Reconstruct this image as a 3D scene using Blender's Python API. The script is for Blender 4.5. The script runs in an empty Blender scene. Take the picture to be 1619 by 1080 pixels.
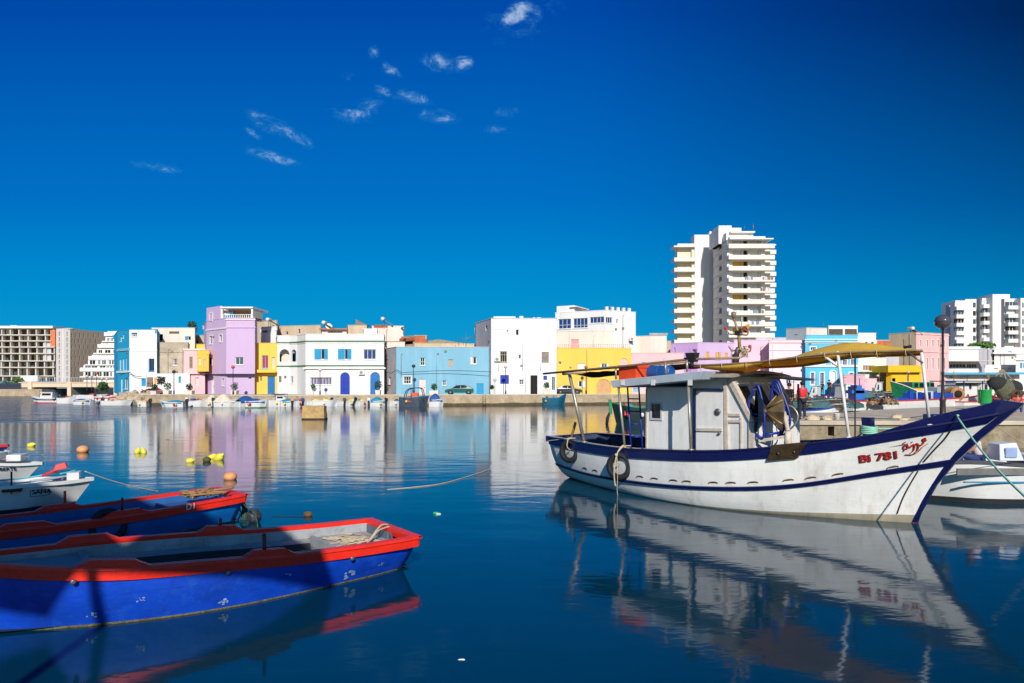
import bpy, bmesh, math, random
from math import sin, cos, pi, radians as R, atan2, hypot
from mathutils import Vector as V, Matrix, noise
random.seed(7)
C = bpy.context.scene.collection
# ---------------- camera, world, sun, exposure ----------------
F, CX, HY, H = 1079.0, 809.5, 604.0, 3.0      # focal length, centre column, horizon row (photo pixels), eye height (m)
cam = bpy.data.cameras.new('camera'); camo = bpy.data.objects.new('camera', cam); C.objects.link(camo)
camo.location = (0, 0, H); camo.rotation_euler = (R(90), 0, 0)
cam.sensor_width = 36; cam.lens = 36*F/1619; cam.shift_y = (HY-540)/1619; cam.clip_end = 6000; cam.clip_start = .1
bpy.context.scene.camera = camo
SUN_AZ, SUN_EL = R(6), R(30)
sd = V((sin(SUN_AZ)*cos(SUN_EL), -cos(SUN_AZ)*cos(SUN_EL), sin(SUN_EL)))
sun = bpy.data.lights.new('sun', 'SUN'); suno = bpy.data.objects.new('sun', sun); C.objects.link(suno)
sun.energy = 4.7; sun.angle = R(.5); sun.color = (1, .95, .88)
suno.rotation_euler = sd.to_track_quat('Z', 'Y').to_euler(); suno.location = (20, -40, 60)
sc = bpy.context.scene
sc.view_settings.view_transform = 'Standard'; sc.view_settings.look = 'None'; sc.view_settings.exposure = 0; sc.view_settings.gamma = 1
sc.cycles.use_denoising = True; sc.cycles.caustics_reflective = False; sc.cycles.max_bounces = 8
w = bpy.data.worlds.new('World'); sc.world = w; w.use_nodes = True
nt = w.node_tree; nt.nodes.clear(); N = nt.nodes.new; L = nt.links.new
def lin(c): return tuple(((x/255)/12.92 if x/255 <= .04045 else ((x/255+.055)/1.055)**2.4) for x in c)
def ramp(nt, fac, stops, interp='LINEAR'):
    r = nt.nodes.new('ShaderNodeValToRGB'); r.color_ramp.interpolation = interp
    e = r.color_ramp.elements
    while len(e) > 1: e.remove(e[0])
    e[0].position = stops[0][0]; e[0].color = (*stops[0][1], 1)
    for p, c in stops[1:]:
        x = e.new(p); x.color = (*c, 1)
    nt.links.new(fac, r.inputs[0]); return r.outputs[0]
def math_n(nt, op, a, b=None, clamp=False):
    m = nt.nodes.new('ShaderNodeMath'); m.operation = op; m.use_clamp = clamp
    for i, x in enumerate((a, b)):
        if x is None: continue
        if isinstance(x, (int, float)): m.inputs[i].default_value = x
        else: nt.links.new(x, m.inputs[i])
    return m.outputs[0]
def mixc(nt, fac, a, b, mode='MIX'):
    m = nt.nodes.new('ShaderNodeMix'); m.data_type = 'RGBA'; m.blend_type = mode
    for i, x in ((0, fac), (6, a), (7, b)):
        if isinstance(x, (int, float)): m.inputs[i].default_value = x
        elif isinstance(x, tuple): m.inputs[i].default_value = (*x, 1)
        else: nt.links.new(x, m.inputs[i])
    return m.outputs[2]
sky = N('ShaderNodeTexSky'); sky.sky_type = 'NISHITA'; sky.sun_disc = False
sky.sun_elevation = SUN_EL; sky.sun_rotation = pi-SUN_AZ; sky.air_density = 1.0; sky.dust_density = .2; sky.ozone_density = 4
tc = N('ShaderNodeTexCoord'); sep = N('ShaderNodeSeparateXYZ'); L(tc.outputs['Generated'], sep.inputs[0])
hs = N('ShaderNodeHueSaturation'); hs.inputs['Saturation'].default_value = 1.5; L(sky.outputs[0], hs.inputs['Color'])
# deep polarised blue of the air (scaled by elevation); the sky behind stays the plain Nishita one
el = sep.outputs[2]
yy = math_n(nt, 'MAXIMUM', sep.outputs[1], .35); tt = math_n(nt, 'DIVIDE', el, yy)
deep = ramp(nt, tt, [(0, lin((60, 164, 208))), (.05, lin((14, 154, 208))), (.14, lin((0, 141, 206))), (.265, lin((0, 113, 197))), (.54, lin((0, 75, 170))), (1.0, lin((0, 46, 120)))])
# the polariser darkens the sky towards the right
side = ramp(nt, math_n(nt, 'DIVIDE', sep.outputs[0], yy), [(0, (1, 1, 1)), (.12, (.92, .93, .95)), (.4, (.56, .58, .6)), (.75, (.26, .28, .26))])
hi = ramp(nt, tt, [(.0, (.1, .1, .1)), (.54, (1, 1, 1))])
deep = mixc(nt, hi, deep, mixc(nt, 1.0, deep, side, 'MULTIPLY'))
lum = N('ShaderNodeVectorMath'); lum.operation = 'SCALE'; lum.inputs['Scale'].default_value = 10.0; L(deep, lum.inputs[0])
front = math_n(nt, 'MULTIPLY_ADD', sep.outputs[1], 2.0, True); nt.nodes[-1].inputs[2].default_value = .35
skyc = mixc(nt, front, hs.outputs[0], lum.outputs[0])
# small wispy clouds at their bearings
mp = N('ShaderNodeMapping'); mp.inputs['Scale'].default_value = (34, 34, 56); L(tc.outputs['Generated'], mp.inputs[0])
cn = N('ShaderNodeTexNoise'); cn.inputs['Scale'].default_value = 1.0; cn.inputs['Detail'].default_value = 10; cn.inputs['Roughness'].default_value = .74; cn.inputs['Distortion'].default_value = .5
L(mp.outputs[0], cn.inputs['Vector'])
tot = None
for (px, py, rx, ry, tilt, a) in [(818, 20, 20, 11, -.5, 1.0), (703, 99, 38, 14, -.05, 1.1), (735, 98, 12, 9, 0, 1.1), (585, 168, 20, 12, -.3, 1.2), (549, 183, 34, 10, .1, 1.05), (602, 143, 14, 8, .4, 1.0),
        (446, 208, 48, 13, .42, 1.2), (400, 211, 14, 5, .5, .95), (248, 263, 36, 7, .02, 1.1), (591, 83, 9, 10, 0, .9), (620, 112, 18, 9, .6, .78), (648, 153, 34, 9, .15, .8), (696, 184, 36, 10, .1, .78),
        (800, 176, 22, 8, 0, .72), (548, 122, 12, 8, -.5, .7), (430, 248, 46, 8, .2, .7), (786, 205, 26, 6, 0, .68), (826, 30, 56, 28, -.3, .62)]:
    X_, Z_ = (px-CX)/F, (HY-py)/F
    dd = V((X_, 1, Z_)).normalized()
    ux = V((1, -X_, 0)).normalized(); uz = dd.cross(ux); uz = uz if uz.z > 0 else -uz
    ct, st = cos(-tilt), sin(-tilt); e1 = ux*ct+uz*st; e2 = uz*ct-ux*st
    def dotn(v, s):
        n = N('ShaderNodeVectorMath'); n.operation = 'DOT_PRODUCT'; n.inputs[1].default_value = v*s; L(tc.outputs['Generated'], n.inputs[0]); return n.outputs['Value']
    q = dd.length_squared
    k1, k2 = dd.dot(e1), dd.dot(e2)
    a1 = math_n(nt, 'POWER', math_n(nt, 'ABSOLUTE', math_n(nt, 'SUBTRACT', dotn(e1, F/rx*.8), k1*F/rx*.8)), 2.0)
    a2 = math_n(nt, 'POWER', math_n(nt, 'ABSOLUTE', math_n(nt, 'SUBTRACT', dotn(e2, F/ry*.75), k2*F/ry*.75)), 2.0)
    g = math_n(nt, 'MULTIPLY', math_n(nt, 'SUBTRACT', 1.0, math_n(nt, 'ADD', a1, a2), True), (a if a > .9 else a+.14)*.50)
    tot = g if tot is None else math_n(nt, 'ADD', tot, g)
cl = math_n(nt, 'ADD', tot, math_n(nt, 'MULTIPLY', math_n(nt, 'SUBTRACT', cn.outputs[0], .56), 2.6))
cl = math_n(nt, 'MULTIPLY', cl, math_n(nt, 'MULTIPLY', tot, 3.0, True))
clf = ramp(nt, cl, [(.0, (0, 0, 0)), (.3, (.15, .15, .15)), (.5, (.5, .5, .5)), (.8, (.9, .9, .9))])
skyc = mixc(nt, clf, skyc, mixc(nt, clf, tuple(10*x for x in lin((40, 150, 205))), tuple(10*x for x in lin((178, 194, 228)))))
bg = N('ShaderNodeBackground'); bg.inputs[1].default_value = .1; L(skyc, bg.inputs[0])
wo = N('ShaderNodeOutputWorld'); L(bg.outputs[0], wo.inputs[0])
w.cycles.sampling_method = 'AUTOMATIC'

# ---------------- helpers ----------------
MATS = {}
def mat(name, rgb, rough=.6, var=.12, scale=3.0, bump=.0, bscale=30, metal=0, dirt=None, dirtamt=.3, spec=.5, streak=False, coat=0, emis=None, joints=0, planks=0):
    if name in MATS: return MATS[name]
    m = bpy.data.materials.new(name); m.use_nodes = True; t = m.node_tree; b = t.nodes['Principled BSDF']
    c = lin(rgb); tcn = t.nodes.new('ShaderNodeTexCoord')
    src = tcn.outputs['Object']
    n = t.nodes.new('ShaderNodeTexNoise'); n.inputs['Scale'].default_value = scale; n.inputs['Detail'].default_value = 6; n.inputs['Roughness'].default_value = .65
    if streak:
        mp = t.nodes.new('ShaderNodeMapping'); mp.inputs['Scale'].default_value = (1, 1, .18); t.links.new(src, mp.inputs[0]); t.links.new(mp.outputs[0], n.inputs['Vector'])
    else: t.links.new(src, n.inputs['Vector'])
    lo = tuple(x*(1-var*1.6) for x in c); hi_ = tuple(min(1, x*(1+var)) for x in c)
    col = ramp(t, n.outputs[0], [(.3, lo), (.7, hi_)])
    if dirt:
        n2 = t.nodes.new('ShaderNodeTexNoise'); n2.inputs['Scale'].default_value = scale*2.7; n2.inputs['Detail'].default_value = 8; n2.inputs['Roughness'].default_value = .75
        t.links.new(mp.outputs[0] if streak else src, n2.inputs['Vector'])
        f = ramp(t, n2.outputs[0], [(.52, (0, 0, 0)), (.72, (1, 1, 1))])
        fm = math_n(t, 'MULTIPLY', f, dirtamt)
        col = mixc(t, fm, col, lin(dirt))
    t.links.new(col, b.inputs['Base Color'])
    b.inputs['Roughness'].default_value = rough; b.inputs['Metallic'].default_value = metal; b.inputs['Specular IOR Level'].default_value = spec
    b.inputs['Coat Weight'].default_value = coat
    if bump:
        nb = t.nodes.new('ShaderNodeTexNoise'); nb.inputs['Scale'].default_value = bscale; nb.inputs['Detail'].default_value = 5; t.links.new(src, nb.inputs['Vector'])
        bp = t.nodes.new('ShaderNodeBump'); bp.inputs['Strength'].default_value = bump; bp.inputs['Distance'].default_value = .02
        t.links.new(nb.outputs[0], bp.inputs['Height']); t.links.new(bp.outputs[0], b.inputs['Normal'])
    if joints:
        vo = t.nodes.new('ShaderNodeTexVoronoi'); vo.feature = 'DISTANCE_TO_EDGE'; vo.inputs['Scale'].default_value = joints; mj = t.nodes.new('ShaderNodeMapping'); mj.inputs['Scale'].default_value = (1, 1, 1.7); t.links.new(src, mj.inputs[0]); t.links.new(mj.outputs[0], vo.inputs['Vector'])
        jf = ramp(t, vo.outputs['Distance'], [(.0, (.72, .72, .72)), (.05, (1, 1, 1))]); cj = mixc(t, 1.0, col, jf, 'MULTIPLY'); t.links.new(cj, b.inputs['Base Color'])
    if planks:
        wv = t.nodes.new('ShaderNodeTexWave'); wv.bands_direction = 'Z'; wv.wave_profile = 'SAW'; wv.inputs['Scale'].default_value = planks; wv.inputs['Distortion'].default_value = 1.2; wv.inputs['Detail'].default_value = 2; wv.inputs['Detail Scale'].default_value = .4; t.links.new(src, wv.inputs['Vector'])
        wr = ramp(t, wv.outputs['Color'], [(.0, (0, 0, 0)), (.06, (1, 1, 1))]); b2_ = t.nodes.new('ShaderNodeBump'); b2_.inputs['Strength'].default_value = .16; b2_.inputs['Distance'].default_value = .01; t.links.new(wr, b2_.inputs['Height'])
        if bump: t.links.new(bp.outputs[0], b2_.inputs['Normal'])
        t.links.new(b2_.outputs[0], b.inputs['Normal'])
    if emis: b.inputs['Emission Color'].default_value = (*lin(emis), 1); b.inputs['Emission Strength'].default_value = 1
    MATS[name] = m; return m
def px(x, y, Y): return V(((x-CX)/F*Y, Y, H-(y-HY)/F*Y))       # a bearing taken from the photo, at its real distance
def pw(x, y, z=0.0):
    Y = (H-z)*F/(y-HY); return V(((x-CX)/F*Y, Y, z))
def Zy(y, Y): return H-(y-HY)/F*Y
class MB:
    def __init__(s, M=None): s.bm = bmesh.new(); s.mats = []; s.M = M; s.smooth = False
    def mi(s, m):
        if m not in s.mats: s.mats.append(m)
        return s.mats.index(m)
    def v(s, p):
        p = V(p); return s.bm.verts.new(s.M @ p if s.M else p)
    def poly(s, pts, m=None):
        try: f = s.bm.faces.new([s.v(p) for p in pts]); f.material_index = s.mi(m); return f
        except Exception: return None
    def grid(s, rows, m=None, cu=False, cv=False, smooth=True, mf=None):
        vs = [[s.v(p) for p in r] for r in rows]; nr, nc = len(vs), len(vs[0])
        for i in range(nr if cu else nr-1):
            for j in range(nc if cv else nc-1):
                a, b, c, d = vs[i][j], vs[(i+1) % nr][j], vs[(i+1) % nr][(j+1) % nc], vs[i][(j+1) % nc]
                try:
                    f = s.bm.faces.new((a, b, c, d)); f.smooth = smooth; f.material_index = s.mi(mf(i, j) if mf else m)
                except Exception: pass
        return vs
    def box(s, a, b, m=None):
        (x0, y0, z0), (x1, y1, z1) = a, b
        p = [(x0, y0, z0), (x1, y0, z0), (x1, y1, z0), (x0, y1, z0), (x0, y0, z1), (x1, y0, z1), (x1, y1, z1), (x0, y1, z1)]
        s.hexa(p, m)
    def hexa(s, p, m=None):
        vs = [s.v(q) for q in p]; k = s.mi(m)
        for idx in ((0, 3, 2, 1), (4, 5, 6, 7), (0, 1, 5, 4), (1, 2, 6, 5), (2, 3, 7, 6), (3, 0, 4, 7)):
            f = s.bm.faces.new([vs[i] for i in idx]); f.material_index = k
    def beam(s, a, b, wd, ht, m=None, up=(0, 0, 1)):
        a, b = V(a), V(b); t = (b-a).normalized(); u = V(up); x = t.cross(u)
        if x.length < 1e-4: x = V((1, 0, 0))
        x.normalize(); u = x.cross(t); x *= wd/2; u *= ht/2
        s.hexa([a-x-u, b-x-u, b+x-u, a+x-u, a-x+u, b-x+u, b+x+u, a+x+u], m)
    def prism(s, pts, vec, m=None, smooth=False):
        a = [s.v(p) for p in pts]; b = [s.v(V(p)+V(vec)) for p in pts]; k = s.mi(m); n = len(a)
        try:
            f = s.bm.faces.new(a); f.material_index = k; f = s.bm.faces.new(list(reversed(b))); f.material_index = k
        except Exception: pass
        for i in range(n):
            f = s.bm.faces.new((a[i], b[i], b[(i+1) % n], a[(i+1) % n])); f.material_index = k; f.smooth = smooth
    def tube(s, pts, r, m=None, n=8, closed=False, caps=True):
        pts = [V(p) for p in pts]; np_ = len(pts); rs = r if isinstance(r, (list, tuple)) else [r]*np_
        rings = []; up = V((0, 0, 1)); prev = None
        for i, p in enumerate(pts):
            t = (pts[(i+1) % np_]-pts[i-1]) if closed else (pts[min(i+1, np_-1)]-pts[max(i-1, 0)])
            t = t.normalized() if t.length > 1e-9 else V((0, 0, 1))
            if prev is None: x = t.cross(up if abs(t.z) < .95 else V((1, 0, 0))).normalized()
            else: x = (prev-t*prev.dot(t)); x = x.normalized() if x.length > 1e-6 else t.cross(V((1, 0, 0))).normalized()
            prev = x; y = t.cross(x)
            rings.append([p+(x*cos(2*pi*k/n)+y*sin(2*pi*k/n))*rs[i] for k in range(n)])
        vs = s.grid(rings, m, cu=closed, cv=True)
        if not closed and caps:
            for r_ in (vs[0], list(reversed(vs[-1]))):
                try: f = s.bm.faces.new(r_); f.material_index = s.mi(m)
                except Exception: pass
    def lathe(s, prof, c=(0, 0, 0), axis='z', m=None, n=16, mf=None):
        rows = []
        for (r, h) in prof:
            row = []
            for k in range(n):
                a = 2*pi*k/n; p = {'z': (r*cos(a), r*sin(a), h), 'x': (h, r*cos(a), r*sin(a)), 'y': (r*cos(a), h, r*sin(a))}[axis]
                row.append(V(c)+V(p))
            rows.append(row)
        vs = s.grid(rows, m, cv=True, mf=mf)
        for r_, pr in ((vs[0], prof[0]), (vs[-1], prof[-1])):
            if pr[0] > 1e-4:
                try: f = s.bm.faces.new(r_); f.material_index = s.mi(m if m else mf(0, 0))
                except Exception: pass
    def sphere(s, c, r, m=None, n=12, sq=(1, 1, 1)):
        prof = [(max(r*sin(pi*i/n), 1e-4), -r*cos(pi*i/n)) for i in range(n+1)]
        rows = [[V(c)+V((a*cos(2*pi*k/n)*sq[0], a*sin(2*pi*k/n)*sq[1], h*sq[2])) for k in range(n)] for a, h in prof]
        s.grid(rows, m, cv=True)
    def build(s, name, m=None, parent=None, smooth=None, bevel=0, local=False, angle=None):
        bmesh.ops.remove_doubles(s.bm, verts=s.bm.verts, dist=1e-5)
        bmesh.ops.recalc_face_normals(s.bm, faces=s.bm.faces)
        me = bpy.data.meshes.new(name)
        off = None
        if parent is not None and not local:
            s.bm.transform(RM[parent.name].inverted())
        elif parent is None and not local:
            xs = [v.co for v in s.bm.verts]
            off = V(((min(p.x for p in xs)+max(p.x for p in xs))/2, (min(p.y for p in xs)+max(p.y for p in xs))/2, min(p.z for p in xs)))
            s.bm.transform(Matrix.Translation(-off))
        s.bm.to_mesh(me); s.bm.free()
        first = m or next((x for x in s.mats if x), None)
        for x in (s.mats or [m]): me.materials.append(x or first)
        if smooth is not None:
            for p in me.polygons: p.use_smooth = smooth
        o = bpy.data.objects.new(name, me); C.objects.link(o)
        if off is not None: o.location = off; RM[o.name] = Matrix.Translation(off)
        if parent is not None: o.parent = parent; RM[o.name] = RM.get(parent.name, Matrix())
        if bevel:
            b = o.modifiers.new('bevel', 'BEVEL'); b.width = bevel; b.segments = 2; b.limit_method = 'ANGLE'; b.angle_limit = R(40)
        return o
RM = {}
def tag(o, label=None, cat=None, group=None, kind=None):
    if label: o['label'] = label
    if cat: o['category'] = cat
    if group: o['group'] = group
    if kind: o['kind'] = kind
    return o
def thing(name, label, cat, loc=(0, 0, 0), rz=0, group=None):
    o = bpy.data.objects.new(name, None); C.objects.link(o); o.empty_display_size = .2
    o.location = loc; o.rotation_euler = (0, 0, rz); RM[o.name] = Matrix.Translation(V(loc)) @ Matrix.Rotation(rz, 4, 'Z')
    return tag(o, label, cat, group)
def dup(root, loc, rz=None, label=None, scale=None):
    r = root.copy(); C.objects.link(r); r.location = loc
    if rz is not None: r.rotation_euler = (0, 0, rz)
    if scale: r.scale = (scale,)*3
    if label: r['label'] = label
    def rec(a, b):
        for ch in a.children:
            c = ch.copy(); C.objects.link(c); c.parent = b; rec(ch, c)
    rec(root, r); return r
def catmull(pts, n=8, closed=False):
    pts = [V(p) for p in pts]; out = []; m = len(pts)
    for i in range(m if closed else m-1):
        p0 = pts[i-1] if (closed or i > 0) else pts[0]; p1 = pts[i]; p2 = pts[(i+1) % m]; p3 = pts[(i+2) % m] if (closed or i+2 < m) else pts[-1]
        for k in range(n):
            t = k/n; out.append(.5*((2*p1)+(p2-p0)*t+(2*p0-5*p1+4*p2-p3)*t*t+(3*p1-p0-3*p2+p3)*t**3))
    if not closed: out.append(pts[-1])
    return out
def tab(T, s, k):
    """smooth interpolation in a table of rows (s, a, b, ...)"""
    if s <= T[0][0]: return T[0][k]
    if s >= T[-1][0]: return T[-1][k]
    for i in range(len(T)-1):
        if T[i][0] <= s <= T[i+1][0]: break
    x0, x1 = T[i][0], T[i+1][0]; t = (s-x0)/(x1-x0); y0, y1 = T[i][k], T[i+1][k]
    m0 = (y1-T[i-1][k])/(x1-T[i-1][0]) if i > 0 else (y1-y0)/(x1-x0)
    m1 = (T[i+2][k]-y0)/(T[i+2][0]-x0) if i+2 < len(T) else (y1-y0)/(x1-x0)
    h = x1-x0; t2, t3 = t*t, t**3
    return (2*t3-3*t2+1)*y0+(t3-2*t2+t)*h*m0+(-2*t3+3*t2)*y1+(t3-t2)*h*m1
CR = {'1': (0, 480, 6.0), '2': (170, 470, 5.685), '3': (390, 490, 5.996), '4': (600, 480, 5.397), '5': (860, 470, 5.686), '6': (1040, 340, 4.695),
      '7': (1040, 500, 6.476), '8': (1230, 450, 4.696), '9': (1390, 450, 4.694), 'A': (850, 540, 3.484), 'B': (1200, 560, 3.723), 'P': (0, 0, 1)}
def cr(k, x, y):
    o = CR[k]; return (o[0]+x/o[2], o[1]+y/o[2])
# shared materials
white = mat('white_render', (230, 227, 222), .8, .06, .35, .25, 5, dirt=(176, 168, 156), dirtamt=.4, streak=True)
offwhite = mat('offwhite_render', (222, 210, 195), .8, .07, .3, .15, 8, dirt=(165, 150, 130), dirtamt=.35, streak=True)
beige = mat('bare_beige_render', (200, 178, 148), .9, .14, .4, .3, 6, dirt=(140, 122, 100), dirtamt=.5, streak=True)
conc = mat('weathered_concrete', (188, 172, 150), .9, .18, .8, .4, 10, dirt=(110, 98, 84), dirtamt=.5)
brick = mat('red_brick', (188, 104, 68), .9, .2, 2, .3, 10, dirt=(150, 80, 50), dirtamt=.5)
glass = mat('dark_glass', (28, 34, 42), .12, .3, 1.5)
bglass = mat('blue_glass', (30, 60, 120), .1, .2, 1.5)
frame_w = mat('white_frame', (225, 222, 215), .6, .04)
frame_g = mat('grey_frame', (150, 145, 135), .6, .1)
woodbr = mat('brown_wood', (150, 125, 100), .8, .2, 4)
dark = mat('dark_interior', (30, 27, 25), .9, .2)
black = mat('black_rubber', (30, 30, 33), .75, .2, 8, .3, 60)
steel = mat('dull_steel', (120, 118, 112), .45, .15, 8, metal=.6)
lampmetal = mat('dark_lamp_metal', (52, 50, 50), .45, .15, 12, metal=.5)
# ---------------- setting: water, land ----------------
def water_mat():
    m = bpy.data.materials.new('harbour_water'); m.use_nodes = True; t = m.node_tree; b = t.nodes['Principled BSDF']
    b.inputs['Base Color'].default_value = (.0004, .034, .062, 1); b.inputs['IOR'].default_value = 1.5
    tcn = t.nodes.new('ShaderNodeTexCoord')
    def nz(scale, sc3, det=3, rough=.5, dist=0):
        mp = t.nodes.new('ShaderNodeMapping'); mp.inputs['Scale'].default_value = sc3; t.links.new(tcn.outputs['Object'], mp.inputs[0])
        n = t.nodes.new('ShaderNodeTexNoise'); n.inputs['Scale'].default_value = scale; n.inputs['Detail'].default_value = det; n.inputs['Roughness'].default_value = rough; n.inputs['Distortion'].default_value = dist
        t.links.new(mp.outputs[0], n.inputs['Vector']); return n.outputs[0]
    big = nz(.07, (.35, 1, 1), 3, .6)                 # patches of breeze
    sepn = t.nodes.new('ShaderNodeSeparateXYZ'); t.links.new(tcn.outputs['Object'], sepn.inputs[0])
    far = t.nodes.new('ShaderNodeMapRange'); far.inputs[1].default_value = 12; far.inputs[2].default_value = 34; t.links.new(sepn.outputs[1], far.inputs[0])
    rr = ramp(t, big, [(.35, (.0, .0, .0)), (.65, (1, 1, 1))])
    # sheltered and smooth by the near quay, a light ripple farther out
    rgh = math_n(t, 'ADD', math_n(t, 'MULTIPLY', math_n(t, 'MULTIPLY_ADD', rr, .08), far.outputs[0]), .06)
    t.nodes[-3].inputs[2].default_value = .1 if False else 0
    base = t.nodes.new('ShaderNodeMapRange'); base.inputs[3].default_value = .06; base.inputs[4].default_value = .085; t.links.new(far.outputs[0], base.inputs[0])
    rough = math_n(t, 'ADD', base.outputs[0], math_n(t, 'MULTIPLY', rr, .015))
    t.links.new(rough, b.inputs['Roughness'])
    h1 = nz(2.2, (.5, 1, 1), 3, .55, .3); h2 = nz(.6, (.5, 1, 1), 2, .5); h3 = nz(9, (.5, 1, 1), 2, .5)
    hh = math_n(t, 'ADD', math_n(t, 'ADD', math_n(t, 'MULTIPLY', h1, .35), h2), math_n(t, 'MULTIPLY', h3, .05))
    bp = t.nodes.new('ShaderNodeBump')
    wx = t.nodes.new('ShaderNodeMapRange'); wx.inputs[1].default_value = -30; wx.inputs[2].default_value = -38; t.links.new(sepn.outputs[0], wx.inputs[0])
    wy = t.nodes.new('ShaderNodeMapRange'); wy.inputs[1].default_value = 49; wy.inputs[2].default_value = 55; t.links.new(sepn.outputs[1], wy.inputs[0])
    wind = math_n(t, 'MULTIPLY', wx.outputs[0], wy.outputs[0])      # a breezy patch under the canal mouth
    st_ = math_n(t, 'ADD', math_n(t, 'MULTIPLY', rr, .22), math_n(t, 'MULTIPLY', wind, 1.7)); st_ = math_n(t, 'ADD', st_, .22); t.links.new(st_, bp.inputs['Strength']); bp.inputs['Distance'].default_value = .042
    hh = math_n(t, 'MULTIPLY', hh, math_n(t, 'ADD', math_n(t, 'ADD', math_n(t, 'MULTIPLY', wind, 9.0), math_n(t, 'MULTIPLY', math_n(t, 'MULTIPLY', rr, far.outputs[0]), .3)), 1.0)); t.links.new(hh, bp.inputs['Height']); t.links.new(bp.outputs[0], b.inputs['Normal'])
    return m
mb = MB(); mb.poly([(-1500, -60, 0), (1500, -60, 0), (1500, 400, 0), (-1500, 400, 0)])
o = mb.build('water', water_mat()); o.location.z = 0; tag(o, kind='structure')
# the object origin of the water is shifted; its shader reads object space, keep it at the world origin
off = o.location.copy(); o.data.transform(Matrix.Translation(off)); o.location = (0, 0, 0)
paving = mat('quay_paving', (176, 160, 138), .9, .15, .5, .3, 8, dirt=(120, 105, 88), dirtamt=.4)
quaywall = mat('quay_wall_stone', (186, 164, 134), .95, .2, .8, .5, 6, dirt=(95, 80, 62), dirtamt=.6, joints=2.0)
def slab(name, poly, z, wallm, topm, coping=True):
    """land with a vertical quay face; returns nothing"""
    mb = MB(); mb.poly([(x, y, z) for x, y in poly], topm)
    n = len(poly)
    for i in range(n):
        a, b = poly[i], poly[(i+1) % n]
        mb.poly([(a[0], a[1], z), (b[0], b[1], z), (b[0], b[1], -2), (a[0], a[1], -2)], wallm)
    o = mb.build(name, None); return tag(o, kind='structure')
xq = lambda p, Y: (p-CX)/F*Y
QZ = 1.3
quay_front = [(xq(196, 90), 90), (xq(300, 86), 86), (xq(430, 84), 84), (xq(640, 86), 86), (xq(760, 87), 87), (xq(1000, 92), 92), (xq(1250, 100), 100), (xq(1650, 104), 104), (400, 112)]
slab('quay', quay_front+[(3000, 120), (3000, 3500), (-3000, 3500), (-3000, 245), (-62, 245), (-58, 150)], QZ, quaywall, paving)
slab('canal_bank', [(-400, 147), (xq(66, 147), 147), (xq(66, 147)-2, 244.6), (-400, 244.6)], 1.45, quaywall, paving)
# low kerb stones along the quay edge
kerb = mat('kerb_stone', (205, 190, 165), .9, .12, 1.5, .3, 10)
mb = MB()
for a, b in zip(quay_front[:-1], quay_front[1:]):
    mb.beam((a[0], a[1]+.22, QZ+.06), (b[0], b[1]+.22, QZ+.06), .5, .13)
tag(mb.build('quay_kerb', kerb), kind='structure')
mb = MB()                                               # dark weed along the tide line of the quay wall
for a, b in zip(quay_front[:-1], quay_front[1:]):
    n_ = 14
    for i in range(n_):
        p, q = V(a).lerp(V(b), i/n_), V(a).lerp(V(b), (i+1)/n_); h1, h2 = .3+.12*noise.noise(V((p.x, 0, 0))), .3+.12*noise.noise(V((q.x, 0, 0)))
        mb.hexa([(p.x, p.y-.03, -.3), (q.x, q.y-.03, -.3), (q.x, q.y+.1, -.3), (p.x, p.y+.1, -.3), (p.x, p.y-.03, h1), (q.x, q.y-.03, h2), (q.x, q.y+.1, h2), (p.x, p.y+.1, h1)])
tag(mb.build('tide_line', mat('tide_weed', (92, 78, 52), .9, .3, 2, .4, 8)), kind='structure')
# the road between quay and houses
mb = MB()
asph = mat('asphalt', (88, 84, 80), .9, .15, .7, .2, 20)
rd = [(x, y+4.5) for x, y in quay_front[:-1]]; rd2 = [(x, y+9.0) for x, y in quay_front[:-1]]
for i in range(len(rd)-1): mb.poly([(*rd[i], QZ+.004), (*rd[i+1], QZ+.004), (*rd2[i+1], QZ+.004), (*rd2[i], QZ+.004)])
tag(mb.build('road', asph), kind='structure')
# the pier of concrete, right
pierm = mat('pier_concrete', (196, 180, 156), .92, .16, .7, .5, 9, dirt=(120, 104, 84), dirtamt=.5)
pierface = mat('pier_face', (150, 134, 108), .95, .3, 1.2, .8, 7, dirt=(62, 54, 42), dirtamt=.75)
PZ = 1.2
pier = [(xq(1215, 31), 31), (60, 31), (60, 64), (xq(1600, 58), 58), (xq(1500, 50), 50), (xq(1330, 42), 42), (xq(1215, 38.5), 38.5)]
mb = MB(); mb.poly([(x, y, PZ) for x, y in pier], pierm); n = len(pier)
# front face with square drain openings left in it
HX = [xq(1309, 31), xq(1319, 31)]
x0, x1 = pier[0][0], pier[1][0]
for (a, b, c, d) in [(x0, HX[0], -2, PZ), (HX[1], x1, -2, PZ), (HX[0], HX[1], -2, .55), (HX[0], HX[1], .98, PZ)]:
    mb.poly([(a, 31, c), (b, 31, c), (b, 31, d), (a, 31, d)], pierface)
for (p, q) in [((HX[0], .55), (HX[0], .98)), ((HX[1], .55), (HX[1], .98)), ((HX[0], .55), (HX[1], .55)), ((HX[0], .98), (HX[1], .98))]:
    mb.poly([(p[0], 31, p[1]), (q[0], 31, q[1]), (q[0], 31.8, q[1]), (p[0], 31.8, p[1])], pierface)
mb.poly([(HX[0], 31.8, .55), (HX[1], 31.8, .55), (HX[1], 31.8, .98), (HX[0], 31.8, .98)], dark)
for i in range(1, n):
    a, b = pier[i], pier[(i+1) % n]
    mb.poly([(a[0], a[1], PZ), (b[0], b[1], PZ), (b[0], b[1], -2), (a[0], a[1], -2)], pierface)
tag(mb.build('pier', None), kind='structure')
mb = MB(); mb.box((x0-.05, 30.9, PZ-.16), (x1, 31.35, PZ+.035)); tag(mb.build('pier_coping', pierm, bevel=.03), kind='structure')
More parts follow.
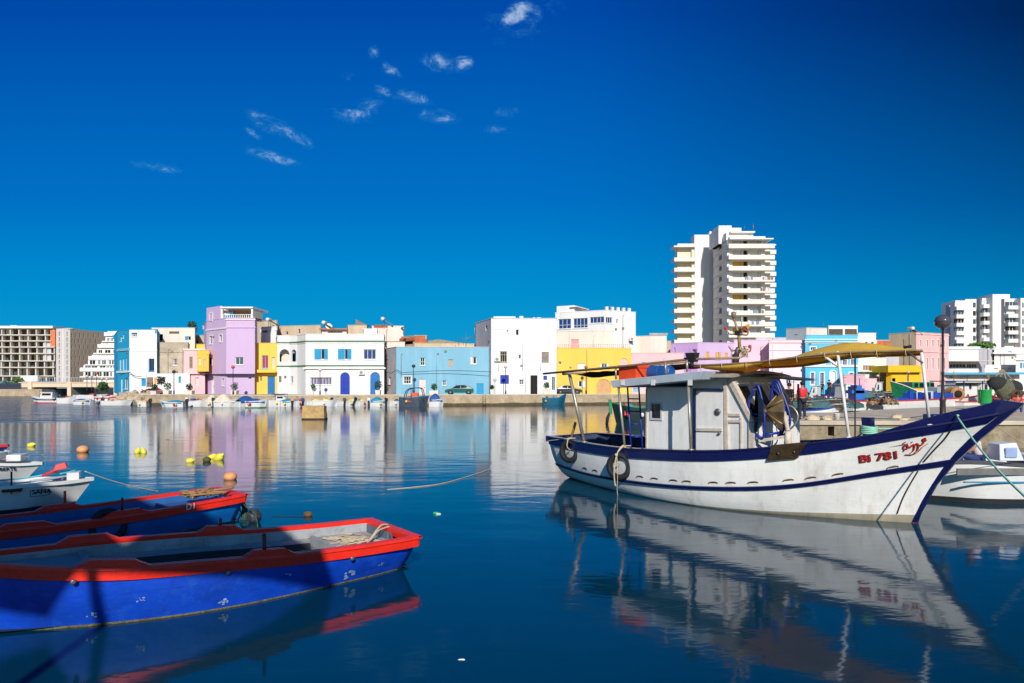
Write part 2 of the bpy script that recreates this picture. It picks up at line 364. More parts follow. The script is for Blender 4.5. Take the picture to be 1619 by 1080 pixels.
# the quay the photographer stands on
mb = MB(); mb.box((-60, -40, -2), (60, 1.1, QZ)); tag(mb.build('near_quay', pierm), kind='structure')
# ---------------- houses ----------------
class Face:
    def __init__(s, A, B):
        s.A, s.B = V((A[0], A[1])), V((B[0], B[1])); d = (s.B-s.A); s.len = d.length; d.normalize(); s.d = d
        s.M = Matrix(((d.x, -d.y, 0, A[0]), (d.y, d.x, 0, A[1]), (0, 0, 1, 0), (0, 0, 0, 1)))   # local: x along, y inward, z up
    def uz(s, x, y):
        k = (x-CX)/F; t = (k*s.A.y-s.A.x)/(s.d.x-k*s.d.y); Y = s.A.y+t*s.d.y
        return t, H-(y-HY)/F*Y
def opening_kind(root, f, u0, u1, z0, z1, kind, o):
    fr = o.get('fr', frame_w); c = o.get('c'); g = o.get('g', glass); w_ = u1-u0; h_ = z1-z0
    t = min(.09, w_*.12); D = o.get('d', .2)
    def mbf(): return MB(f.M)
    if kind in ('win', 'shut', 'half'):
        b = mbf()
        for a in ((u0, z0, u1, z0+t), (u0, z1-t, u1, z1), (u0, z0+t, u0+t, z1-t), (u1-t, z0+t, u1, z1-t)):
            b.box((a[0], D-.06, a[1]), (a[2], D, a[3]))
        for i in range(1, o.get('n', 2)):
            x = u0+w_*i/o.get('n', 2); b.box((x-t*.35, D-.05, z0+t), (x+t*.35, D-.002, z1-t))
        if o.get('rail'): zz = z0+h_*o['rail']; b.box((u0+t, D-.05, zz-t*.3), (u1-t, D-.003, zz+t*.3))
        if o.get('bars'):
            for i in range(1, o['bars']): x = u0+w_*i/o['bars']; b.box((x-.015, -.03, z0), (x+.015, 0-.004, z1))
        if o.get('sur'):                                        # painted or raised surround
            s_ = o['sur']; 
            for a in ((u0-s_, z0-s_, u1+s_, z0), (u0-s_, z1, u1+s_, z1+s_), (u0-s_, z0, u0, z1), (u1, z0, u1+s_, z1)): b.box((a[0], -.05, a[1]), (a[2], .01, a[3]), o.get('surm', frame_w))
            fr_ = fr; b.mats = [fr] + [m for m in b.mats if m is not fr] if False else b.mats
        w = b.build('window', fr, root)
        if o.get('sur') and o.get('surm') is not None: pass
        b = mbf(); b.poly([(u0, D-.01, z0), (u1, D-.01, z0), (u1, D-.01, z1), (u0, D-.01, z1)]); b.build('pane', g, w)
        if not o.get('nosill') and w_ > .5:
            b = mbf(); b.box((u0-.06, -.09, z0-.08), (u1+.06, .05, z0+.001)); b.build('sill', o.get('sillm', fr), w)
        if kind in ('shut', 'half') and c:
            lo, hi = o.get('leaf', (.42, .42))
            for (a, bb) in ([(0, lo)] if lo else [])+([(1-hi, 1)] if hi else []):
                b = mbf(); xa, xb = u0+w_*a+.01, u0+w_*bb-.01
                b.box((xa, -.03, z0+.02), (xb, .02, z1-.02))
                k = int(h_/.16)
                for i in range(k): zz = z0+.08+i*(h_-.16)/max(1, k-1); b.box((xa+.05, -.05, zz-.02), (xb-.05, -.029, zz+.02))
                b.build('shutter', c, w)
    elif kind in ('panel', 'door'):
        b = mbf(); b.box((u0, D-.1, z0), (u1, D-.02, z1))
        if kind == 'door':
            for i in range(1, 3): x = u0+w_*i/3; b.box((x-.02, D-.13, z0+.1), (x+.02, D-.101, z1-.1))
            if o.get('hatch'): b.box((u0+w_*.1, D-.13, z1-h_*.2), (u0+w_*.4, D-.101, z1-.1), dark)
        if b.mats: b.mats = b.mats
        w = b.build('door' if kind == 'door' else o.get('nm', 'shutter'), c, root) if not o.get('hatch') else None
        if w is None:
            b.mats.insert(0, c)
            for fc in b.bm.faces: pass
            w = b.build('door', c, root); w.data.materials.clear(); w.data.materials.append(c)
        if kind == 'door' and h_ > 1.5:
            b = mbf(); b.sphere((u1-.15, D-.16, z0+h_*.45), .05, None, 6); b.build('handle', steel, w)
        if kind == 'panel':
            b = mbf()
            k = max(2, int(h_/.2))
            for i in range(k): zz = z0+.1+i*(h_-.2)/max(1, k-1); b.box((u0+.06, D-.125, zz-.03), (u1-.06, D-.101, zz+.03))
            b.build('slats', c, w)
    elif kind == 'arch':
        r = w_/2; cx = (u0+u1)/2; zs = z1-r
        arc = [(cx+r*cos(a), zs+r*sin(a)) for a in [pi*i/12 for i in range(13)]]
        b = mbf(); b.prism([(x, D-.1, z) for x, z in [(u0, z0)]+[(u1, z0)]+arc], (0, .08, 0))
        if c is not dark:
            b.box((cx-.02, D-.13, z0+.05), (cx+.02, D-.101, z1-.05))
            for zz in (z0+h_*.25, z0+h_*.55): b.box((u0+.1, D-.125, zz-.03), (u1-.1, D-.101, zz+.03))
        dr = b.build(o.get('nm', 'door'), c, root)
        b = mbf()                                              # spandrels turn the square opening into an arch
        for half in (arc[:7], arc[6:]):
            cxr = u1 if half is arc[:7] or half[0][0] > cx+.01 else u0
            pts = [(x, -.001, z) for x, z in half]+[(u0 if half[-1][0] < cx-.01 else u1, -.001, z1)]
            b.prism(pts, (0, D-.1, 0))
        b.build('arch', o.get('wallm'), root)
        if o.get('ring'):
            b = mbf(); rw = .14
            outer = [(cx+(r+rw)*cos(a), zs+(r+rw)*sin(a)) for a in [pi*i/12 for i in range(13)]]
            for i in range(12):
                p, q, p2, q2 = arc[i], arc[i+1], outer[i], outer[i+1]
                b.hexa([(p[0], -.05, p[1]), (q[0], -.05, q[1]), (q2[0], -.05, q2[1]), (p2[0], -.05, p2[1]), (p[0], 0, p[1]), (q[0], 0, q[1]), (q2[0], 0, q2[1]), (p2[0], 0, p2[1])])
            b.box((u0-rw, -.05, z0), (u0, 0, zs)); b.box((u1, -.05, z0), (u1+rw, 0, zs))
            b.build('door_surround', o['ring'], root)
    elif kind == 'open':
        dd = o.get('deep', 1.5); b = mbf(); bm_ = o.get('c') or dark
        b.poly([(u0, dd, z0), (u1, dd, z0), (u1, dd, z1), (u0, dd, z1)])
        for q in ([(u0, .1, z0), (u0, dd, z0), (u0, dd, z1), (u0, .1, z1)], [(u1, .1, z0), (u1, dd, z0), (u1, dd, z1), (u1, .1, z1)],
                  [(u0, .1, z0), (u1, .1, z0), (u1, dd, z0), (u0, dd, z0)], [(u0, .1, z1), (u1, .1, z1), (u1, dd, z1), (u0, dd, z1)]): b.poly(q)
        b.build('recess', bm_, root)
def wall_faces(mb, f, u0, u1, z0, z1, holes, m, depth=.2):
    us = sorted({u0, u1, *[h[0] for h in holes], *[h[1] for h in holes]}); zs = sorted({z0, z1, *[h[2] for h in holes], *[h[3] for h in holes]})
    us = [x for x in us if u0 <= x <= u1]; zs = [x for x in zs if z0 <= x <= z1]
    M0 = mb.M; mb.M = f.M
    for a, b in zip(us[:-1], us[1:]):
        for c, d in zip(zs[:-1], zs[1:]):
            mu, mz = (a+b)/2, (c+d)/2
            if any(h[0] < mu < h[1] and h[2] < mz < h[3] for h in holes): continue
            mb.poly([(a, 0, c), (b, 0, c), (b, 0, d), (a, 0, d)], m)
    for a, b, c, d in holes:
        for q in ([(a, 0, c), (a, 0, d), (a, depth, d), (a, depth, c)], [(b, 0, c), (b, 0, d), (b, depth, d), (b, depth, c)],
                  [(a, 0, c), (b, 0, c), (b, depth, c), (a, depth, c)], [(a, 0, d), (b, 0, d), (b, depth, d), (a, depth, d)]): mb.poly(q, m)
    mb.M = M0
def house(name, label, cat, corners, ztop, mats, wins=(), back=8, zb=QZ-.05, cope=None, copem=None, bands=(), group=None, roofm=None, par=.5, xy=False):
    """corners: (photo column, distance) of the faces one sees, left to right; each wall a real plane with openings cut in it"""
    P2 = [V((xq(p, Y), Y)) if not xy else V((p, Y)) for p, Y in corners]
    n = len(P2)-1
    pts = P2+[P2[-1]+V((P2[-1].x/P2[-1].y*back*.9, back)), P2[0]+V((P2[0].x/P2[0].y*back*1.1, back))]
    cen = sum(pts, V((0, 0)))/len(pts)
    root = thing(name, label, cat, (cen.x, cen.y, QZ), 0, group); root['ztop'] = ztop
    del root['ztop']
    faces = [Face(P2[i], P2[i+1]) for i in range(n)]
    holes = {i: [] for i in range(n)}; jobs = []
    for w in wins:
        i, k, x0, y0, x1, y1, kind = w[:7]; o = w[7] if len(w) > 7 else {}
        a = faces[i].uz(*cr(k, x0, y1)); b = faces[i].uz(*cr(k, x1, y0)); b2 = faces[i].uz(*cr(k, x1, y1)); c_ = faces[i].uz(*cr(k, x0, y0))
        u0, u1, z0, z1 = max(a[0], .05), min(b[0], faces[i].len-.05), (a[1]+b2[1])/2, (b[1]+c_[1])/2
        z0 = max(z0, zb+.06)
        if kind in ('door', 'arch') and z0 < QZ+.6: z0 = QZ+.02
        if u1-u0 < .08 or z1-z0 < .08: continue
        if o.get('deep') or kind == 'open': o = dict(o)
        holes[i].append((u0, u1, z0, z1)); jobs.append((faces[i], u0, u1, z0, z1, kind, dict(o, wallm=o.get('wallm', mats[min(i, len(mats)-1)]))))
    mb = MB()
    for i, f in enumerate(faces): wall_faces(mb, f, 0, f.len, zb, ztop, holes[i], mats[min(i, len(mats)-1)])
    for a, b in ((P2[-1], pts[n+1]), (pts[n+1], pts[n+2]), (pts[n+2], P2[0])):
        mb.poly([(a.x, a.y, zb), (b.x, b.y, zb), (b.x, b.y, ztop), (a.x, a.y, ztop)], mats[0])
    mb.build('wall', None, root)
    mb = MB(); mb.poly([(p.x, p.y, ztop-par) for p in pts]); mb.build('roof', roofm or conc, root)
    # parapet with real thickness
    mb = MB(); th = .25; ct = cope or .08
    for i in range(len(pts)):
        a, b = pts[i], pts[(i+1) % len(pts)]; f = Face(a, b); mb.M = f.M
        mb.box((-.04 if i else -.04, -.04, ztop), (f.len+.04, th, ztop+ct)); mb.box((.01, .02, ztop-par), (f.len-.01, th-.01, ztop-.001))
    mb.M = None; mb.build('parapet', copem or mats[0], root)
    for (i, y, hgt, out, m) in bands:                            # string courses
        f = faces[i]
        mb = MB(f.M); mb.box((-out, -out, y), (f.len+out, -.001, y+hgt)); mb.build('cornice', m, root)
    for j in jobs: opening_kind(root, *j)
    rn = random.Random(len(name)*7+int(abs(cen.x)*3))          # pipes and meter boxes that old fronts collect
    for i, f in enumerate(faces):
        if f.len < 4 or ztop-zb < 3: continue
        for _ in range(2):
            u = rn.uniform(.3, f.len-.3)
            if any(h[0]-.15 < u < h[1]+.15 for h in holes[i]): continue
            zt_, zb_ = ztop-rn.uniform(.1, 1.2), zb+rn.uniform(0, 2.5); mb = MB(f.M); mb.tube([(u, -.06, zb_), (u, -.06, zt_), (u+rn.uniform(-.1, .4), -.06, zt_+.1)], .035, None, 5); mb.build('pipe', rn.choice((c_pipe, mats[min(i, len(mats)-1)])), root)
        for _ in range(2):
            u, z = rn.uniform(.4, f.len-.6), rn.uniform(zb+.8, ztop-.6)
            if any(h[0]-.4 < u < h[1]+.2 and h[2]-.4 < z < h[3]+.2 for h in holes[i]): continue
            mb = MB(f.M); mb.box((u, -.12, z), (u+rn.uniform(.15, .4), -.002, z+rn.uniform(.15, .35))); mb.build('meter_box', c_pipe, root)
    return root, faces
def zt(k, y, Y): return Zy(cr(k, 0, y)[1], Y)
def bandz(k, y, Y): return zt(k, y, Y)
c_blue = mat('shutter_blue', (20, 150, 195), .6, .1)
c_dblue = mat('deep_blue_door', (16, 52, 165), .55, .12)
c_mblue = mat('mid_blue_door', (25, 110, 175), .6, .12)
c_teal = mat('teal_render', (20, 155, 195), .8, .06, .4, .15, 8, dirt=(90, 160, 185), dirtamt=.3)
c_lblue = mat('light_blue_render', (126, 178, 198), .8, .05, .35, .15, 8, dirt=(165, 205, 225), dirtamt=.35, streak=True)
c_purple = mat('lilac_render', (204, 174, 206), .8, .05, .4, .15, 8, dirt=(190, 165, 195), dirtamt=.25, streak=True)
c_lilac = mat('lilac_render_violet', (196, 160, 208), .8, .06, .4, .15, 8)
c_yellow = mat('yellow_render', (238, 196, 84), .8, .05, .4, .15, 8, dirt=(230, 185, 70), dirtamt=.3, streak=True)
c_byellow = mat('strong_yellow_render', (236, 184, 24), .8, .05, .4, .15, 8)
c_pink = mat('pink_render', (232, 188, 188), .8, .06, .4, .15, 8, dirt=(215, 165, 160), dirtamt=.3, streak=True)
c_salmon = mat('salmon_render', (236, 184, 178), .8, .06, .4, .15, 8, dirt=(225, 165, 155), dirtamt=.3, streak=True)
c_pgrey = mat('grey_shaded_render', (196, 192, 196), .85, .12, .5, .2, 8, dirt=(140, 138, 145), dirtamt=.4, streak=True)  # pale grey; on house side walls the colour stands in for shade
c_green = mat('green_tiles', (72, 120, 80), .5, .25, 6)
c_orange = mat('orange_paint', (235, 165, 60), .7, .1)
c_pale = mat('pale_mint_render', (214, 226, 214), .85, .1, .4, .2, 8, dirt=(160, 165, 155), dirtamt=.4, streak=True)
c_sage = mat('shutter_grey', (178, 168, 150), .8, .12)
curt = mat('curtain_pale', (205, 200, 190), .8, .1)
glp = mat('window_grey_glass', (70, 88, 98), .15, .2, 2)
W = 'win'; c_pipe = mat('grey_pipe', (128, 124, 118), .6, .2)
# blue and white corner house
Yb = 97
house('corner_house', 'house with turquoise left side and white front, leftmost of the quay row', 'house', [(186, 100), (204.5, Yb), (248, Yb)], zt('2', 292, Yb), [c_teal, white],
      [(0, '2', 106, 560, 122, 660, 'panel', {'c': frame_w}), (0, '2', 133, 555, 149, 660, 'panel', {'c': frame_w}), (0, '2', 160, 545, 172, 655, W, {'n': 1}), (0, '2', 118, 735, 134, 862, 'door', {'c': frame_w}), (0, '2', 152, 730, 182, 825, W, {'n': 2, 'g': glp}),
       (0, '2', 112, 350, 126, 400, W, {'n': 1}), (0, '2', 133, 320, 146, 372, W, {'n': 1}),
       (1, '2', 213, 318, 266, 358, W, {'n': 3, 'g': glp, 'rail': .5}), (1, '2', 370, 552, 420, 664, W, {'n': 2, 'fr': c_mblue}), (1, '2', 305, 728, 345, 800, 'panel', {'c': c_blue})],
      back=10, bands=[(0, zt('2', 482, 98), .35, .12, c_lblue), (0, zt('2', 678, 98), .25, .14, frame_w), (1, zt('2', 484, Yb), .12, .06, white)])
house('stucco_house', 'tall beige house of bare cement, right of the turquoise and white corner house', 'house', [(248.2, 98), (297, 98)], zt('2', 410, 98), [conc],
      [(0, '2', 585, 553, 625, 612, W, {'n': 3, 'rail': .5, 'g': dark})], back=6, bands=[(0, zt('2', 495, 98), .14, .08, conc)])
house('rooftop_house', 'pale cement upper house with an open terrace, set back over the beige cement house', 'house', [(240, 106), (308, 106)], zt('2', 278, 106), [offwhite],
      [(0, '2', 442, 332, 498, 390, 'open', {}), (0, '2', 555, 300, 645, 330, 'open', {'c': offwhite, 'deep': .6}), (0, '2', 697, 352, 722, 386, 'panel', {'c': c_blue}), (0, '2', 722, 352, 748, 386, W, {'n': 1})], back=6)
house('white_annexe', 'low whitewashed annexe with wall drawings below the beige cement house', 'house', [(232, 95.6), (300, 95.6)], zt('2', 690, 95.6), [white],
      [(0, '2', 638, 712, 660, 770, 'door', {'c': c_blue}), (0, '2', 355, 720, 410, 800, W, {'n': 2, 'g': curt, 'fr': woodbr}), (0, '2', 420, 722, 440, 782, 'panel', {'c': c_orange})], back=2.2, par=.12)
house('pink_house', 'small pink house with a balcony window, left of the lilac tower', 'house', [(291, 96), (324, 96)], zt('2', 475, 96), [c_pink],
      [(0, '2', 736, 535, 765, 640, 'door', {'c': woodbr}), (0, '2', 790, 722, 820, 790, W, {'n': 2, 'g': curt}), (0, '2', 728, 740, 740, 850, 'panel', {'c': frame_w})], back=8,
      bands=[(0, zt('2', 690, 96), .1, .35, c_pink), (0, zt('2', 478, 96), .25, .1, offwhite)])
house('yellow_bay_house', 'narrow yellow house seen between the pink house and the lilac tower', 'house', [(312, 95.2), (330, 94.4)], zt('2', 480, 95), [c_yellow],
      [(0, '2', 818, 545, 838, 610, 'panel', {'c': frame_w}), (0, '2', 862, 560, 880, 620, 'panel', {'c': c_salmon})], back=4, zb=zt('2', 668, 95))
house('back_yellow_house', 'yellow rooftop room peeping out left of the lilac tower', 'house', [(311, 103), (336, 103)], zt('2', 425, 103), [c_yellow], [], back=4)
house('low_grey_house', 'grey plaster rooftop house directly left of the lilac tower top', 'house', [(308, 110), (345, 110)], zt('2', 345, 110), [conc], [(0, '2', 798, 385, 815, 430, 'open', {'deep': .5})], back=5)
# lilac tower
Yt = 93
Rt, Ft = house('lilac_tower_house', 'tall lilac house with roof loggia and jettied upper part, tallest on the quay', 'house', [(326.5, 97), (357.5, Yt), (403, Yt)], zt('2', 190, Yt), [c_purple],
      [(0, '2', 918, 145, 944, 210, W, {'n': 1, 'sur': .12}), (0, '2', 918, 348, 944, 420, W, {'n': 1, 'sur': .12}), (0, '2', 1006, 338, 1030, 402, W, {'n': 1, 'sur': .12}), (0, '2', 905, 540, 940, 608, W, {'n': 2, 'g': dark, 'sur': .1}),
       (1, '2', 1146, 538, 1222, 608, W, {'n': 2, 'g': glp})], back=9, zb=zt('2', 688, Yt), bands=[(0, zt('2', 290, 94.5), .18, .1, frame_w), (1, zt('2', 275, Yt), .18, .1, c_purple), (1, zt('2', 205, Yt), .12, .12, frame_w)])
house('lilac_base', 'recessed ground floor of lilac render under the jettied tower', 'house', [(325.5, 97.6), (357.5, Yt+.9), (402.6, Yt+.9)], zt('2', 684, Yt), [c_purple],
      [(0, '2', 932, 722, 958, 865, 'door', {'c': frame_w}), (1, '2', 1268, 712, 1292, 740, W, {'n': 2}), (0, '2', 1030, 730, 1052, 798, W, {'n': 1, 'sur': .08})], back=7, par=.1)
o = bpy.data.objects.get('lilac_base')      # it carries the tower: the same building
ro = bpy.data.objects['lilac_tower_house']
for ch in list(o.children):
    ch.data.transform(Matrix.Translation(RM[o.name].translation-RM[ro.name].translation)); ch.parent = ro
    for g in ch.children: g.data.transform(Matrix.Translation(RM[o.name].translation-RM[ro.name].translation))
bpy.data.objects.remove(o)
# loggia on its roof (part of the tower)
mb = MB(); zr = zt('2', 190, Yt); z2 = zt('2', 92, Yt)
xL, xR = xq(326.5, 97), xq(395, Yt)
f = Face((xq(326.5, 97), 97), (xq(349, 94.1), 94.1)); mb.M = f.M
wall_faces(mb, f, 0, f.len, zr, z2+.35, [], c_purple); mb.box((0, .02, zr), (f.len, .25, z2+.34), c_purple)
mb.M = None
xa = xq(349, 94.1); mb.box((xa, 94.1, zr), (xa+.25, 94.5, z2), frame_w); mb.box((xR-.25, 94.1, zr), (xR, 94.5, z2), frame_w)
mb.box((xa, 93.95, z2), (xR+.05, 100, z2+.22), frame_w); mb.box((xa-1.6, 96.8, z2), (xa, 100, z2+.22), frame_w)
mb.box((xa+.3, 97.6, zr), (xR, 97.8, z2), beige); mb.box((xR-.2, 94.5, zr+.3), (xR, 97.6, z2), offwhite)
mb.build('loggia', None, Rt)
mb = MB()
for i in range(14): x = xa+.3+(xR-xa-.6)*i/13; mb.lathe([(.05, 0), (.1, .2), (.05, .45), (.07, .6)], (x, 94.15, zr+.0), m=None, n=6)
mb.box((xa, 94.05, zr+.58), (xR, 94.25, zr+.66)); mb.build('balustrade', frame_w, Rt)
# yellow house
Yy = 95
Ry, Fy = house('yellow_door_house', 'narrow yellow two storey house with a blue door, right of the lilac tower', 'house', [(403.2, Yy), (438.5, Yy)], zt('3', 318, Yy), [c_yellow],
      [(0, '3', 142, 432, 205, 555, W, {'n': 2, 'g': mat('red_curtain', (165, 50, 80), .8, .15), 'fr': c_lblue}), (0, '3', 240, 448, 266, 555, W, {'n': 2, 'rail': .4, 'g': curt}), (0, '3', 125, 628, 144, 678, W, {'n': 2}), (0, '3', 198, 630, 268, 800, 'door', {'c': c_mblue})], back=8)
mb = MB(Fy[0].M); z = zt('3', 585, Yy); mb.box((.3, -.9, z-.15), (Fy[0].len, 0, z)); mb.box((.3, -.9, z), (Fy[0].len, -.8, z+.25)); mb.build('balcony', c_yellow, Ry)
house('beige_block', 'blank beige apartment block with bare sides, behind the narrow yellow house', 'house', [(403, 112), (437, 110)], zt('3', 108, 111), [beige], [], back=10)
house('beige_wall_block', 'long blank beige block behind the white house with green bands', 'house', [(437, 115), (507, 113)], zt('3', 152, 114), [beige], [(0, '3', 370, 205, 392, 235, W, {'n': 1, 'g': bglass}), (0, '3', 490, 180, 508, 225, W, {'n': 1, 'g': bglass})], back=12)
house('white_stair_room', 'white rooftop stair room with an outside stair on the narrow yellow house', 'house', [(414, 103), (437, 102)], zt('3', 160, 102), [white],
      [(0, '3', 145, 175, 200, 215, 'open', {'deep': .8, 'c': offwhite})], back=4)
# white house with green bands
A = [(438.6, 95), (458, 95.2), (470, 94.4), (483.2, 92), (607, 92)]
Yw = 92
Rw, Fw = house('green_banded_house', 'white two storey house with green tile bands, blue shutters and arched blue doors', 'house', A, zt('3', 232, Yw), [white],
      [(3, '3', 642, 370, 770, 470, 'shut', {'c': c_blue, 'leaf': (.5, .28), 'g': dark}), (3, '3', 865, 370, 993, 470, 'shut', {'c': c_blue, 'leaf': (.5, .3), 'g': dark}), (3, '3', 1105, 374, 1226, 470, 'half', {'c': c_blue, 'leaf': (0, 0), 'g': bglass, 'n': 3}),
       (3, '3', 604, 640, 806, 712, W, {'n': 7, 'g': mat('lilac_pane', (120, 110, 140), .3, .3, 3), 'sur': .06}), (3, '3', 888, 592, 978, 772, 'arch', {'c': c_dblue, 'ring': frame_w}), (3, '3', 1172, 590, 1264, 768, 'arch', {'c': c_mblue, 'ring': frame_w}),
       (0, '3', 312, 372, 405, 492, 'arch', {'c': offwhite, 'd': 1.2, 'nm': 'loggia'}), (1, '3', 424, 375, 470, 490, 'arch', {'c': c_blue, 'd': .8, 'nm': 'loggia'}), (0, '3', 303, 628, 330, 690, W, {'n': 2}), (0, '3', 353, 625, 377, 655, W, {'n': 2}), (1, '3', 415, 630, 441, 695, W, {'n': 2})],
      back=9, bands=[(i, zt('3', 302, Yw), .16, .1, c_green) for i in range(4)]+[(i, zt('3', 534, Yw), .16, .1, c_green) for i in range(4)]+[(i, zt('3', 315, Yw), .09, .06, frame_w) for i in range(4)]+[(3, zt('3', 560, Yw), .2, .25, white)])
for nm_, lb_, cs, yt_, m_, Yk in [('ochre_roof_room', 'ochre rooftop room with a red tiled edge behind the green banded roof, left of centre', [(509, 104), (548, 104)], 182, offwhite, 104),
                        ('pale_roof_room', 'beige box room with a dark sloping roof behind the green banded house', [(550, 106), (580, 106)], 148, beige, 106),
                        ('white_roof_room', 'white rooftop room with small grilles over the green banded house', [(575, 99), (596, 99)], 182, white, 99),
                        ('cream_roof_house', 'cream house with brick edged roof and solar boiler, behind the green banded house', [(588, 108), (638, 108)], 155, offwhite, 108)]:
    r_, f_ = house(nm_, lb_, 'house', cs, zt('3', yt_, Yk), [m_], [(0, '3', (f_x0), 200, f_x1, 212, W, {'n': 3})] if False else [], back=6)
    if nm_ == 'ochre_roof_room':
        mb = MB(f_[0].M); mb.box((-.3, -.5, zt('3', 190, Yk)), (f_[0].len+.2, .1, zt('3', 180, Yk))); mb.build('tiled_edge', brick, r_)
        mb = MB(f_[0].M); mb.box((.9, -.03, zt('3', 216, Yk)), (3.1, .02, zt('3', 206, Yk))); mb.build('slot_window', glass, r_)
    if nm_ == 'pale_roof_room':
        z = zt('3', 148, Yk); mb = MB(f_[0].M); mb.prism([(1.2, 0, z+.1), (3.0, 0, z+.1), (1.2, 0, z+1.0)], (0, 3, 0)); mb.build('slope', steel, r_)
    if nm_ == 'cream_roof_house':
        mb = MB(f_[0].M); z = zt('3', 165, Yk); mb.box((.3, -.04, z-.1), (2.5, .2, z+.35)); mb.build('brick_edge', brick, r_)
        mb = MB(f_[0].M); z = zt('3', 330, Yk); mb.box((1.6, -.8, z), (f_[0].len, .1, z+.5)); mb.box((.6, -.02, z-.7), (1.6, .05, z+.4), dark); mb.build('terrace', None, r_)
house('brick_room', 'unfinished rooftop room of bare red brick behind the light blue house', 'house', [(634, 108), (655, 105), (675, 105)], zt('4', 275, 105), [conc, brick],
      [(0, '4', 215, 322, 285, 348, 'open', {})], back=5, bands=[(0, zt('4', 318, 106), .5, .2, brick)])
house('ochre_roof_wall', 'long ochre rooftop house with a low gable behind the light blue house', 'house', [(655, 102), (750, 104)], zt('4', 342, 103), [beige], [], back=6)
mb = MB(); Yk = 106; mb.prism([px(675, 545, Yk), px(752, 545, Yk), px(722, 541, Yk), px(694, 536.5, Yk), px(677, 539, Yk)], (0, 5, 0))
tag(mb.build('gable_roof', mat('grey_roof', (150, 140, 115), .9, .2)), 'shallow grey gabled shed roof behind the light blue house', 'roof')
# light blue house
Yl = 93
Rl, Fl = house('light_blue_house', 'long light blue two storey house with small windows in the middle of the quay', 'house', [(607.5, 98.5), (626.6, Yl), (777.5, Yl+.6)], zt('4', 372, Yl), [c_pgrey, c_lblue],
      [(1, '4', 346, 462, 386, 528, W, {'n': 2, 'rail': .5, 'g': dark}), (1, '4', 586, 476, 628, 542, 'panel', {'c': c_sage}), (1, '4', 776, 456, 828, 516, 'half', {'c': frame_w, 'leaf': (.4, 0), 'g': dark}),
       (1, '4', 205, 622, 270, 686, W, {'n': 3, 'rail': .5, 'g': dark, 'sur': .1}), (1, '4', 536, 656, 568, 698, W, {'n': 2, 'rail': .5, 'g': glp}), (1, '4', 340, 645, 394, 765, 'door', {'c': mat('pink_door', (232, 205, 200), .7, .06)}), (1, '4', 828, 682, 888, 765, 'door', {'c': c_blue}),
       (0, '4', 78, 625, 95, 690, W, {'n': 1, 'g': glp}), (0, '4', 45, 630, 60, 690, W, {'n': 1, 'g': glp})], back=9)
house('teal_side_wall', 'plain ochre backyard wall behind the light blue house roof', 'house', [(612, 104), (640, 104)], zt('4', 330, 104), [offwhite], [], back=3)
# tall white house
Yv = 92.5
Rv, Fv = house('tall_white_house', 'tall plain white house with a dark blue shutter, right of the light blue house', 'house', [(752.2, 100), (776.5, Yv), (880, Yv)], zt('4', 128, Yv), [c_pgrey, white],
      [(1, '4', 1028, 408, 1088, 500, W, {'n': 3, 'g': dark, 'fr': c_sage, 'rail': .7}), (1, '4', 1186, 436, 1206, 470, W, {'n': 1, 'g': glp}), (1, '4', 1384, 414, 1444, 506, 'panel', {'c': mat('grey_shutter', (150, 135, 125), .8, .2)}),
       (1, '4', 1030, 610, 1104, 686, 'panel', {'c': c_dblue}), (1, '4', 1190, 648, 1232, 692, W, {'n': 2, 'g': glp, 'rail': .5}), (1, '4', 1288, 612, 1348, 762, 'door', {'c': dark}), (1, '4', 1398, 616, 1430, 652, 'panel', {'c': c_dblue}), (1, '4', 1468, 625, 1500, 742, W, {'n': 2, 'g': glp}),
       (1, '4', 1162, 222, 1188, 270, W, {'n': 1, 'g': dark}), (0, '4', 905, 178, 920, 232, 'open', {'deep': .4, 'c': c_pgrey}), (1, '4', 1086, 226, 1096, 270, 'open', {'deep': .3, 'c': white})], back=10, par=.8)
mb = MB(Fv[1].M); zt_ = zt('4', 128, Yv)
u = lambda x: Fv[1].uz(cr('4', x, 0)[0], 500)[0]
mb.box((u(972), 0.3, zt_), (u(1160), 6, zt('4', 108, Yv))); mb.box((u(1195), 0.1, zt_), (u(1226), 6, zt('4', 106, Yv))); mb.box((u(1310), .4, zt_), (u(1330), 3, zt('4', 116, Yv))); mb.box((u(1345), .4, zt_), (u(1378), 3, zt('4', 116, Yv)))
mb.box((u(980), -.05, zt('4', 222, Yv)), (u(1058), 0, zt('4', 216, Yv))); mb.build('roof_blocks', white, Rv)
mb = MB(Fv[1].M)                                           # rainwater pipes down the facade
for x, ya, yb in ((1222, 330, 570), (1015, 500, 575), (1375, 510, 575), (1248, 590, 760)): mb.tube([(u(x), -.06, zt('4', ya, Yv)), (u(x), -.06, zt('4', yb, Yv))], .05, None, 6)
mb.build('drain_pipe', c_pgrey, Rv)
mb = MB(Fl[1].M)
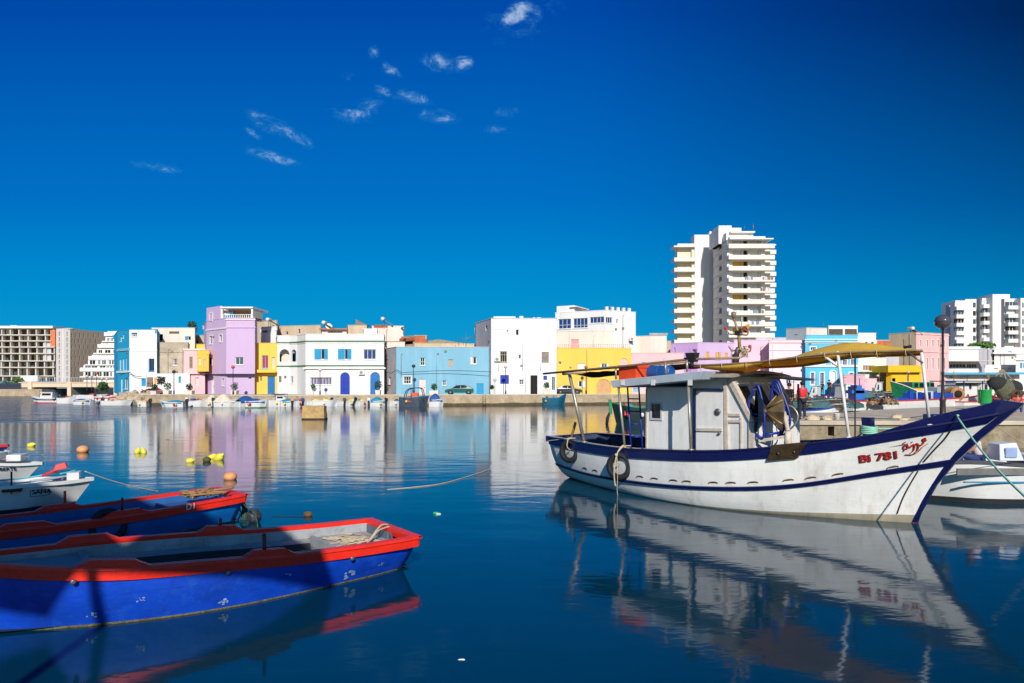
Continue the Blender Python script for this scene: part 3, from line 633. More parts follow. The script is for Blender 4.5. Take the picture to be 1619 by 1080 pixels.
# big white villa behind, with a glazed belvedere
mb.bm.free()
Yg = 104
Rg, Fg = house('white_villa', 'big white villa with blue ribbon windows and a crenellated roof, behind the yellow balustraded house', 'house', [(878, 108), (957.5, Yg), (1005, Yg+3)], zt('5', 118, Yg), [white],
      [(0, '5', 128, 195, 242, 285, W, {'n': 3, 'g': bglass, 'rail': .4}), (0, '5', 262, 188, 392, 278, W, {'n': 4, 'g': bglass, 'rail': .3}), (0, '5', 410, 176, 540, 234, W, {'n': 4, 'g': bglass}), (1, '5', 556, 180, 618, 234, W, {'n': 3, 'g': bglass}), (1, '5', 652, 196, 666, 234, W, {'n': 1}),
       (1, '5', 775, 360, 805, 415, W, {'n': 2, 'rail': .5, 'g': glp})], back=9)
mb = MB(Fg[0].M); z = Zy(487, 107); mb.box((.2, .1, zt('5', 118, Yg)), (3.2, 5, zt('5', 75, 107))); mb.box((2.6, -.3, zt('5', 92, 107)), (3.7, 5, zt('5', 84, 107)))
mb.M = Fg[1].M
for i in range(5): mb.box((i*1.1+.1, 0, zt('5', 118, Yg)+.08), (i*1.1+.55, .3, zt('5', 118, Yg)+.6))
mb.build('roof_blocks', white, Rg)
house('terrace_house', 'white terrace storey with pink and white doors above the yellow balustrade', 'house', [(881, 101), (944, 100), (970, 100)], zt('5', 305, 100), [offwhite],
      [(0, '5', 245, 378, 312, 460, 'door', {'c': mat('pink_blind', (235, 150, 150), .7, .1)}), (0, '5', 470, 385, 540, 460, 'panel', {'c': frame_w})], back=3, zb=5, bands=[(0, zt('5', 345, 100), .5, .5, beige)] if False else [])
Yo = 95
Ro, Fo = house('yellow_balustrade_house', 'bright yellow house with a white balustrade along its roof terrace', 'house', [(880.3, Yo), (969, Yo), (998, Yo+1)], zt('5', 462, Yo), [c_yellow],
      [(0, '5', 304, 594, 374, 652, 'panel', {'c': frame_w}), (0, '5', 505, 596, 580, 640, 'half', {'c': frame_w, 'leaf': (.2, .25), 'g': glp}), (0, '5', 130, 578, 158, 606, W, {'n': 2, 'g': glp}), (0, '5', 306, 752, 372, 808, 'half', {'c': frame_w, 'leaf': (.15, .5), 'g': dark}),
       (0, '5', 472, 735, 604, 850, 'arch', {'c': mat('tan_gate', (205, 160, 110), .8, .1)}), (1, '5', 682, 548, 758, 640, 'arch', {'c': c_salmon, 'nm': 'shutter'})], back=6)
mb = MB()
for f in Fo:
    mb.M = f.M; k = int(f.len/.3); zb_ = zt('5', 462, Yo)+.08
    for i in range(k): mb.lathe([(.04, 0), (.09, .15), (.04, .4), (.06, .5)], ((i+.5)*f.len/k, .1, zb_), n=6)
    mb.box((0, 0, zb_+.5), (f.len, .2, zb_+.58))
mb.build('balustrade', offwhite, Ro)
house('cream_flat_house', 'cream flat roofed house between the white villa and the high-rise', 'house', [(1004, 109), (1028, 108), (1054, 108)], zt('5', 350, 108), [offwhite], [], back=6, bands=[(1, zt('5', 340, 108), .3, .15, conc)])
house('ochre_slice_house', 'narrow ochre house edge beside the violet house, under the high-rise', 'house', [(1053, 112), (1061, 112)], zt('5', 396, 112), [beige], [], back=5)
house('pink_wall_house', 'low pale pink flat roofed house right of the yellow balustraded house', 'house', [(998.2, 96.5), (1081, 97)], zt('5', 505, 97), [c_pink], [(0, '5', 880, 585, 914, 605, 'panel', {'c': c_lblue}), (0, '5', 1130, 580, 1160, 612, 'panel', {'c': c_lblue}), (0, '5', 800, 815, 850, 850, 'panel', {'c': c_lblue})], back=7)
Yp = 101
house('violet_house', 'violet house with orange shutters in front of the high-rise', 'house', [(1060, 104), (1103, Yp), (1160, Yp+1)], zt('6', 948, Yp), [c_lilac, c_purple],
      [(1, '6', 358, 1016, 382, 1075, 'panel', {'c': c_orange}), (1, '6', 428, 1020, 470, 1075, 'half', {'c': c_orange, 'leaf': (.4, .4), 'g': curt}), (1, '6', 498, 1024, 520, 1060, 'panel', {'c': c_orange}), (0, '6', 120, 985, 130, 1035, W, {'n': 1}), (0, '7', 355, 338, 398, 420, 'open', {'deep': .5, 'c': c_purple})], back=7)
house('mauve_house', 'plain mauve house side behind the mast of the fishing boat', 'house', [(1160, 102), (1216, 103)], zt('7', 248, 103), [mat('mauve_render', (222, 190, 204), .8, .06, .4)], [], back=7)
house('rose_house', 'pale rose house with thin moulding, left of the ornate turquoise house', 'house', [(1216, 100), (1273, 100)], zt('7', 250, 100), [mat('pale_rose_render', (246, 212, 214), .8, .05, .4)],
      [(0, '8', 60, 700, 100, 740, W, {'n': 2, 'g': bglass}), (0, '8', 135, 585, 160, 600, W, {'n': 2})], back=8, bands=[(0, zt('7', 350, 100), .08, .08, offwhite), (0, zt('7', 275, 100), .15, .1, c_pink)])
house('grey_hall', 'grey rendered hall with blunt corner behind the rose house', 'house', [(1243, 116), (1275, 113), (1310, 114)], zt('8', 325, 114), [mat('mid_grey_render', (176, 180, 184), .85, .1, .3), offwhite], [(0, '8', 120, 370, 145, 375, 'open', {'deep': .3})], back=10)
house('zinc_roof_house', 'low house with pale zinc roof edge behind the mauve house', 'house', [(1195, 110), (1243, 110)], zt('7', 222, 110), [c_pgrey], [], back=6)
house('stone_loft', 'dark rubble stone loft with white piers above the ornate turquoise house', 'house', [(1310, 113.5), (1356, 113.5)], zt('8', 308, 113.5), [white],
      [(0, '8', 378, 318, 482, 378, 'panel', {'c': mat('rubble_stone', (98, 88, 72), .95, .4, 6, .6, 12), 'd': .3}), (0, '8', 496, 308, 586, 372, 'panel', {'c': MATS['rubble_stone'] if 'rubble_stone' in MATS else conc, 'd': .3})], back=8)
Ys = 99
so = dict(n=2, fr=frame_w, sur=.16, g=bglass)
house('ornate_turquoise_house', 'ornate turquoise house with white window surrounds and an arched white door', 'house', [(1273.3, Ys), (1356, Ys)], zt('8', 378, Ys), [mat('turquoise_render', (88, 190, 226), .8, .05, .4, .15, 8)],
      [(0, '8', 244, 655, 268, 740, W, dict(so)), (0, '8', 314, 655, 340, 740, W, dict(so)), (0, '8', 530, 655, 560, 685, W, dict(so)), (0, '8', 385, 640, 430, 790, 'arch', {'c': frame_w, 'ring': frame_w}),
       (0, '8', 242, 465, 280, 490, W, dict(so)), (0, '8', 240, 560, 270, 592, W, dict(so)), (0, '8', 315, 560, 345, 592, W, dict(so)), (0, '8', 400, 560, 430, 598, W, dict(so)), (0, '8', 480, 560, 510, 598, W, dict(so)), (0, '8', 540, 555, 568, 598, W, dict(so))], back=9,
      bands=[(0, zt('8', 412, Ys), .14, .12, frame_w), (0, zt('8', 430, Ys), .12, .18, frame_w), (0, zt('8', 612, Ys), .3, .15, frame_w), (0, zt('8', 442, Ys), .06, .08, frame_w)])
house('mint_house', 'pale mint house with two iron balconies, right of the ornate turquoise house', 'house', [(1356.2, 100), (1401, 101)], zt('8', 545, 100), [c_pale],
      [(0, '8', 632, 600, 716, 640, W, {'n': 4, 'g': mat('brown_blind', (150, 110, 85), .8, .2)}), (0, '8', 735, 605, 800, 640, W, {'n': 3, 'g': dark}), (0, '8', 745, 705, 765, 760, 'door', {'c': glp})], back=8, bands=[(0, zt('8', 648, 100), .15, .6, c_pale)])
house('back_white_house', 'white flat roofed house rising behind the ornate turquoise house and the stone loft', 'house', [(1356, 108), (1385, 108)], zt('8', 362, 108), [white], [(0, '8', 648, 425, 666, 445, W, {'n': 1}), (0, '8', 692, 425, 712, 445, W, {'n': 1})], back=8)
house('brick_ridge_house', 'low red brick roofline between the white house and the pink house', 'house', [(1384, 112), (1407, 112)], zt('8', 415, 112), [brick], [], back=6, copem=offwhite)
house('rose_wall_house', 'small dusty rose windowless house in front of the mint house', 'house', [(1330, 95), (1357, 94.5), (1368, 94.5)], zt('8', 672, 95), [mat('dusty_rose', (222, 172, 182), .85, .08, .5)], [], back=4)
house('pale_pink_shed', 'small pale pink shed right of the dusty rose house', 'house', [(1368.2, 96), (1386, 96)], zt('8', 700, 96), [c_pink], [(0, '8', 700, 765, 712, 790, W, {'n': 1})], back=2)
Yk = 108
pw_ = dict(n=1, fr=frame_w, g=bglass, sur=.1)
house('pink_corner_house', 'tall pink house with beige blank side and rows of slim windows', 'house', [(1405.5, 112), (1448.5, Yk), (1500, Yk+4)], zt('9', 355, Yk), [beige, c_salmon],
      [(1, '9', x-5, 412, x+5, 462, W, dict(pw_)) for x in (306, 355, 396, 436, 480)]+[(1, '9', x-5, 545, x+5, 630, W, dict(pw_)) for x in (306, 355, 397, 437, 482)], back=10,
      bands=[(1, zt('9', 500, Yk), .15, .1, c_pink), (1, zt('9', 368, Yk), .12, .1, c_pink)])
mb = MB(); Y = 110.5; mb.box((xq(1400, Y), Y, QZ), (xq(1446, Y), Y+1.2, zt('9', 515, Y))); tag(mb.build('grey_hut', c_pgrey), 'grey flat lean-to under the beige side of the pink house', 'shed')
Yz = 97
Rz, _ = house('yellow_kiosk', 'single storey bright yellow building with deep flat fascia, in front of the pink house', 'building', [(1401, Yz), (1410, Yz-.6), (1457, Yz-.6)], zt('8', 655, Yz), [c_byellow],
      [(1, '8', 845, 695, 872, 740, 'open', {'deep': 1})], back=6)
mb = MB(); mb.box((xq(1403, Yz-1), Yz-1.2, zt('8', 652, Yz)), (xq(1457, Yz-1), Yz+4, zt('8', 602, Yz))); mb.build('fascia', c_byellow, Rz)
# right: long low white buildings
house('long_white_hall', 'long white low hall with a ribbon of windows right of the pink house', 'building', [(1500, 125), (1547, 125), (1572, 135)], zt('9', 470, 125), [white, c_pgrey],
      [(0, '9', 525, 588, 645, 618, W, {'n': 5, 'g': glp}), (0, '9', 650, 588, 728, 618, W, {'n': 4, 'g': glp})], back=14, bands=[(0, zt('9', 572, 125), .12, 2.2, offwhite), (0, zt('9', 480, 125), .5, .2, white)])
house('long_white_block', 'white stepped building with blue sign strip behind the long white hall', 'building', [(1572, 133), (1619, 133), (1680, 133)], zt('9', 468, 133), [white],
      [(0, '9', 955, 495, 985, 505, 'panel', {'c': c_teal})], back=14, bands=[(0, zt('9', 515, 133), .3, .8, white)])
house('white_shopfront', 'low white shop row with small dark windows at the right edge of the quay', 'building', [(1557, 116), (1606, 116)], zt('9', 598, 116), [white],
      [(0, '9', 850, 602, 882, 628, 'panel', {'c': mat('orange_poster', (215, 140, 95), .6, .2)}), (0, '9', 905, 600, 930, 625, W, {'n': 1, 'g': bglass}), (0, '9', 962, 600, 990, 625, W, {'n': 1, 'g': bglass}), (0, '9', 752, 602, 785, 628, 'panel', {'c': mat('red_blind', (190, 80, 60), .7, .1)})], back=8)
house('edge_white_house', 'white house with blue shutters at the far right edge', 'house', [(1606, 113), (1690, 113)], zt('9', 520, 113), [white], [(0, '9', 1045, 580, 1062, 622, 'panel', {'c': c_blue}), (0, '9', 1070, 582, 1085, 620, W, {'n': 1})], back=8, bands=[(0, zt('9', 562, 113), .15, .3, white)])
house('market_shed', 'low pale market shed with grey doors behind the blue cabin boat', 'building', [(1490, 112), (1612, 110)], zt('9', 655, 111), [offwhite],
      [(0, '9', 520, 665, 560, 700, W, {'n': 3}), (0, '9', 600, 668, 640, 700, 'panel', {'c': c_pgrey}), (0, '9', 822, 680, 860, 715, W, {'n': 2, 'g': glp}), (0, '9', 930, 680, 1000, 715, 'panel', {'c': c_pgrey})], back=5,
      bands=[(0, zt('9', 668, 111), .35, 1.2, mat('blue_awning', (80, 165, 195), .7, .1))])
# ---------------- high-rise ----------------
cream = mat('cream_balcony', (228, 221, 209), .8, .05, .2, dirt=(210, 190, 160), dirtamt=.2)
redb_ = mat('red_cloth', (150, 110, 108), .8, .2)
Rh = thing('high_rise', 'white sixteen storey high-rise with stacked cream balconies, tallest building in view', 'building', (60, 195, QZ))
Ya, Yb_ = 184.0, 200.0
xa = lambda p, Y=Ya: xq(p, Y)
zroofR = Zy(340+185/4.695, Ya); zroofL = Zy(340+240/4.695, Yb_)
mb = MB()
faceR = Face((xa(1155), Ya+1.2), (xa(1212), Ya+1.2)); fl = 17.57/F*Ya; zs0 = Zy(340+250/4.695, Ya)
holes = []; wins_ = []
for k in range(16):
    zf = zs0-(k)*fl                     # slab level
    for (c0, c1, nm) in ((566, 682, 0), (694, 780, 1)):
        u0 = xa(1040+c0/4.695)-xa(1155); u1 = xa(1040+c1/4.695)-xa(1155)
        holes.append((u0, u1, zf+1.3, zf+2.75)); wins_.append((u0, u1, zf+1.3, zf+2.75, nm, k))
wall_faces(mb, faceR, 0, faceR.len, QZ, zroofR, holes, white, .5)
mb.box((xa(1212), Ya+3, QZ), (xa(1223), Ya+16, zroofR-1), offwhite)
fs = Face((xa(1128, 200), 200), (xa(1151), Ya+.8)); wall_faces(mb, fs, 0, fs.len, QZ, zroofR, [(fs.len*.42, fs.len*.62, zs0-k*fl+.9, zs0-k*fl+2.8) for k in range(16)], white, .6)
mb.box((xa(1151), Ya+.8, QZ), (xa(1155), Ya+1.3, zroofR), white)
for k in range(16):
    zf = zs0-k*fl; mb.M = fs.M; mb.poly([(fs.len*.42, .55, zf+.9), (fs.len*.62, .55, zf+.9), (fs.len*.62, .55, zf+2.8), (fs.len*.42, .55, zf+2.8)], dark); mb.M = None
# stair strip, ribbed
mb.box((xq(1098.6, 202), 202, QZ), (xq(1129, 202), 216, Zy(340+245/4.695, 202)), white)
for i in range(12): x = xq(1099.5, 202)+(xq(1128, 202)-xq(1099.5, 202))*i/11; mb.box((x-.07, 201.82, QZ), (x+.07, 202.001, Zy(340+250/4.695, 202)), white)
mb.box((xq(1098.6, 200), 200, QZ), (xq(1102.5, 200), 202, Zy(340+244/4.695, 200)), white)
# left block
mb.box((xq(1072.5, 200), 201.2, QZ), (xq(1098.4, 200), 204, zroofL), mat('pale_yellow_render', (226, 214, 188), .8, .05, .2))
mb.box((xq(1094, 200), 200.3, QZ), (xq(1098.5, 200), 201.2, zroofL), MATS['pale_yellow_render'])
# upper storeys and roof plates
mb.box((xa(1098, 203), 203, zroofL-.5), (xa(1129, 203), 207, Zy(340+146/4.695, 203)), white)
mb.box((59.0, 187, zroofR), (63, 201, Zy(340+135/4.695, 188)), white)
mb.box((xa(1145), Ya+5, zroofR), (xa(1182), Ya+14, Zy(340+95/4.695, Ya+5)), white); mb.box((xa(1147), Ya+6, zroofR), (xa(1168), Ya+13, Zy(340+78/4.695, Ya+6)), white)
mb.box((xa(1152), Ya+2, zroofR), (xa(1195), Ya+13, Zy(340+130/4.695, Ya+2)), white); mb.box((xa(1157), Ya+1, Zy(340+130/4.695, Ya+1)), (xa(1196), Ya+13, Zy(340+120/4.695, Ya+1)), white)
mb.box((xa(1155), Ya+.8, zroofR+.3), (xa(1212), Ya+13, Zy(340+154/4.695, Ya)), white)
mb.box((xa(1152), Ya-1, zroofR), (xa(1221), Ya+12, zroofR+.3), white)
mb.box((xq(1064.5, 200), 199.2, zroofL), (xq(1099, 200), 204, zroofL+.35), white); mb.box((xq(1072, 200), 200.5, zroofL+.35), (xq(1099, 200), 204, zroofL+1.2), white)
mb.box((xa(1212), Ya+2.2, zroofR-1), (xa(1232), Ya+14, zroofR-.7), white); mb.box((xq(1122, 205), 205, Zy(340+146/4.695, 203)), (xq(1127, 205), 207, Zy(340+110/4.695, 203)), white)
mb.build('tower_wall', None, Rh)
for k in range(13):
    zf = zs0-k*fl
    mb = MB(); mb.box((xa(1150.5), Ya-.9, zf), (xa(1223), Ya+1.15, zf+.2)); mb.box((xa(1150.5), Ya-.9, zf+.2), (xa(1223), Ya-.72, zf+1.15)); mb.box((xa(1150.5), Ya-.72, zf+.2), (xa(1150.5)+.15, Ya+1, zf+1.15))
    for i in range(26): x = xa(1150.5)+(xa(1223)-xa(1150.5))*(i+.5)/26; mb.box((x-.05, Ya-.94, zf+.25), (x+.05, Ya-.9, zf+1.1))
    # left wrap of the balcony along the side, casting its tooth of shadow
    mb.hexa([(xa(1150.5), Ya, zf), (xa(1150.5)+.6, Ya, zf), (xa(1128, 197)+.6, 197, zf), (xa(1128, 197)-.1, 197, zf), (xa(1150.5), Ya, zf+1.05), (xa(1150.5)+.6, Ya, zf+1.05), (xa(1128, 197)+.6, 197, zf+1.05), (xa(1128, 197)-.1, 197, zf+1.05)])
    mb.build('balcony', cream, Rh)
    mb = MB(); mb.box((xa(1212), Ya+2.0, zf-1.0), (xa(1231.8), Ya+4.5, zf+.1)); mb.build('balcony', cream, Rh)
fl2 = 16.17/F*Yb_; z0_ = Zy(340+348/4.695, Yb_)
for k in range(11):
    zf = z0_-k*fl2; mb = MB(); mb.box((xq(1064.8, 200), 199, zf), (xq(1098.8, 200), 201.15, zf+.2)); mb.box((xq(1064.8, 200), 199, zf+.2), (xq(1098.8, 200), 199.2, zf+1.1)); mb.box((xq(1064.8, 200), 199.2, zf+.2), (xq(1064.8, 200)+.2, 203, zf+1.1))
    mb.build('balcony', cream, Rh)
rnl = random.Random(8); blind_ = mat('blue_cloth', (120, 140, 175), .8, .2)
for k in range(8):                                         # washing and boxes on the balconies
    mb = MB(); i = rnl.randint(0, 8); zf = zs0-i*fl; x = xa(1150.5)+rnl.uniform(1, 10)
    for _ in range(rnl.randint(1, 4)): w_ = rnl.uniform(.3, .8); mb.box((x, Ya-.99, zf+.5), (x+w_, Ya-.95, zf+rnl.uniform(1.2, 1.5)), rnl.choice((redb_, glp, frame_w, c_pgrey, blind_))); x += w_+.15
    mb.build('washing', None, Rh)
blind = mat('pale_blind', (205, 205, 205), .7, .08); 
for (u0, u1, z0, z1, nm, k) in wins_[:26]:
    mb = MB(faceR.M); mb.poly([(u0, .45, z0), (u1, .45, z0), (u1, .45, z1), (u0, .45, z1)], [blind, dark, blind, glp, mat('yellow_blind', (225, 170, 50), .8, .2), blind][(k*2+nm*3) % 6] if not nm else [blind, frame_w][k % 2])
    mb.box((u0, .38, z0), (u1, .44, z0+.12), frame_g); x = u0+(u1-u0)*(.55+.2*nm); mb.box((x, .36, z0), (x+.12, .44, z1), frame_g)
    if not nm: mb.poly([(u1-1.1, .44, z0+.1), (u1-.2, .44, z0+.1), (u1-.2, .44, z1), (u1-1.1, .44, z1)], dark)
    mb.build('window', None, Rh)
mb = MB(); mb.tube([px(1191, 366, 190), px(1191, 353, 190)], .12); mb.tube([px(1177, 362, 190), px(1177, 357, 190)], .06); mb.build('antenna', steel, Rh)
# ---------------- apartment block, right ----------------
Rq = thing('apartment_block', 'large white apartment block with banded balconies at the right edge of the skyline', 'building', (190, 260, QZ))
Y0 = 250.0; mb = MB(); x9 = lambda c, Y=Y0: xq(1390+c/4.694, Y); z9 = lambda c, Y=Y0: Zy(450+c/4.694, Y)
gs = mat('side_wall_shade_blue', (150, 168, 196), .85, .1, .2)  # the side wall's sky-blue shade is put into its colour
def bb(c0, c1, Y, dep, ctop, m=white): mb.box((x9(c0, Y), Y, QZ), (x9(c1, Y), Y+dep, z9(ctop, Y)), m)
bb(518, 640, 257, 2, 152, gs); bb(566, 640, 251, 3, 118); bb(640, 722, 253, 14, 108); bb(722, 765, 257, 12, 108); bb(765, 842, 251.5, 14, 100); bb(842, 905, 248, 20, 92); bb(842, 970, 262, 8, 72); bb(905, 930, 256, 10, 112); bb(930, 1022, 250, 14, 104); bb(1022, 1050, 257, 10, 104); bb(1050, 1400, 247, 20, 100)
mb.build('block_wall', None, Rq)
flz = 62/4.694/F*Y0
for (c0, c1, Y, t0) in ((562, 645, 250, 170), (762, 840, 250.4, 155), (945, 1025, 249, 165)):
    for k in range(6 if c0 < 900 else 5):
        zc = z9(t0+k*61.5, Y)
        mb = MB(); mb.box((x9(c0, Y), Y-1, zc-1.0), (x9(c1, Y), Y+.9, zc+.35)); mb.build('balcony', white, Rq)
        mb = MB(); mb.box((x9(c0+5, Y), Y+.4, zc+.4), (x9(c1-14, Y), Y+.99 if c0 != 762 else Y+1.08, zc+1.9), [dark, glp, blind, glp][(k+c0) % 4]); mb.box((x9(c0+25, Y), Y+.3, zc+.4), (x9(c0+28, Y), Y+.39, zc+1.9), frame_w); mb.box((x9(c0+48, Y), Y+.3, zc+.4), (x9(c0+51, Y), Y+.39, zc+1.9), frame_w); mb.build('window', None, Rq)
for (c0, c1, Y) in ((696, 716, 253), (908, 922, 256), (1062, 1072, 247)):
    for k in range(6):
        zc = z9(150+k*61.5, Y); mb = MB(); mb.box((x9(c0, Y), Y-.06, zc-.8), (x9(c1, Y), Y+.1, zc+.8), dark if k % 2 else glp); mb.box((x9(c0, Y)-.1, Y-.2, zc-.95), (x9(c1, Y)+.1, Y-.05, zc-.82), frame_g); mb.build('window', None, Rq)
# ---------------- left: unfinished hotel, slab block, stepped terraces ----------------
Y0 = 250.0; rc = mat('raw_concrete', (200, 192, 180), .9, .12, .3, .2, 3); rcw = mat('blockwork', (186, 178, 168), .9, .15, .4)
Rc = thing('unfinished_block', 'unfinished concrete frame building with open floors at the left edge', 'building', (-170, 256, QZ))
x1 = lambda c, Y=Y0: xq(c/6.0, Y); z1_ = lambda c, Y=Y0: Zy(480+c/6.0, Y)
mb = MB(); mb.box((x1(-400), Y0-1.2, z1_(236)), (x1(520), Y0+14, z1_(214)), frame_w); mb.box((x1(40), Y0+3, z1_(214)), (x1(108), Y0+8, z1_(200)), rc)
lev = [300, 356, 414, 475, 545, 607, 688]
for z in lev: mb.box((x1(-400), Y0-.8, z1_(z+4)), (x1(532 if z > 360 else 500), Y0+12, z1_(z-6)), rc)
mb.build('floor_slab', None, Rc)
mb = MB(); rnd = random.Random(3)
allv = [236]+lev+[740]
for i in range(8):
    za, zb_ = z1_(allv[i+1]-6), z1_(allv[i])
    off = rnd.uniform(-10, 10)
    for c in range(-390, 540, 82): mb.box((x1(c+off), Y0-.3, za), (x1(c+off+11), Y0+1, zb_), rc)
mb.build('columns', None, Rc)
for i in range(8):
    mb = MB(); za, zb_ = z1_(allv[i+1]-6), z1_(allv[i])
    mb.box((x1(-395), Y0+7.4, za), (x1(500), Y0+7.8, zb_), rcw)
    for c in range(-390, 500, 41):
        r_ = rnd.random()
        if r_ < .42: mb.box((x1(c), Y0+rnd.uniform(2, 6), za), (x1(c+41*rnd.uniform(.5, 1)), Y0+7.5, zb_), rcw if r_ < .24 else rc)
        elif r_ < .5: mb.box((x1(c), Y0+1.5, za), (x1(c+30), Y0+1.7, za+(zb_-za)*.6), glp)
    if 2 <= i <= 4 : mb.box((x1(405), Y0+.2, za), (x1(480), Y0+.6, zb_), c_pgrey)
    mb.build('infill', None, Rc)
mb = MB(); mb.box((x1(484), Y0-.4, z1_(408)), (x1(530), Y0+.4, z1_(252))); mb.build('orange_panel', mat('orange_panel', (232, 120, 70), .7, .1), Rc)
mb = MB(); mb.box((x1(250), Y0-3, z1_(740)), (x1(410), Y0-1.4, z1_(684))); mb.build('site_hut', frame_w, Rc)
Rd = thing('slot_window_block', 'grey brown slab block with staggered slot windows, left of the stepped terraces', 'building', (-150, 262, QZ))
grb = mat('grey_brown_cladding', (172, 156, 136), .85, .08, .3); grl = mat('light_grey_cladding', (200, 194, 190), .85, .06, .3)
f1 = Face((x1(532, 249), 249), (x1(665, 246), 246)); f2 = Face((x1(665, 246), 246), (x1(1030, 263), 263))
mb = MB(); h1 = []; h2 = []
def hz(f, c, y0, y1, w_=12):
    a = f.uz(*cr('1', c-w_/2, y1)); b = f.uz(*cr('1', c+w_/2, y0)); return (a[0], b[0], a[1], b[1])
for i in range(9):
    y = 268+i*54; h1 += [hz(f1, 563, y, y+40), hz(f1, 636, y+2, y+44)]
    for c in ((680, 716, 758, 798, 838, 893, 936) if i % 2 == 0 else (684, 712, 745, 782, 818, 858, 908)):
        if 250+i*54 > 300+ (1000-c)*1.25: continue
        h2.append(hz(f2, c, 282+i*54, 322+i*54, 9))
wall_faces(mb, f1, 0, f1.len, QZ, z1_(240, 246), h1, grl, .5); wall_faces(mb, f2, 0, f2.len, QZ, z1_(250, 247), h2, grb, .5)
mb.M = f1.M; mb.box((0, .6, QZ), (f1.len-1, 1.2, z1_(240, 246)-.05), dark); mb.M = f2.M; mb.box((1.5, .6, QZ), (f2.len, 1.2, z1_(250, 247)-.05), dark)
mb.M = f2.M; mb.box((0, 0.001, z1_(250, 247)-.04), (f2.len, 1.0, z1_(250, 247)+.3), grb); mb.M = f1.M; mb.box((0, .001, z1_(240, 246)-.04), (f1.len, 1.0, z1_(240, 246)+.3), grl)
mb.M = f1.M; mb.box((f1.len*.5-.2, -.15, QZ), (f1.len*.5+.2, -.001, z1_(240, 246)), frame_w)
mb.build('cladding_wall', None, Rd)
Re = thing('stepped_terrace_block', 'white building with terraces stepping up to the right, behind the turquoise corner house', 'building', (-140, 240, QZ))
Y0 = 232.0; st = [(1020, 262, 300), (1000, 318, 356), (958, 374, 412), (918, 432, 470), (872, 486, 524), (836, 532, 578), (792, 586, 634), (792, 642, 690)]
for i, (c, a, b) in enumerate(st):
    mb = MB(); Y = Y0+(7-i)*1.2
    zt0, zb0 = z1_(a, Y), z1_(st[i+1][1], Y) if i < 7 else QZ
    mb.box((x1(c, Y), Y, zb0), (x1(1200, Y), Y+9, zt0), white); mb.box((x1(c-8, Y), Y-1.6, z1_(b+10, Y)), (x1(1200, Y), Y-.001, z1_(b, Y)), frame_w)
    mb.box((x1(c-8, Y), Y-1.6, z1_(b+2, Y)+.1), (x1(1200, Y), Y-1.45, z1_(b, Y)+.9), white) if i % 2 == 0 else None
    mb.build('terrace_storey', None, Re)
    x = c+18; j = 0
    while x < 1130:
        w_ = rnd.choice((20, 34, 50)); mb = MB(); mb.box((x1(x, Y), Y-.06, z1_(b, Y)+.05), (x1(x+w_, Y), Y+.02, z1_(a+8, Y)), rnd.choice((dark, glp, dark))); mb.box((x1(x+w_*.5, Y)-.06, Y-.12, z1_(b, Y)+.05), (x1(x+w_*.5, Y)+.06, Y-.061, z1_(a+8, Y)), frame_w); mb.build('window', None, Re); x += w_+rnd.choice((18, 28, 12))
# bridge over the canal
Y0 = 150.0; x1 = lambda c, Y=150.0: xq(c/6.0, Y); z1_ = lambda c, Y=150.0: Zy(480+c/6.0, Y); bm_ = mat('bridge_concrete', (226, 200, 170), .85, .08, .3)
Rb = thing('canal_bridge', 'flat cream concrete road bridge across the canal at the left', 'bridge', (-90, 152, 0))
mb = MB(); mb.box((x1(180), Y0, z1_(792)), (x1(1250), Y0+9, z1_(752))); mb.box((x1(180), Y0-.15, z1_(752)), (x1(1250), Y0+.3, z1_(745)))
mb.build('deck', bm_, Rb)
for c in (272, 645, 1085):
    mb = MB(); mb.box((x1(c), Y0-.3, -2), (x1(c+36), Y0+8, z1_(742))); mb.build('bridge_pier', bm_, Rb)
mb = MB(); x = x1(310)
while x < x1(1240): mb.box((x, Y0+.1, z1_(745)), (x+.06, Y0+.16, z1_(745)+.9)); x += .6
mb.box((x1(310), Y0+.08, z1_(745)+.9), (x1(1240), Y0+.18, z1_(745)+.97)); mb.build('railing', c_pgrey, Rb)
mb = MB(); mb.box((-110, 262, QZ), (-40, 263, 2.9)); tag(mb.build('canal_back_wall', beige), 'shaded wall closing the canal behind the bridge', 'wall')
# ---------------- the white fishing boat ----------------
O_ = V((2.264, 21.847, 0)); DIR = V((.6553, -.7554, 0)); RZ = atan2(DIR.y, DIR.x)
boat = thing('fishing_boat', 'white wooden fishing boat with navy rails, small cabin and yellow awning, in the right foreground', 'fishing boat', O_, RZ)
BM = RM[boat.name]; BI = BM.inverted()
hullw = mat('hull_white_paint', (240, 236, 227), .45, .08, 1.2, .5, 3.2, dirt=(165, 150, 122), dirtamt=.5, streak=True, planks=1.9)
navy = mat('navy_gloss_paint', (17, 22, 76), .28, .15, 3, .12, 14, dirt=(48, 48, 80), dirtamt=.35, coat=.2)
cabp = mat('cabin_paint', (232, 230, 224), .55, .06, 2.0, .2, 12, dirt=(172, 150, 128), dirtamt=.35, streak=True)
trimp = mat('peeling_trim', (206, 192, 174), .7, .15, 5, .3, 25, dirt=(150, 95, 70), dirtamt=.6)
roofp = mat('roof_paint', (176, 186, 194), .6, .1, 2, .25, 10, dirt=(130, 120, 105), dirtamt=.5, streak=True)
deckm = mat('deck_dark', (66, 72, 84), .75, .25, 2)
inner = mat('inner_bulwark', (46, 58, 88), .6, .2, 2)
brass = mat('bronze_plate', (92, 74, 50), .42, .3, 6, .2, 20, metal=.7, dirt=(50, 40, 30), dirtamt=.5)
bronze = mat('drum_bronze', (168, 140, 96), .45, .3, 5, .1, 12, metal=.35)
bluep = mat('blue_tube_paint', (22, 48, 138), .4, .15, 6)
pole = mat('pole_galvanised', (178, 168, 152), .4, .15, 6, metal=.55)
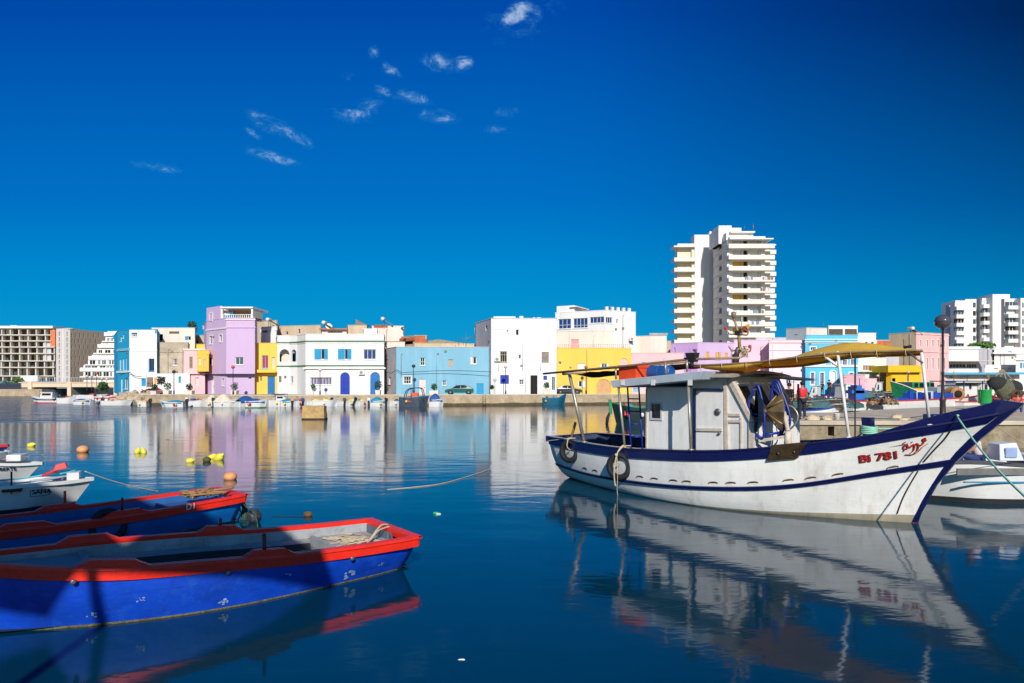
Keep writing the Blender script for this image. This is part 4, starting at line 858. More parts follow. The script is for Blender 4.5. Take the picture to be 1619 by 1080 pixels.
poleb = mat('pole_brown', (150, 122, 92), .5, .2, 6, dirt=(100, 70, 45), dirtamt=.5)
polew = mat('pole_white', (226, 222, 214), .5, .06, 6)
ropem = mat('rope_pale', (200, 182, 150), .9, .15, 20)
ropeg = mat('rope_mint', (150, 210, 180), .85, .12, 20)
algae = mat('waterline_weed', (62, 56, 34), .9, .4, 8, .5, 30, dirt=(120, 105, 70), dirtamt=.5)
GW = [(-.44, 1.10, 1.27), (.3, 1.29, 1.26), (1, 1.45, 1.24), (1.9, 1.66, 1.22), (3.1, 1.89, 1.22), (4.1, 2.02, 1.26), (5.4, 2.08, 1.33), (6.2, 2.01, 1.39), (6.83, 1.89, 1.46), (7.36, 1.76, 1.54), (8, 1.53, 1.64), (8.7, 1.26, 1.77), (9.4, .95, 1.93), (9.93, .69, 2.05), (10.54, .4, 2.19), (11.2, .1, 2.37)]
WLt = [(.03, .62, 0), (1, 1.0, 0), (1.95, 1.33, 0), (3, 1.62, 0), (3.94, 1.8, 0), (5, 1.87, 0), (5.9, 1.8, 0), (6.86, 1.5, 0), (7.87, 1.03, 0), (8.78, .56, 0), (9.68, .03, 0)]
RBt = [(-.23, .95, .42), (.8, 1.26, .37), (1.81, 1.55, .35), (3.42, 1.9, .38), (4.96, 2.03, .44), (6.16, 1.93, .52), (7.15, 1.67, .62), (8.01, 1.30, .77), (9.19, .70, 1.07), (10.35, .04, 1.36)]
def at_(T, u): s = T[0][0]+(T[-1][0]-T[0][0])*u; return s, tab(T, s, 1), tab(T, s, 2)
def skin(u, k):
    """k: 0 keel .. 1 waterline .. 2 rub .. 3 gunwale"""
    a, b, c = at_(WLt, u), at_(RBt, u), at_(GW, u)
    if k <= 1: return V((a[0]+(.25 if u < .1 else -.0)*(1-k)-.55*(1-k)*u*u, -a[1]*(.45+.55*k), -.6*(1-k)))
    t = k-1                                         # quadratic through the three rails, stations at t=0,1,2
    l0, l1, l2 = (t-1)*(t-2)/2, -t*(t-2), t*(t-1)/2
    return V((a[0]*l0+b[0]*l1+c[0]*l2, -(a[1]*l0+b[1]*l1+c[1]*l2), a[2]*l0+b[2]*l1+c[2]*l2))
def mir(p): return V((p[0], -p[1], p[2]))
US = [i/40 for i in range(41)]; KS = [0, .6, .93, 1.0, 1.12, 1.35, 1.6, 1.85, 2.0, 2.2, 2.45, 2.7, 3.0]
def Tb(p): return p
mb = MB(); mb.M = None
for f_ in (lambda p: p, mir):
    rows = [[f_(skin(u, k)) for k in KS] for u in US]
    mb.grid(rows, mf=lambda i, j: algae if j < 3 else (mat('hull_foot_stain', (176, 164, 138), .5, .15, 2, .3, 6, dirt=(110, 100, 70), dirtamt=.6, streak=True) if j == 3 else hullw))
tr = [skin(0, k) for k in KS]; vs = mb.grid([tr, [mir(p) for p in tr]], mf=lambda i, j: algae if j < 3 else hullw, smooth=False)
hull = mb.build('hull', None, boat, local=True)
# inside of the bulwarks and the deck
mb = MB()
def inn(u, dz): p = skin(u, 3); return V((p.x+(.12 if u < .02 else 0), p.y+min(.13, -p.y*.6), p.z-dz))
for f_ in (lambda p: p, mir): mb.grid([[f_(inn(u, 0)), f_(inn(u, .28)), f_(inn(u, .62 if u < .3 else .3))] for u in US[:36]])
mb.grid([[inn(0, 0), inn(0, .62)], [mir(inn(0, 0)), mir(inn(0, .62))]])
mb.build('bulwark_lining', inner, boat, local=True)
mb = MB(); mb.grid([[inn(u, .6 if u < .3 else .28), V((inn(u, 0).x, 0, inn(u, .6 if u < .3 else .28).z+.05)), mir(inn(u, .6 if u < .3 else .28))] for u in US[:36]]); mb.build('deck', deckm, boat, local=True)
mb = MB()                                               # frames standing inside the aft bulwark
for i in range(2, 14):
    for f_ in (lambda p: p, mir): a, b = f_(inn(i/40, .02)), f_(inn(i/40, .55)); mb.beam(a, b, .06, .07)
mb.build('frames', inner, boat, local=True)
# capping rail + navy band
def rail(side, u0, u1, k0, k1, out, up, m, name, n=48, topout=.03, inw=.16):
    mb = MB(); rows = []
    for i in range(n+1):
        u = u0+(u1-u0)*i/n; a, b = skin(u, k0), skin(u, k1); oy = -out
        inn_ = min(inw, -b.y*.9)
        r = [V((a.x, a.y+.01, a.z)), V((a.x, a.y+oy, a.z)), V((b.x, b.y+oy, b.z)), V((b.x, b.y+oy-topout, b.z)), V((b.x, b.y+oy-topout, b.z+up)), V((b.x, b.y+inn_, b.z+up)), V((b.x, b.y+inn_, b.z))]
        rows.append([side(p) for p in r])
    vs = mb.grid(rows, m, cv=True, smooth=False)
    for r_ in (vs[0], vs[-1]):
        try: mb.bm.faces.new(r_)
        except Exception: pass
    return mb.build(name, m, boat, local=True)
for sd_ in (lambda p: p, mir):
    rail(sd_, 0, 1, 2.78, 3.0, .035, .035, navy, 'gunwale_rail')
    mb = MB(); rows = []
    for i in range(49):
        u = i/48; a, b = skin(u, 1.92), skin(u, 2.06); rows.append([sd_(p) for p in (V((a.x, a.y, a.z)), V((a.x, a.y-.045, a.z+.01)), V((b.x, b.y-.045, b.z-.01)), V((b.x, b.y, b.z)))])
    mb.grid(rows, smooth=False); mb.build('rubbing_strake', navy, boat, local=True)
# transom rail
mb = MB(); a = skin(0, 3); mb.beam((a.x+.02, a.y-.06, a.z-.05), (a.x+.02, -a.y+.06, a.z-.05), .16, .17); mb.build('transom_rail', navy, boat, local=True)
# raised bulwark at the bow and stem head
BT = [(9.3, 1.95), (9.7, 2.12), (10.1, 2.28), (10.53, 2.43), (10.9, 2.53), (11.22, 2.66)]
def bz(s): return tab(BT, s, 1)
for sd_ in (lambda p: p, mir):
    mb = MB(); rows = []
    for i in range(25):
        s = 9.25+(11.2-9.25)*i/24; wv = tab(GW, s, 1)*.93-.02; zb_ = tab(GW, s, 2); zt2 = max(zb_+.02, bz(s) if s > 9.3 else zb_+.03); wv = max(wv, .07)
        rows.append([sd_(V(p)) for p in ((s, -wv-.02, zb_), (s, -wv-.06, zt2), (s, -max(wv-.12, .0), zt2+.01), (s, -max(wv-.1, 0), zb_))])
    vs = mb.grid(rows, cv=True, smooth=False); mb.bm.faces.new(vs[0]); mb.build('bow_bulwark', navy, boat, local=True, bevel=.012)
STEM = [(9.62, -.3), (9.69, .02), (9.75, .22), (10.05, .85), (10.39, 1.34), (10.84, 1.86), (11.17, 2.2), (11.54, 2.57)]
mb = MB(); hw = .085
out_ = [V((s+.02, 0, z)) for s, z in STEM]; inn_ = [V((s-.30 if z < 2.1 else s-.32, 0, z)) for s, z in STEM[:-1]]+[V((11.15, 0, 2.66))]
rows = [[V((a.x, -hw*.7, a.z)), V((a.x, hw*.7, a.z)), V((b.x, hw*1.25, b.z)), V((b.x, -hw*1.25, b.z))] for a, b in zip(out_, inn_)]
vs = mb.grid(rows, cv=True, smooth=False, mf=lambda i, j: navy if i > 0 else mat('stem_foot', (120, 60, 50), .7, .3, 8, dirt=(50, 45, 30), dirtamt=.6)); mb.bm.faces.new(vs[0]); mb.bm.faces.new(vs[-1])
mb.hexa([(11.1, -.14, 2.3), (11.5, -.07, 2.52), (11.5, .07, 2.52), (11.1, .14, 2.3), (11.08, -.14, 2.67), (11.56, -.06, 2.6), (11.56, .06, 2.6), (11.08, .14, 2.67)], navy)
mb.build('stem', None, boat, local=True)
# scuppers
def ray(px_, py_):
    d_ = V(((px_-CX)/F, 1, -(py_-HY)/F)); o_ = BI @ V((0, 0, H)); e_ = BI.to_3x3() @ d_; return o_, e_
def onw(px_, py_, wv):
    """point of the boat at lateral offset wv (towards the camera) on this bearing"""
    o_, e_ = ray(px_, py_); t = (-wv-o_.y)/e_.y; return o_+e_*t
def ons(px_, py_, s):
    o_, e_ = ray(px_, py_); t = (s-o_.x)/e_.x; return o_+e_*t
def onskin(px_, py_):
    best = None
    for i in range(0, 401):
        for k in (1.0, 1.25, 1.5, 1.75, 2, 2.25, 2.5, 2.75, 3):
            p = BM @ skin(i/400, k); q = (CX+p.x/p.y*F, HY+(H-p.z)/p.y*F); e = abs(q[0]-px_)+abs(q[1]-py_)*.3
            if best is None or e < best[0]: best = (e, i/400, k)
    u = best[1]; k = best[2]
    for _ in range(40):
        p = BM @ skin(u, k); ex = px_-(CX+p.x/p.y*F); ey = py_-(HY+(H-p.z)/p.y*F)
        u = min(1, max(0, u+ex*.0008)); k = min(3, max(1, k-ey*.012))
    return u, k
sc_m = mat('scupper_rim', (122, 98, 72), .7, .3, 10); 
for (x, y) in ((925, 741), (941, 744.5), (1012, 754.5), (1035, 757.5), (1065, 760.5), (1086, 762), (1128, 764), (1156, 764.3), (1191, 763.7), (1247, 760), (1282, 756.5), (1325, 751), (1412, 739.5)):
    u, k = onskin(x, y); p, q = skin(u, k), skin(min(1, u+.012), k); t = (q-p).normalized(); mb = MB()
    mb.tube([p+t*(.11*cos(a))+V((0, -.012, .03*sin(a))) for a in [pi*i/10 for i in range(11)]], .014, sc_m, 6); mb.poly([p+t*(.1*cos(a))+V((0, -.006, .022*sin(a))) for a in [pi*i/8 for i in range(9)]], dark)
    mb.build('scupper', None, boat, local=True)
# exhaust/anchor groove line on the bow
mb = MB(); pts = []
for (x, y) in ((1503, 681), (1493, 695), (1475, 714), (1461, 730)): u, k = onskin(x, y); p = skin(u, k); pts.append(p+V((0, -.02, 0)))
mb.tube(catmull(pts, 6), .016, None, 6)
pts = []
for (x, y) in ((1452, 745), (1440, 765), (1428, 788), (1419, 812)): u, k = onskin(x, y); p = skin(u, k); pts.append(p+V((0, -.02, 0)))
mb.tube(catmull(pts, 6), .012, None, 6); mb.build('hull_cable', black, boat, local=True)
# ---- lettering ----
redp = mat('red_letter_paint', (178, 34, 26), .6, .1); shp = mat('letter_shadow_paint', (52, 52, 52), .6, .1)
def text_on(txt, p0, t, up, n, size, m, name, parent, depth=.004, shear=0):
    cu = bpy.data.curves.new('txt', 'FONT'); cu.body = txt; cu.size = size; cu.extrude = depth; cu.offset = .0035*size/.2; cu.shear = shear
    o = bpy.data.objects.new('txt', cu); C.objects.link(o); dg = bpy.context.evaluated_depsgraph_get(); me = bpy.data.meshes.new_from_object(o.evaluated_get(dg)); bpy.data.objects.remove(o)
    M_ = Matrix(((t.x, up.x, n.x, p0.x), (t.y, up.y, n.y, p0.y), (t.z, up.z, n.z, p0.z), (0, 0, 0, 1))); me.transform(M_)
    me.materials.clear(); me.materials.append(m); o = bpy.data.objects.new(name, me); C.objects.link(o); o.parent = parent; RM[o.name] = RM.get(parent.name, Matrix()); return o, me
def skinframe(x, y, x2, y2):
    u, k = onskin(x, y); p = skin(u, k); u2, k2 = onskin(x2, y2); q = skin(u2, k2); t = (q-p).normalized(); pu = skin(u, min(3, k+.25)); up = (pu-p); up = (up-t*up.dot(t)).normalized(); n = t.cross(up).normalized()
    return p, q, t, up, n
def skiny(x, z, u0):
    u, k = u0, 2.4
    for _ in range(12):
        p = skin(u, k); pu = (skin(min(1, u+1e-3), k)-p)/1e-3; pk = (skin(u, k+1e-3)-p)/1e-3; dx, dz = x-p.x, z-p.z; det = pu.x*pk.z-pk.x*pu.z
        u = min(.998, max(0, u+(dx*pk.z-pk.x*dz)/det)); k = min(3, max(1, k+(pu.x*dz-dx*pu.z)/det))
    return skin(u, k).y
def onto_hull(me, u0, off):
    nmin = min((v.co-p).dot(n) for v in me.vertices)
    for v in me.vertices: e = (v.co-p).dot(n)-nmin; v.co.y = skiny(v.co.x, v.co.z, u0)-off-e
p, q, t, up, n = skinframe(1359, 731, 1419, 724)
if n.y > 0: n = -n
Lw = (q-p).length
for m_, d_ in ((shp, .012), (redp, .02)):
    a = p+n*d_-(t*.03 if m_ is shp else V())-(up*.012 if m_ is shp else V())
    o1, me = text_on('Bi 781', a, t, up, n, .25, m_, 'registration_number', hull)
    ext = max((v.co-a).dot(t) for v in me.vertices); k = Lw/ext
    for v in me.vertices: d3 = v.co-a; v.co = a+t*d3.dot(t)*k+up*d3.dot(up)*1.0+n*d3.dot(n)
    onto_hull(me, .85, .012 if m_ is shp else .024)
p, q, t, up, n = skinframe(1430, 716, 1470, 705)
if n.y > 0: n = -n
Lw = (q-p).length
def stroke(mb, pts, r, m, sh=V()):
    rows = []
    cs = catmull([(x, y, 0) for x, y in pts], 5)
    for i, c in enumerate(cs):
        a = cs[max(0, i-1)]; b = cs[min(len(cs)-1, i+1)]; d3 = (b-a).normalized(); nn = V((-d3.y, d3.x, 0)); w_ = r*(.55+.45*sin(pi*min(1, i/len(cs)+.15)))
        rows.append([sh+p+t*((c+nn*w_).x*Lw)+up*((c+nn*w_).y*Lw)+n*.02, sh+p+t*((c-nn*w_).x*Lw)+up*((c-nn*w_).y*Lw)+n*.02])
    mb.grid(rows, m, smooth=False)
for m_, sh in ((shp, -t*.025-up*.015-n*.006), (redp, V())):
    mb = MB()
    stroke(mb, [(.02, .22), (.08, .36), (.2, .34), (.18, .2), (.06, .2), (.0, .1)], .035, m_, sh)
    stroke(mb, [(.18, .24), (.3, .22), (.42, .3), (.45, .2), (.36, .02), (.22, -.06)], .035, m_, sh)
    stroke(mb, [(.45, .26), (.56, .3), (.6, .18), (.5, -.02), (.34, -.12)], .033, m_, sh)
    stroke(mb, [(.6, .2), (.72, .18), (.86, .3), (.94, .42), (.86, .44), (.84, .34), (.97, .32)], .035, m_, sh)
    stroke(mb, [(.0, -.06), (.25, -.16), (.5, -.1), (.75, .08), (.98, .16)], .018, m_, sh)
    for (x, y) in ((.1, .5), (.17, .52), (.42, .44), (.92, .6)): mb.prism([sh+p+t*((x+a)*Lw)+up*((y+b)*Lw)+n*.02 for a, b in ((-.03, 0), (0, -.03), (.03, 0), (0, .03))], n*.003, m_)
    o_ = mb.build('name_lettering', None, hull, local=True); onto_hull(o_.data, .9, .012 if m_ is shp else .024)
# ---- cabin ----
CW = 1.15; SA, SF = 3.42, 6.57; ZR = 2.86
floor_z = .98
cab = None
mb = MB()
def cp(x, y, wv=CW): return onw(x, y, wv)
mb.poly([(SA, -CW, floor_z), (SF, -CW, floor_z), (SF, -CW, 2.05), (5.95, -CW, 3.12), (4.9, -CW, 3.12), (4.9, -CW, ZR), (SA, -CW, ZR)])
for x_ in (SA,): mb.poly([(x_, -CW, floor_z), (x_, CW, floor_z), (x_, CW, ZR), (x_, -CW, ZR)])
mb.poly([(SA, CW, floor_z), (SF, CW, floor_z), (SF, CW, 2.05), (5.95, CW, 3.12), (4.9, CW, 3.12), (4.9, CW, ZR), (SA, CW, ZR)])
# front: lower panel bowed, raked windscreen with three real openings
mb.poly([(SF, -CW, floor_z), (SF, CW, floor_z), (SF, CW, 2.05), (SF, -CW, 2.05)])
def ws(a, b): return V((SF+(5.95-SF)*b, -CW+2*CW*a, 2.05+1.07*b))
wins3 = [(.08, .34), (.39, .64), (.69, .94)]
cuts = [0, .08, .34, .39, .64, .69, .94, 1]
for i in range(7):
    a, b = cuts[i], cuts[i+1]
    if any(abs(a-w_[0]) < .01 for w_ in wins3):
        mb.poly([ws(a, 0), ws(b, 0), ws(b, .1), ws(a, .1)]); mb.poly([ws(a, .84), ws(b, .84), ws(b, 1), ws(a, 1)])
        for (c, d) in ((a, b),):
            i0 = V((-.1, 0, -.06))
            for q4 in ([ws(c, .1), ws(d, .1)], [ws(d, .1), ws(d, .84)], [ws(d, .84), ws(c, .84)], [ws(c, .84), ws(c, .1)]): mb.poly([q4[0], q4[1], q4[1]+i0, q4[0]+i0])
    else: mb.poly([ws(a, 0), ws(b, 0), ws(b, 1), ws(a, 1)])
mb.poly([(4.9, -CW, 3.12), (5.95, -CW, 3.12), (5.95, CW, 3.12), (4.9, CW, 3.12)]); mb.poly([(SA, -CW, ZR), (4.9, -CW, ZR), (4.9, CW, ZR), (SA, CW, ZR)])
cab = mb.build('cabin', cabp, boat, local=True)
for (a, b) in wins3:
    mb = MB(); i0 = V((-.09, 0, -.055)); mb.poly([ws(a, .1)+i0, ws(b, .1)+i0, ws(b, .84)+i0, ws(a, .84)+i0]); wn = mb.build('window', mat('wheelhouse_glass', (16, 15, 14), .1, .3), cab, local=True)
mb = MB()
nf = (ws(0, 1)-ws(0, 0)).cross(V((0, 1, 0))).normalized(); nf = -nf if nf.x < 0 else nf
for a in (0.02, .365, .665, .97): mb.beam(ws(a, 0)+nf*.015, ws(a, 1)+nf*.015, .09 if a not in (.02, .97) else .13, .05, up=nf)
mb.beam(ws(0, .93)+nf*.02, ws(1, .93)+nf*.02, .12, .05, up=nf); mb.beam(ws(0, .03)+nf*.02, ws(1, .03)+nf*.02, .12, .05, up=nf)
mb.build('window_frame', trimp, cab, local=True, bevel=.006)
# plank seams on the front, side trims
mb = MB()
for y in (-.9, -.6, -.25, .1, .45, .8): mb.box((SF, y-.006, floor_z), (SF+.004, y+.006, 2.0))
mb.build('plank_seams', trimp, cab, local=True)
mb = MB()
def side(x0, y0, x1_, y1_, th, out=.025, m=None, mbx=None):
    a, b = cp(x0, y0), cp(x1_, y1_); (mbx or mb).beam(V((a.x, -CW-out/2, a.z)), V((b.x, -CW-out/2, b.z)), out, th, m, up=(0, 0, 1) if abs(a.x-b.x) > abs(a.z-b.z) else (1, 0, 0))
side(1147.5, 602, 1150, 713, .10, .05); side(1152, 656, 1171, 656, .07, .04); side(1152, 666, 1172, 666, .07, .04)
a, b = V((5.93, -CW-.03, 3.12)), V((SF, -CW-.03, 2.05)); mb.beam(a, b, .06, .12, up=(1, 0, .6)); mb.beam((SF-.03, -CW-.02, 2.05), (SF-.03, -CW-.02, floor_z), .05, .14, up=(1, 0, 0))
a = cp(1172, 712).x; mb.beam((a, -CW-.015, 1.2), (a, -CW-.015, cp(1172, 660).z), .03, .05, up=(1, 0, 0))
side(1022.5, 614, 1022.5, 712, .05, .02)
mb.build('side_trim', trimp, cab, local=True, bevel=.006)
# door with frame and handle
d0, d1 = cp(1102, 714), cp(1146, 618)
mb = MB(); mb.box((d0.x, -CW-.045, 1.12), (d1.x-.03, -CW-.005, d1.z)); 
for i in (1, 2, 3): x = d0.x+(d1.x-d0.x)*i/4; mb.box((x-.004, -CW-.049, 1.14), (x+.004, -CW-.0451, d1.z-.02))
dr = mb.build('door', cabp, cab, local=True, bevel=.006)
mb = MB(); mb.box((d0.x-.07, -CW-.085, 1.1), (d0.x, -CW-.002, d1.z+.05)); mb.box((d0.x-.07, -CW-.085, d1.z), (d1.x, -CW-.002, d1.z+.06)); mb.build('door_frame', navy, cab, local=True)
mb = MB(); a = cp(1103, 679); mb.beam((d0.x+.02, -CW-.065, a.z), (d1.x-.04, -CW-.065, a.z+.03), .04, .07); mb.build('door_batten', trimp, dr, local=True)
mb = MB(); a = cp(1137, 651); mb.lathe([(.075, -.0), (.085, -.03), (.05, -.05), (.0001, -.055)], (a.x, -CW-.046, a.z), 'y', n=14); a = cp(1140, 685); mb.sphere((a.x, -CW-.08, a.z), .035); mb.build('handle', steel, dr, local=True)
# small side window
a, b = cp(1031, 661), cp(1045, 639)
mb = MB(); mb.box((a.x, -CW-.012, a.z), (b.x, -CW-.004, b.z)); wn = mb.build('window', glass, cab, local=True)
mb = MB()
for q in ((a.x-.05, a.z-.05, b.x+.05, a.z), (a.x-.05, b.z, b.x+.05, b.z+.05), (a.x-.05, a.z, a.x, b.z), (b.x, a.z, b.x+.05, b.z)): mb.box((q[0], -CW-.03, q[1]), (q[2], -CW-.002, q[3]))
mb.build('frame', c_pgrey, wn, local=True)
# roof: long aft slab on posts, and the cambered wheelhouse roof
RW = 1.95
za = [onw(968, 613, RW), onw(1105, 600, RW)]
sa, sb = za[0].x, za[1].x
mb = MB(); z_lo = (za[0].z+za[1].z)/2
mb.hexa([(sa, -RW, za[0].z), (sb, -RW, za[1].z), (sb, RW, za[1].z), (sa, RW, za[0].z), (sa-.08, -RW, za[0].z+.19), (sb+.1, -RW, za[1].z+.2), (sb+.1, RW, za[1].z+.2), (sa-.08, RW, za[0].z+.19)])
mb.build('aft_roof', roofp, boat, local=True, bevel=.01)
mb = MB()
for s in (sa+.3, sa+1.3, sb-.3): mb.box((s, -RW-.02, za[0].z+.07), (s+.12, -RW-.003, za[0].z+.2))
mb.build('roof_patch', frame_w, boat, local=True)
mb = MB(); rows = []
for i in range(9):
    a = -1+2*i/8; y = a*1.4; z = 3.19+.10*(1-a*a)
    rows.append([V((4.85, y*1.25, z-.02)), V((6.1, y, z)), V((6.22, y*.98, z-.02)), V((6.22, y*.98, z-.08)), V((4.85, y*1.25, z-.08))])
mb.grid(rows, cv=True); mb.grid([rows[0][:2]+rows[0][3:], rows[0][:2]+rows[0][3:]]); 
for r_ in (rows[0], rows[-1]): mb.poly(r_)
mb.build('wheelhouse_roof', mat('weathered_roof', (150, 142, 130), .75, .2, 3, .3, 15, dirt=(90, 80, 70), dirtamt=.6), boat, local=True, smooth=False)
mb = MB(); p = onw(1270, 592, -.9); mb.beam((6.2, .5, 3.14), (6.45, 1.75, 3.06), .55, .05); mb.build('sun_visor', roofp, boat, local=True)
mb = MB(); a = onw(1262, 596, -1.3); b = onw(1263, 700, -1.3); mb.tube([(a.x, 1.3, 2.95), (b.x, 1.3, 1.35)], .028, n=8); mb.build('post', steel, boat, local=True)
# posts standing on the near gunwale
def gw_at(x, y):
    u, k = onskin(x, y); p = skin(u, 3); return V((p.x, p.y+.07, p.z+.03))
def post(xt, yt, xb, yb, wt, r, m, nm='post', par=None):
    b = gw_at(xb, yb) if wt is not None else None; t = onw(xt, yt, wt); mb = MB(); mb.tube([b, t], r, n=10); mb.lathe([(r*2, 0), (r*2, .03), (r, .04)], b-V((0, 0, .01)), n=10); return mb.build(nm, m, boat, local=True, smooth=True), b, t
post(900, 590, 921, 698, 1.7, .05, pole); post(978, 613, 985, 708, 1.88, .035, pole); post(1088, 604, 1090, 714, 1.9, .038, pole)
post(1324, 556, 1340, 694, .86, .032, polew); post(1457, 557, 1468, 661, .68, .03, polew)
mb = MB(); g = onw(926, 700, 1.3); mb.tube([onw(901, 700, 1.2), onw(910, 668, 1.25)], .04); mb.build('stub_post', poleb, boat, local=True)
# aft gallows: long boom with rolled net/awning, beam over the roof
mb = MB(); p1, p2, p3, p4 = onw(859, 591, 1.85), onw(985, 579, 1.88), onw(1090, 568, 1.8), onw(1170, 566, 1.6)
mb.tube([p1, p2, p3, p4], .03); mb.build('boom', poleb, boat, local=True)
mb = MB(); p = [onw(868, 590, -1.0), onw(985, 580.5, -1.0), onw(1090, 572, -1.0)]; mb.tube(p, .03)
mb.tube([onw(890, 591, 1.7), onw(901, 590, 1.7)], .045); mb.tube([onw(898, 590, 1.7), (onw(898, 590, 1.7).x, 1.3, onw(898, 590, 1.7).z)], .03)
mb.build('cross_boom', poleb, boat, local=True)
for (x, y0, y1) in ((973.5, 581, 600), (1052, 573, 591), (1086, 569, 588)):
    mb = MB(); mb.tube([onw(x, y0, 1.85), onw(x+.5, y1, 1.85)], .028); mb.build('roof_stanchion', pole, boat, local=True)
cloth_b = mat('dark_furled_net', (70, 56, 42), .95, .4, 6, .6, 20)
mb = MB(); rows = []
for i in range(25):
    t = i/24; a = p1.lerp(p3, .1+.8*t); a = V((a.x, -1.1, a.z)); a2 = V((a.x, .9, a.z+.02)); r_ = []
    for j in range(6):
        f_ = j/5; q = a.lerp(a2, f_); q.z -= .10*sin(pi*f_)+.04+.05*noise.noise(V((t*9, f_*3, 0))); r_.append(q)
    rows.append(r_)
mb.grid(rows); mb.build('furled_net', cloth_b, boat, local=True)
# ladder
mb = MB()
l0, l1, l2, l3 = onw(992, 611, .95), onw(998, 711, 1.3), onw(1010, 611, .75), onw(1016, 712, 1.1)
mb.tube([l0, l1], .024); mb.tube([l2, l3], .024)
for i in range(1, 5): t = i/5; mb.tube([l0.lerp(l1, t), l2.lerp(l3, t)], .018)
mb.build('ladder', bluep, boat, local=True)
# yellow awning: cloth over a ridge pole, sagging at the near edge
awn = mat('yellow_canvas', (255, 216, 92), .85, .06, 3, .35, 6, dirt=(215, 160, 60), dirtamt=.4)
_b = awn.node_tree.nodes['Principled BSDF']; _b.inputs['Transmission Weight'].default_value = 0; _b.inputs['Subsurface Weight'].default_value = 0
_t = awn.node_tree; _tr = _t.nodes.new('ShaderNodeBsdfTranslucent'); _tr.inputs[0].default_value = (*lin((245, 190, 60)), 1); _mx = _t.nodes.new('ShaderNodeMixShader'); _mx.inputs[0].default_value = .45
_t.links.new(_b.outputs[0], _mx.inputs[1]); _t.links.new(_tr.outputs[0], _mx.inputs[2]); _t.links.new(_mx.outputs[0], _t.nodes['Material Output'].inputs[0])
near_e = [(1092, 578), (1130, 576.5), (1180, 574), (1230, 568.5), (1290, 561), (1345, 557), (1400, 556), (1457, 554)]
lowe = [(1092, 579), (1130, 579), (1165, 583), (1200, 586), (1240, 575), (1290, 569), (1345, 569), (1400, 560), (1459, 557)]
wN = [1.35, 1.35, 1.35, 1.25, 1.02, .86, .76, .68]
N_ = [onw(x, y, wv) for (x, y), wv in zip(near_e, wN)]
Nc = catmull(N_, 8)
rows = []; rows2 = []
for i, p in enumerate(Nc):
    t = i/(len(Nc)-1); hw_ = -p.y; ridge = p.z+.02+.24*sin(pi*min(1, max(0, t-.28)/.72))**1.2
    r_ = []
    for j in range(15):
        a = j/14; y = p.y+2*hw_*a; xs_ = -.42*a*t; z = p.z+(ridge-p.z)*(1-abs(2*a-1))-.05*sin(pi*min(1, a*2 if a < .5 else (1-a)*2))*.6+.012*noise.noise(V((t*14, a*6, 0)))
        r_.append(V((p.x+xs_, y, z)))
    sag = .02+.20*sin(pi*min(1, t/.42))**2*(t < .42)+.08*sin(pi*max(0, t-.42)/.58)+.02*noise.noise(V((t*20, 1, 0)))
    r_ = [V((p.x, p.y+.06+.4*(sag > .1), p.z-sag)), V((p.x, p.y+.02, p.z-sag*.5))]+r_+[V((p.x-.42*t, -p.y, p.z-.06))]
    rows.append(r_)
mb = MB(); mb.grid(rows); aw = mb.build('awning', awn, boat, local=True)
sm = aw.modifiers.new('cloth', 'SOLIDIFY'); sm.thickness = .006
mb = MB(); mb.tube([N_[0]+V((0, .02, .01))]+[q+V((0, .0, .0)) for q in Nc[::6]]+[N_[-1]], .022)
mb.tube([V((q.x-.42*i*6/len(Nc), -q.y, q.z)) for i, q in enumerate(Nc[::6])]+[V((N_[-1].x-.42, -N_[-1].y, N_[-1].z))], .022)
mb.tube([N_[-1], V((N_[-1].x-.42, -N_[-1].y, N_[-1].z))], .022); mb.tube([N_[5], V((N_[5].x-.28, -N_[5].y, N_[5].z))], .022)
mb.build('awning_frame', poleb, boat, local=True)
mb = MB()
for i in range(4, 54, 6): q = Nc[i]; mb.tube([q+V((0, -.03, .03)), q+V((.01, -.035, -.03)), q+V((.03, -.03, -.13))], .008, n=5)
mb.build('awning_ties', ropem, aw, local=True)
mb = MB(); a = onw(1297, 559, .92); b = onw(1325, 579, .9); mb.tube([a, b], .03); mb.build('strut', polew, boat, local=True)
mb = MB(); a = onw(1436, 557, .7); b = onw(1459, 574, .7); mb.tube([a, b], .022); mb.build('strut', steel, boat, local=True)
mb = MB(); a = onw(1431, 549, .5); mb.sphere(a, .035, black, 8); mb.tube([a, a+V((.12, -.03, .01))], [.02, .035], black); mb.build('deck_light', None, boat, local=True)
# far-side awning posts
for (s_, w2, zb2) in ((N_[4].x, 1.0, 1.5), (N_[-1].x-.3, .5, 2.1)):
    mb = MB(); mb.tube([(s_, N_[4].y*-1 if w2 == 1.0 else .5, zb2), (s_, N_[4].y*-1 if w2 == 1.0 else .5, N_[4].z+.03)], .02); mb.build('post', steel, boat, local=True) if w2 == 1.0 else mb.bm.free()
# items on the roof (each lies loose: things of their own, made in the boat's frame)
def loose(name, m, lab, cat, mbx, **k):
    mbx.bm.transform(BM); return tag(mbx.build(name, m, **k), lab, cat)
mb = MB(); a = onw(985.5, 598, 1.6); zz = za[0].z+.2
mb.box((a.x, -1.8, zz), (a.x+.60, -1.25, zz+.40)); mb.box((a.x-.02, -1.82, zz+.32), (a.x+.62, -1.23, zz+.405))
loose('fish_crate', mat('orange_plastic', (225, 75, 25), .5, .12, 2, .1, 5), 'orange plastic crate standing on the aft roof of the white fishing boat', 'crate', mb, bevel=.015)
mb = MB(); a = onw(1062, 583, 1.2); mb.lathe([(.02, -.75), (.16, -.74), (.19, -.7), (.19, -.38), (.2, -.36), (.19, -.34), (.19, -.05), (.16, 0), (.15, .01), (.13, -.015), (.01, -.015)], (a.x, -1.2, zz+.2), 'x', n=20)
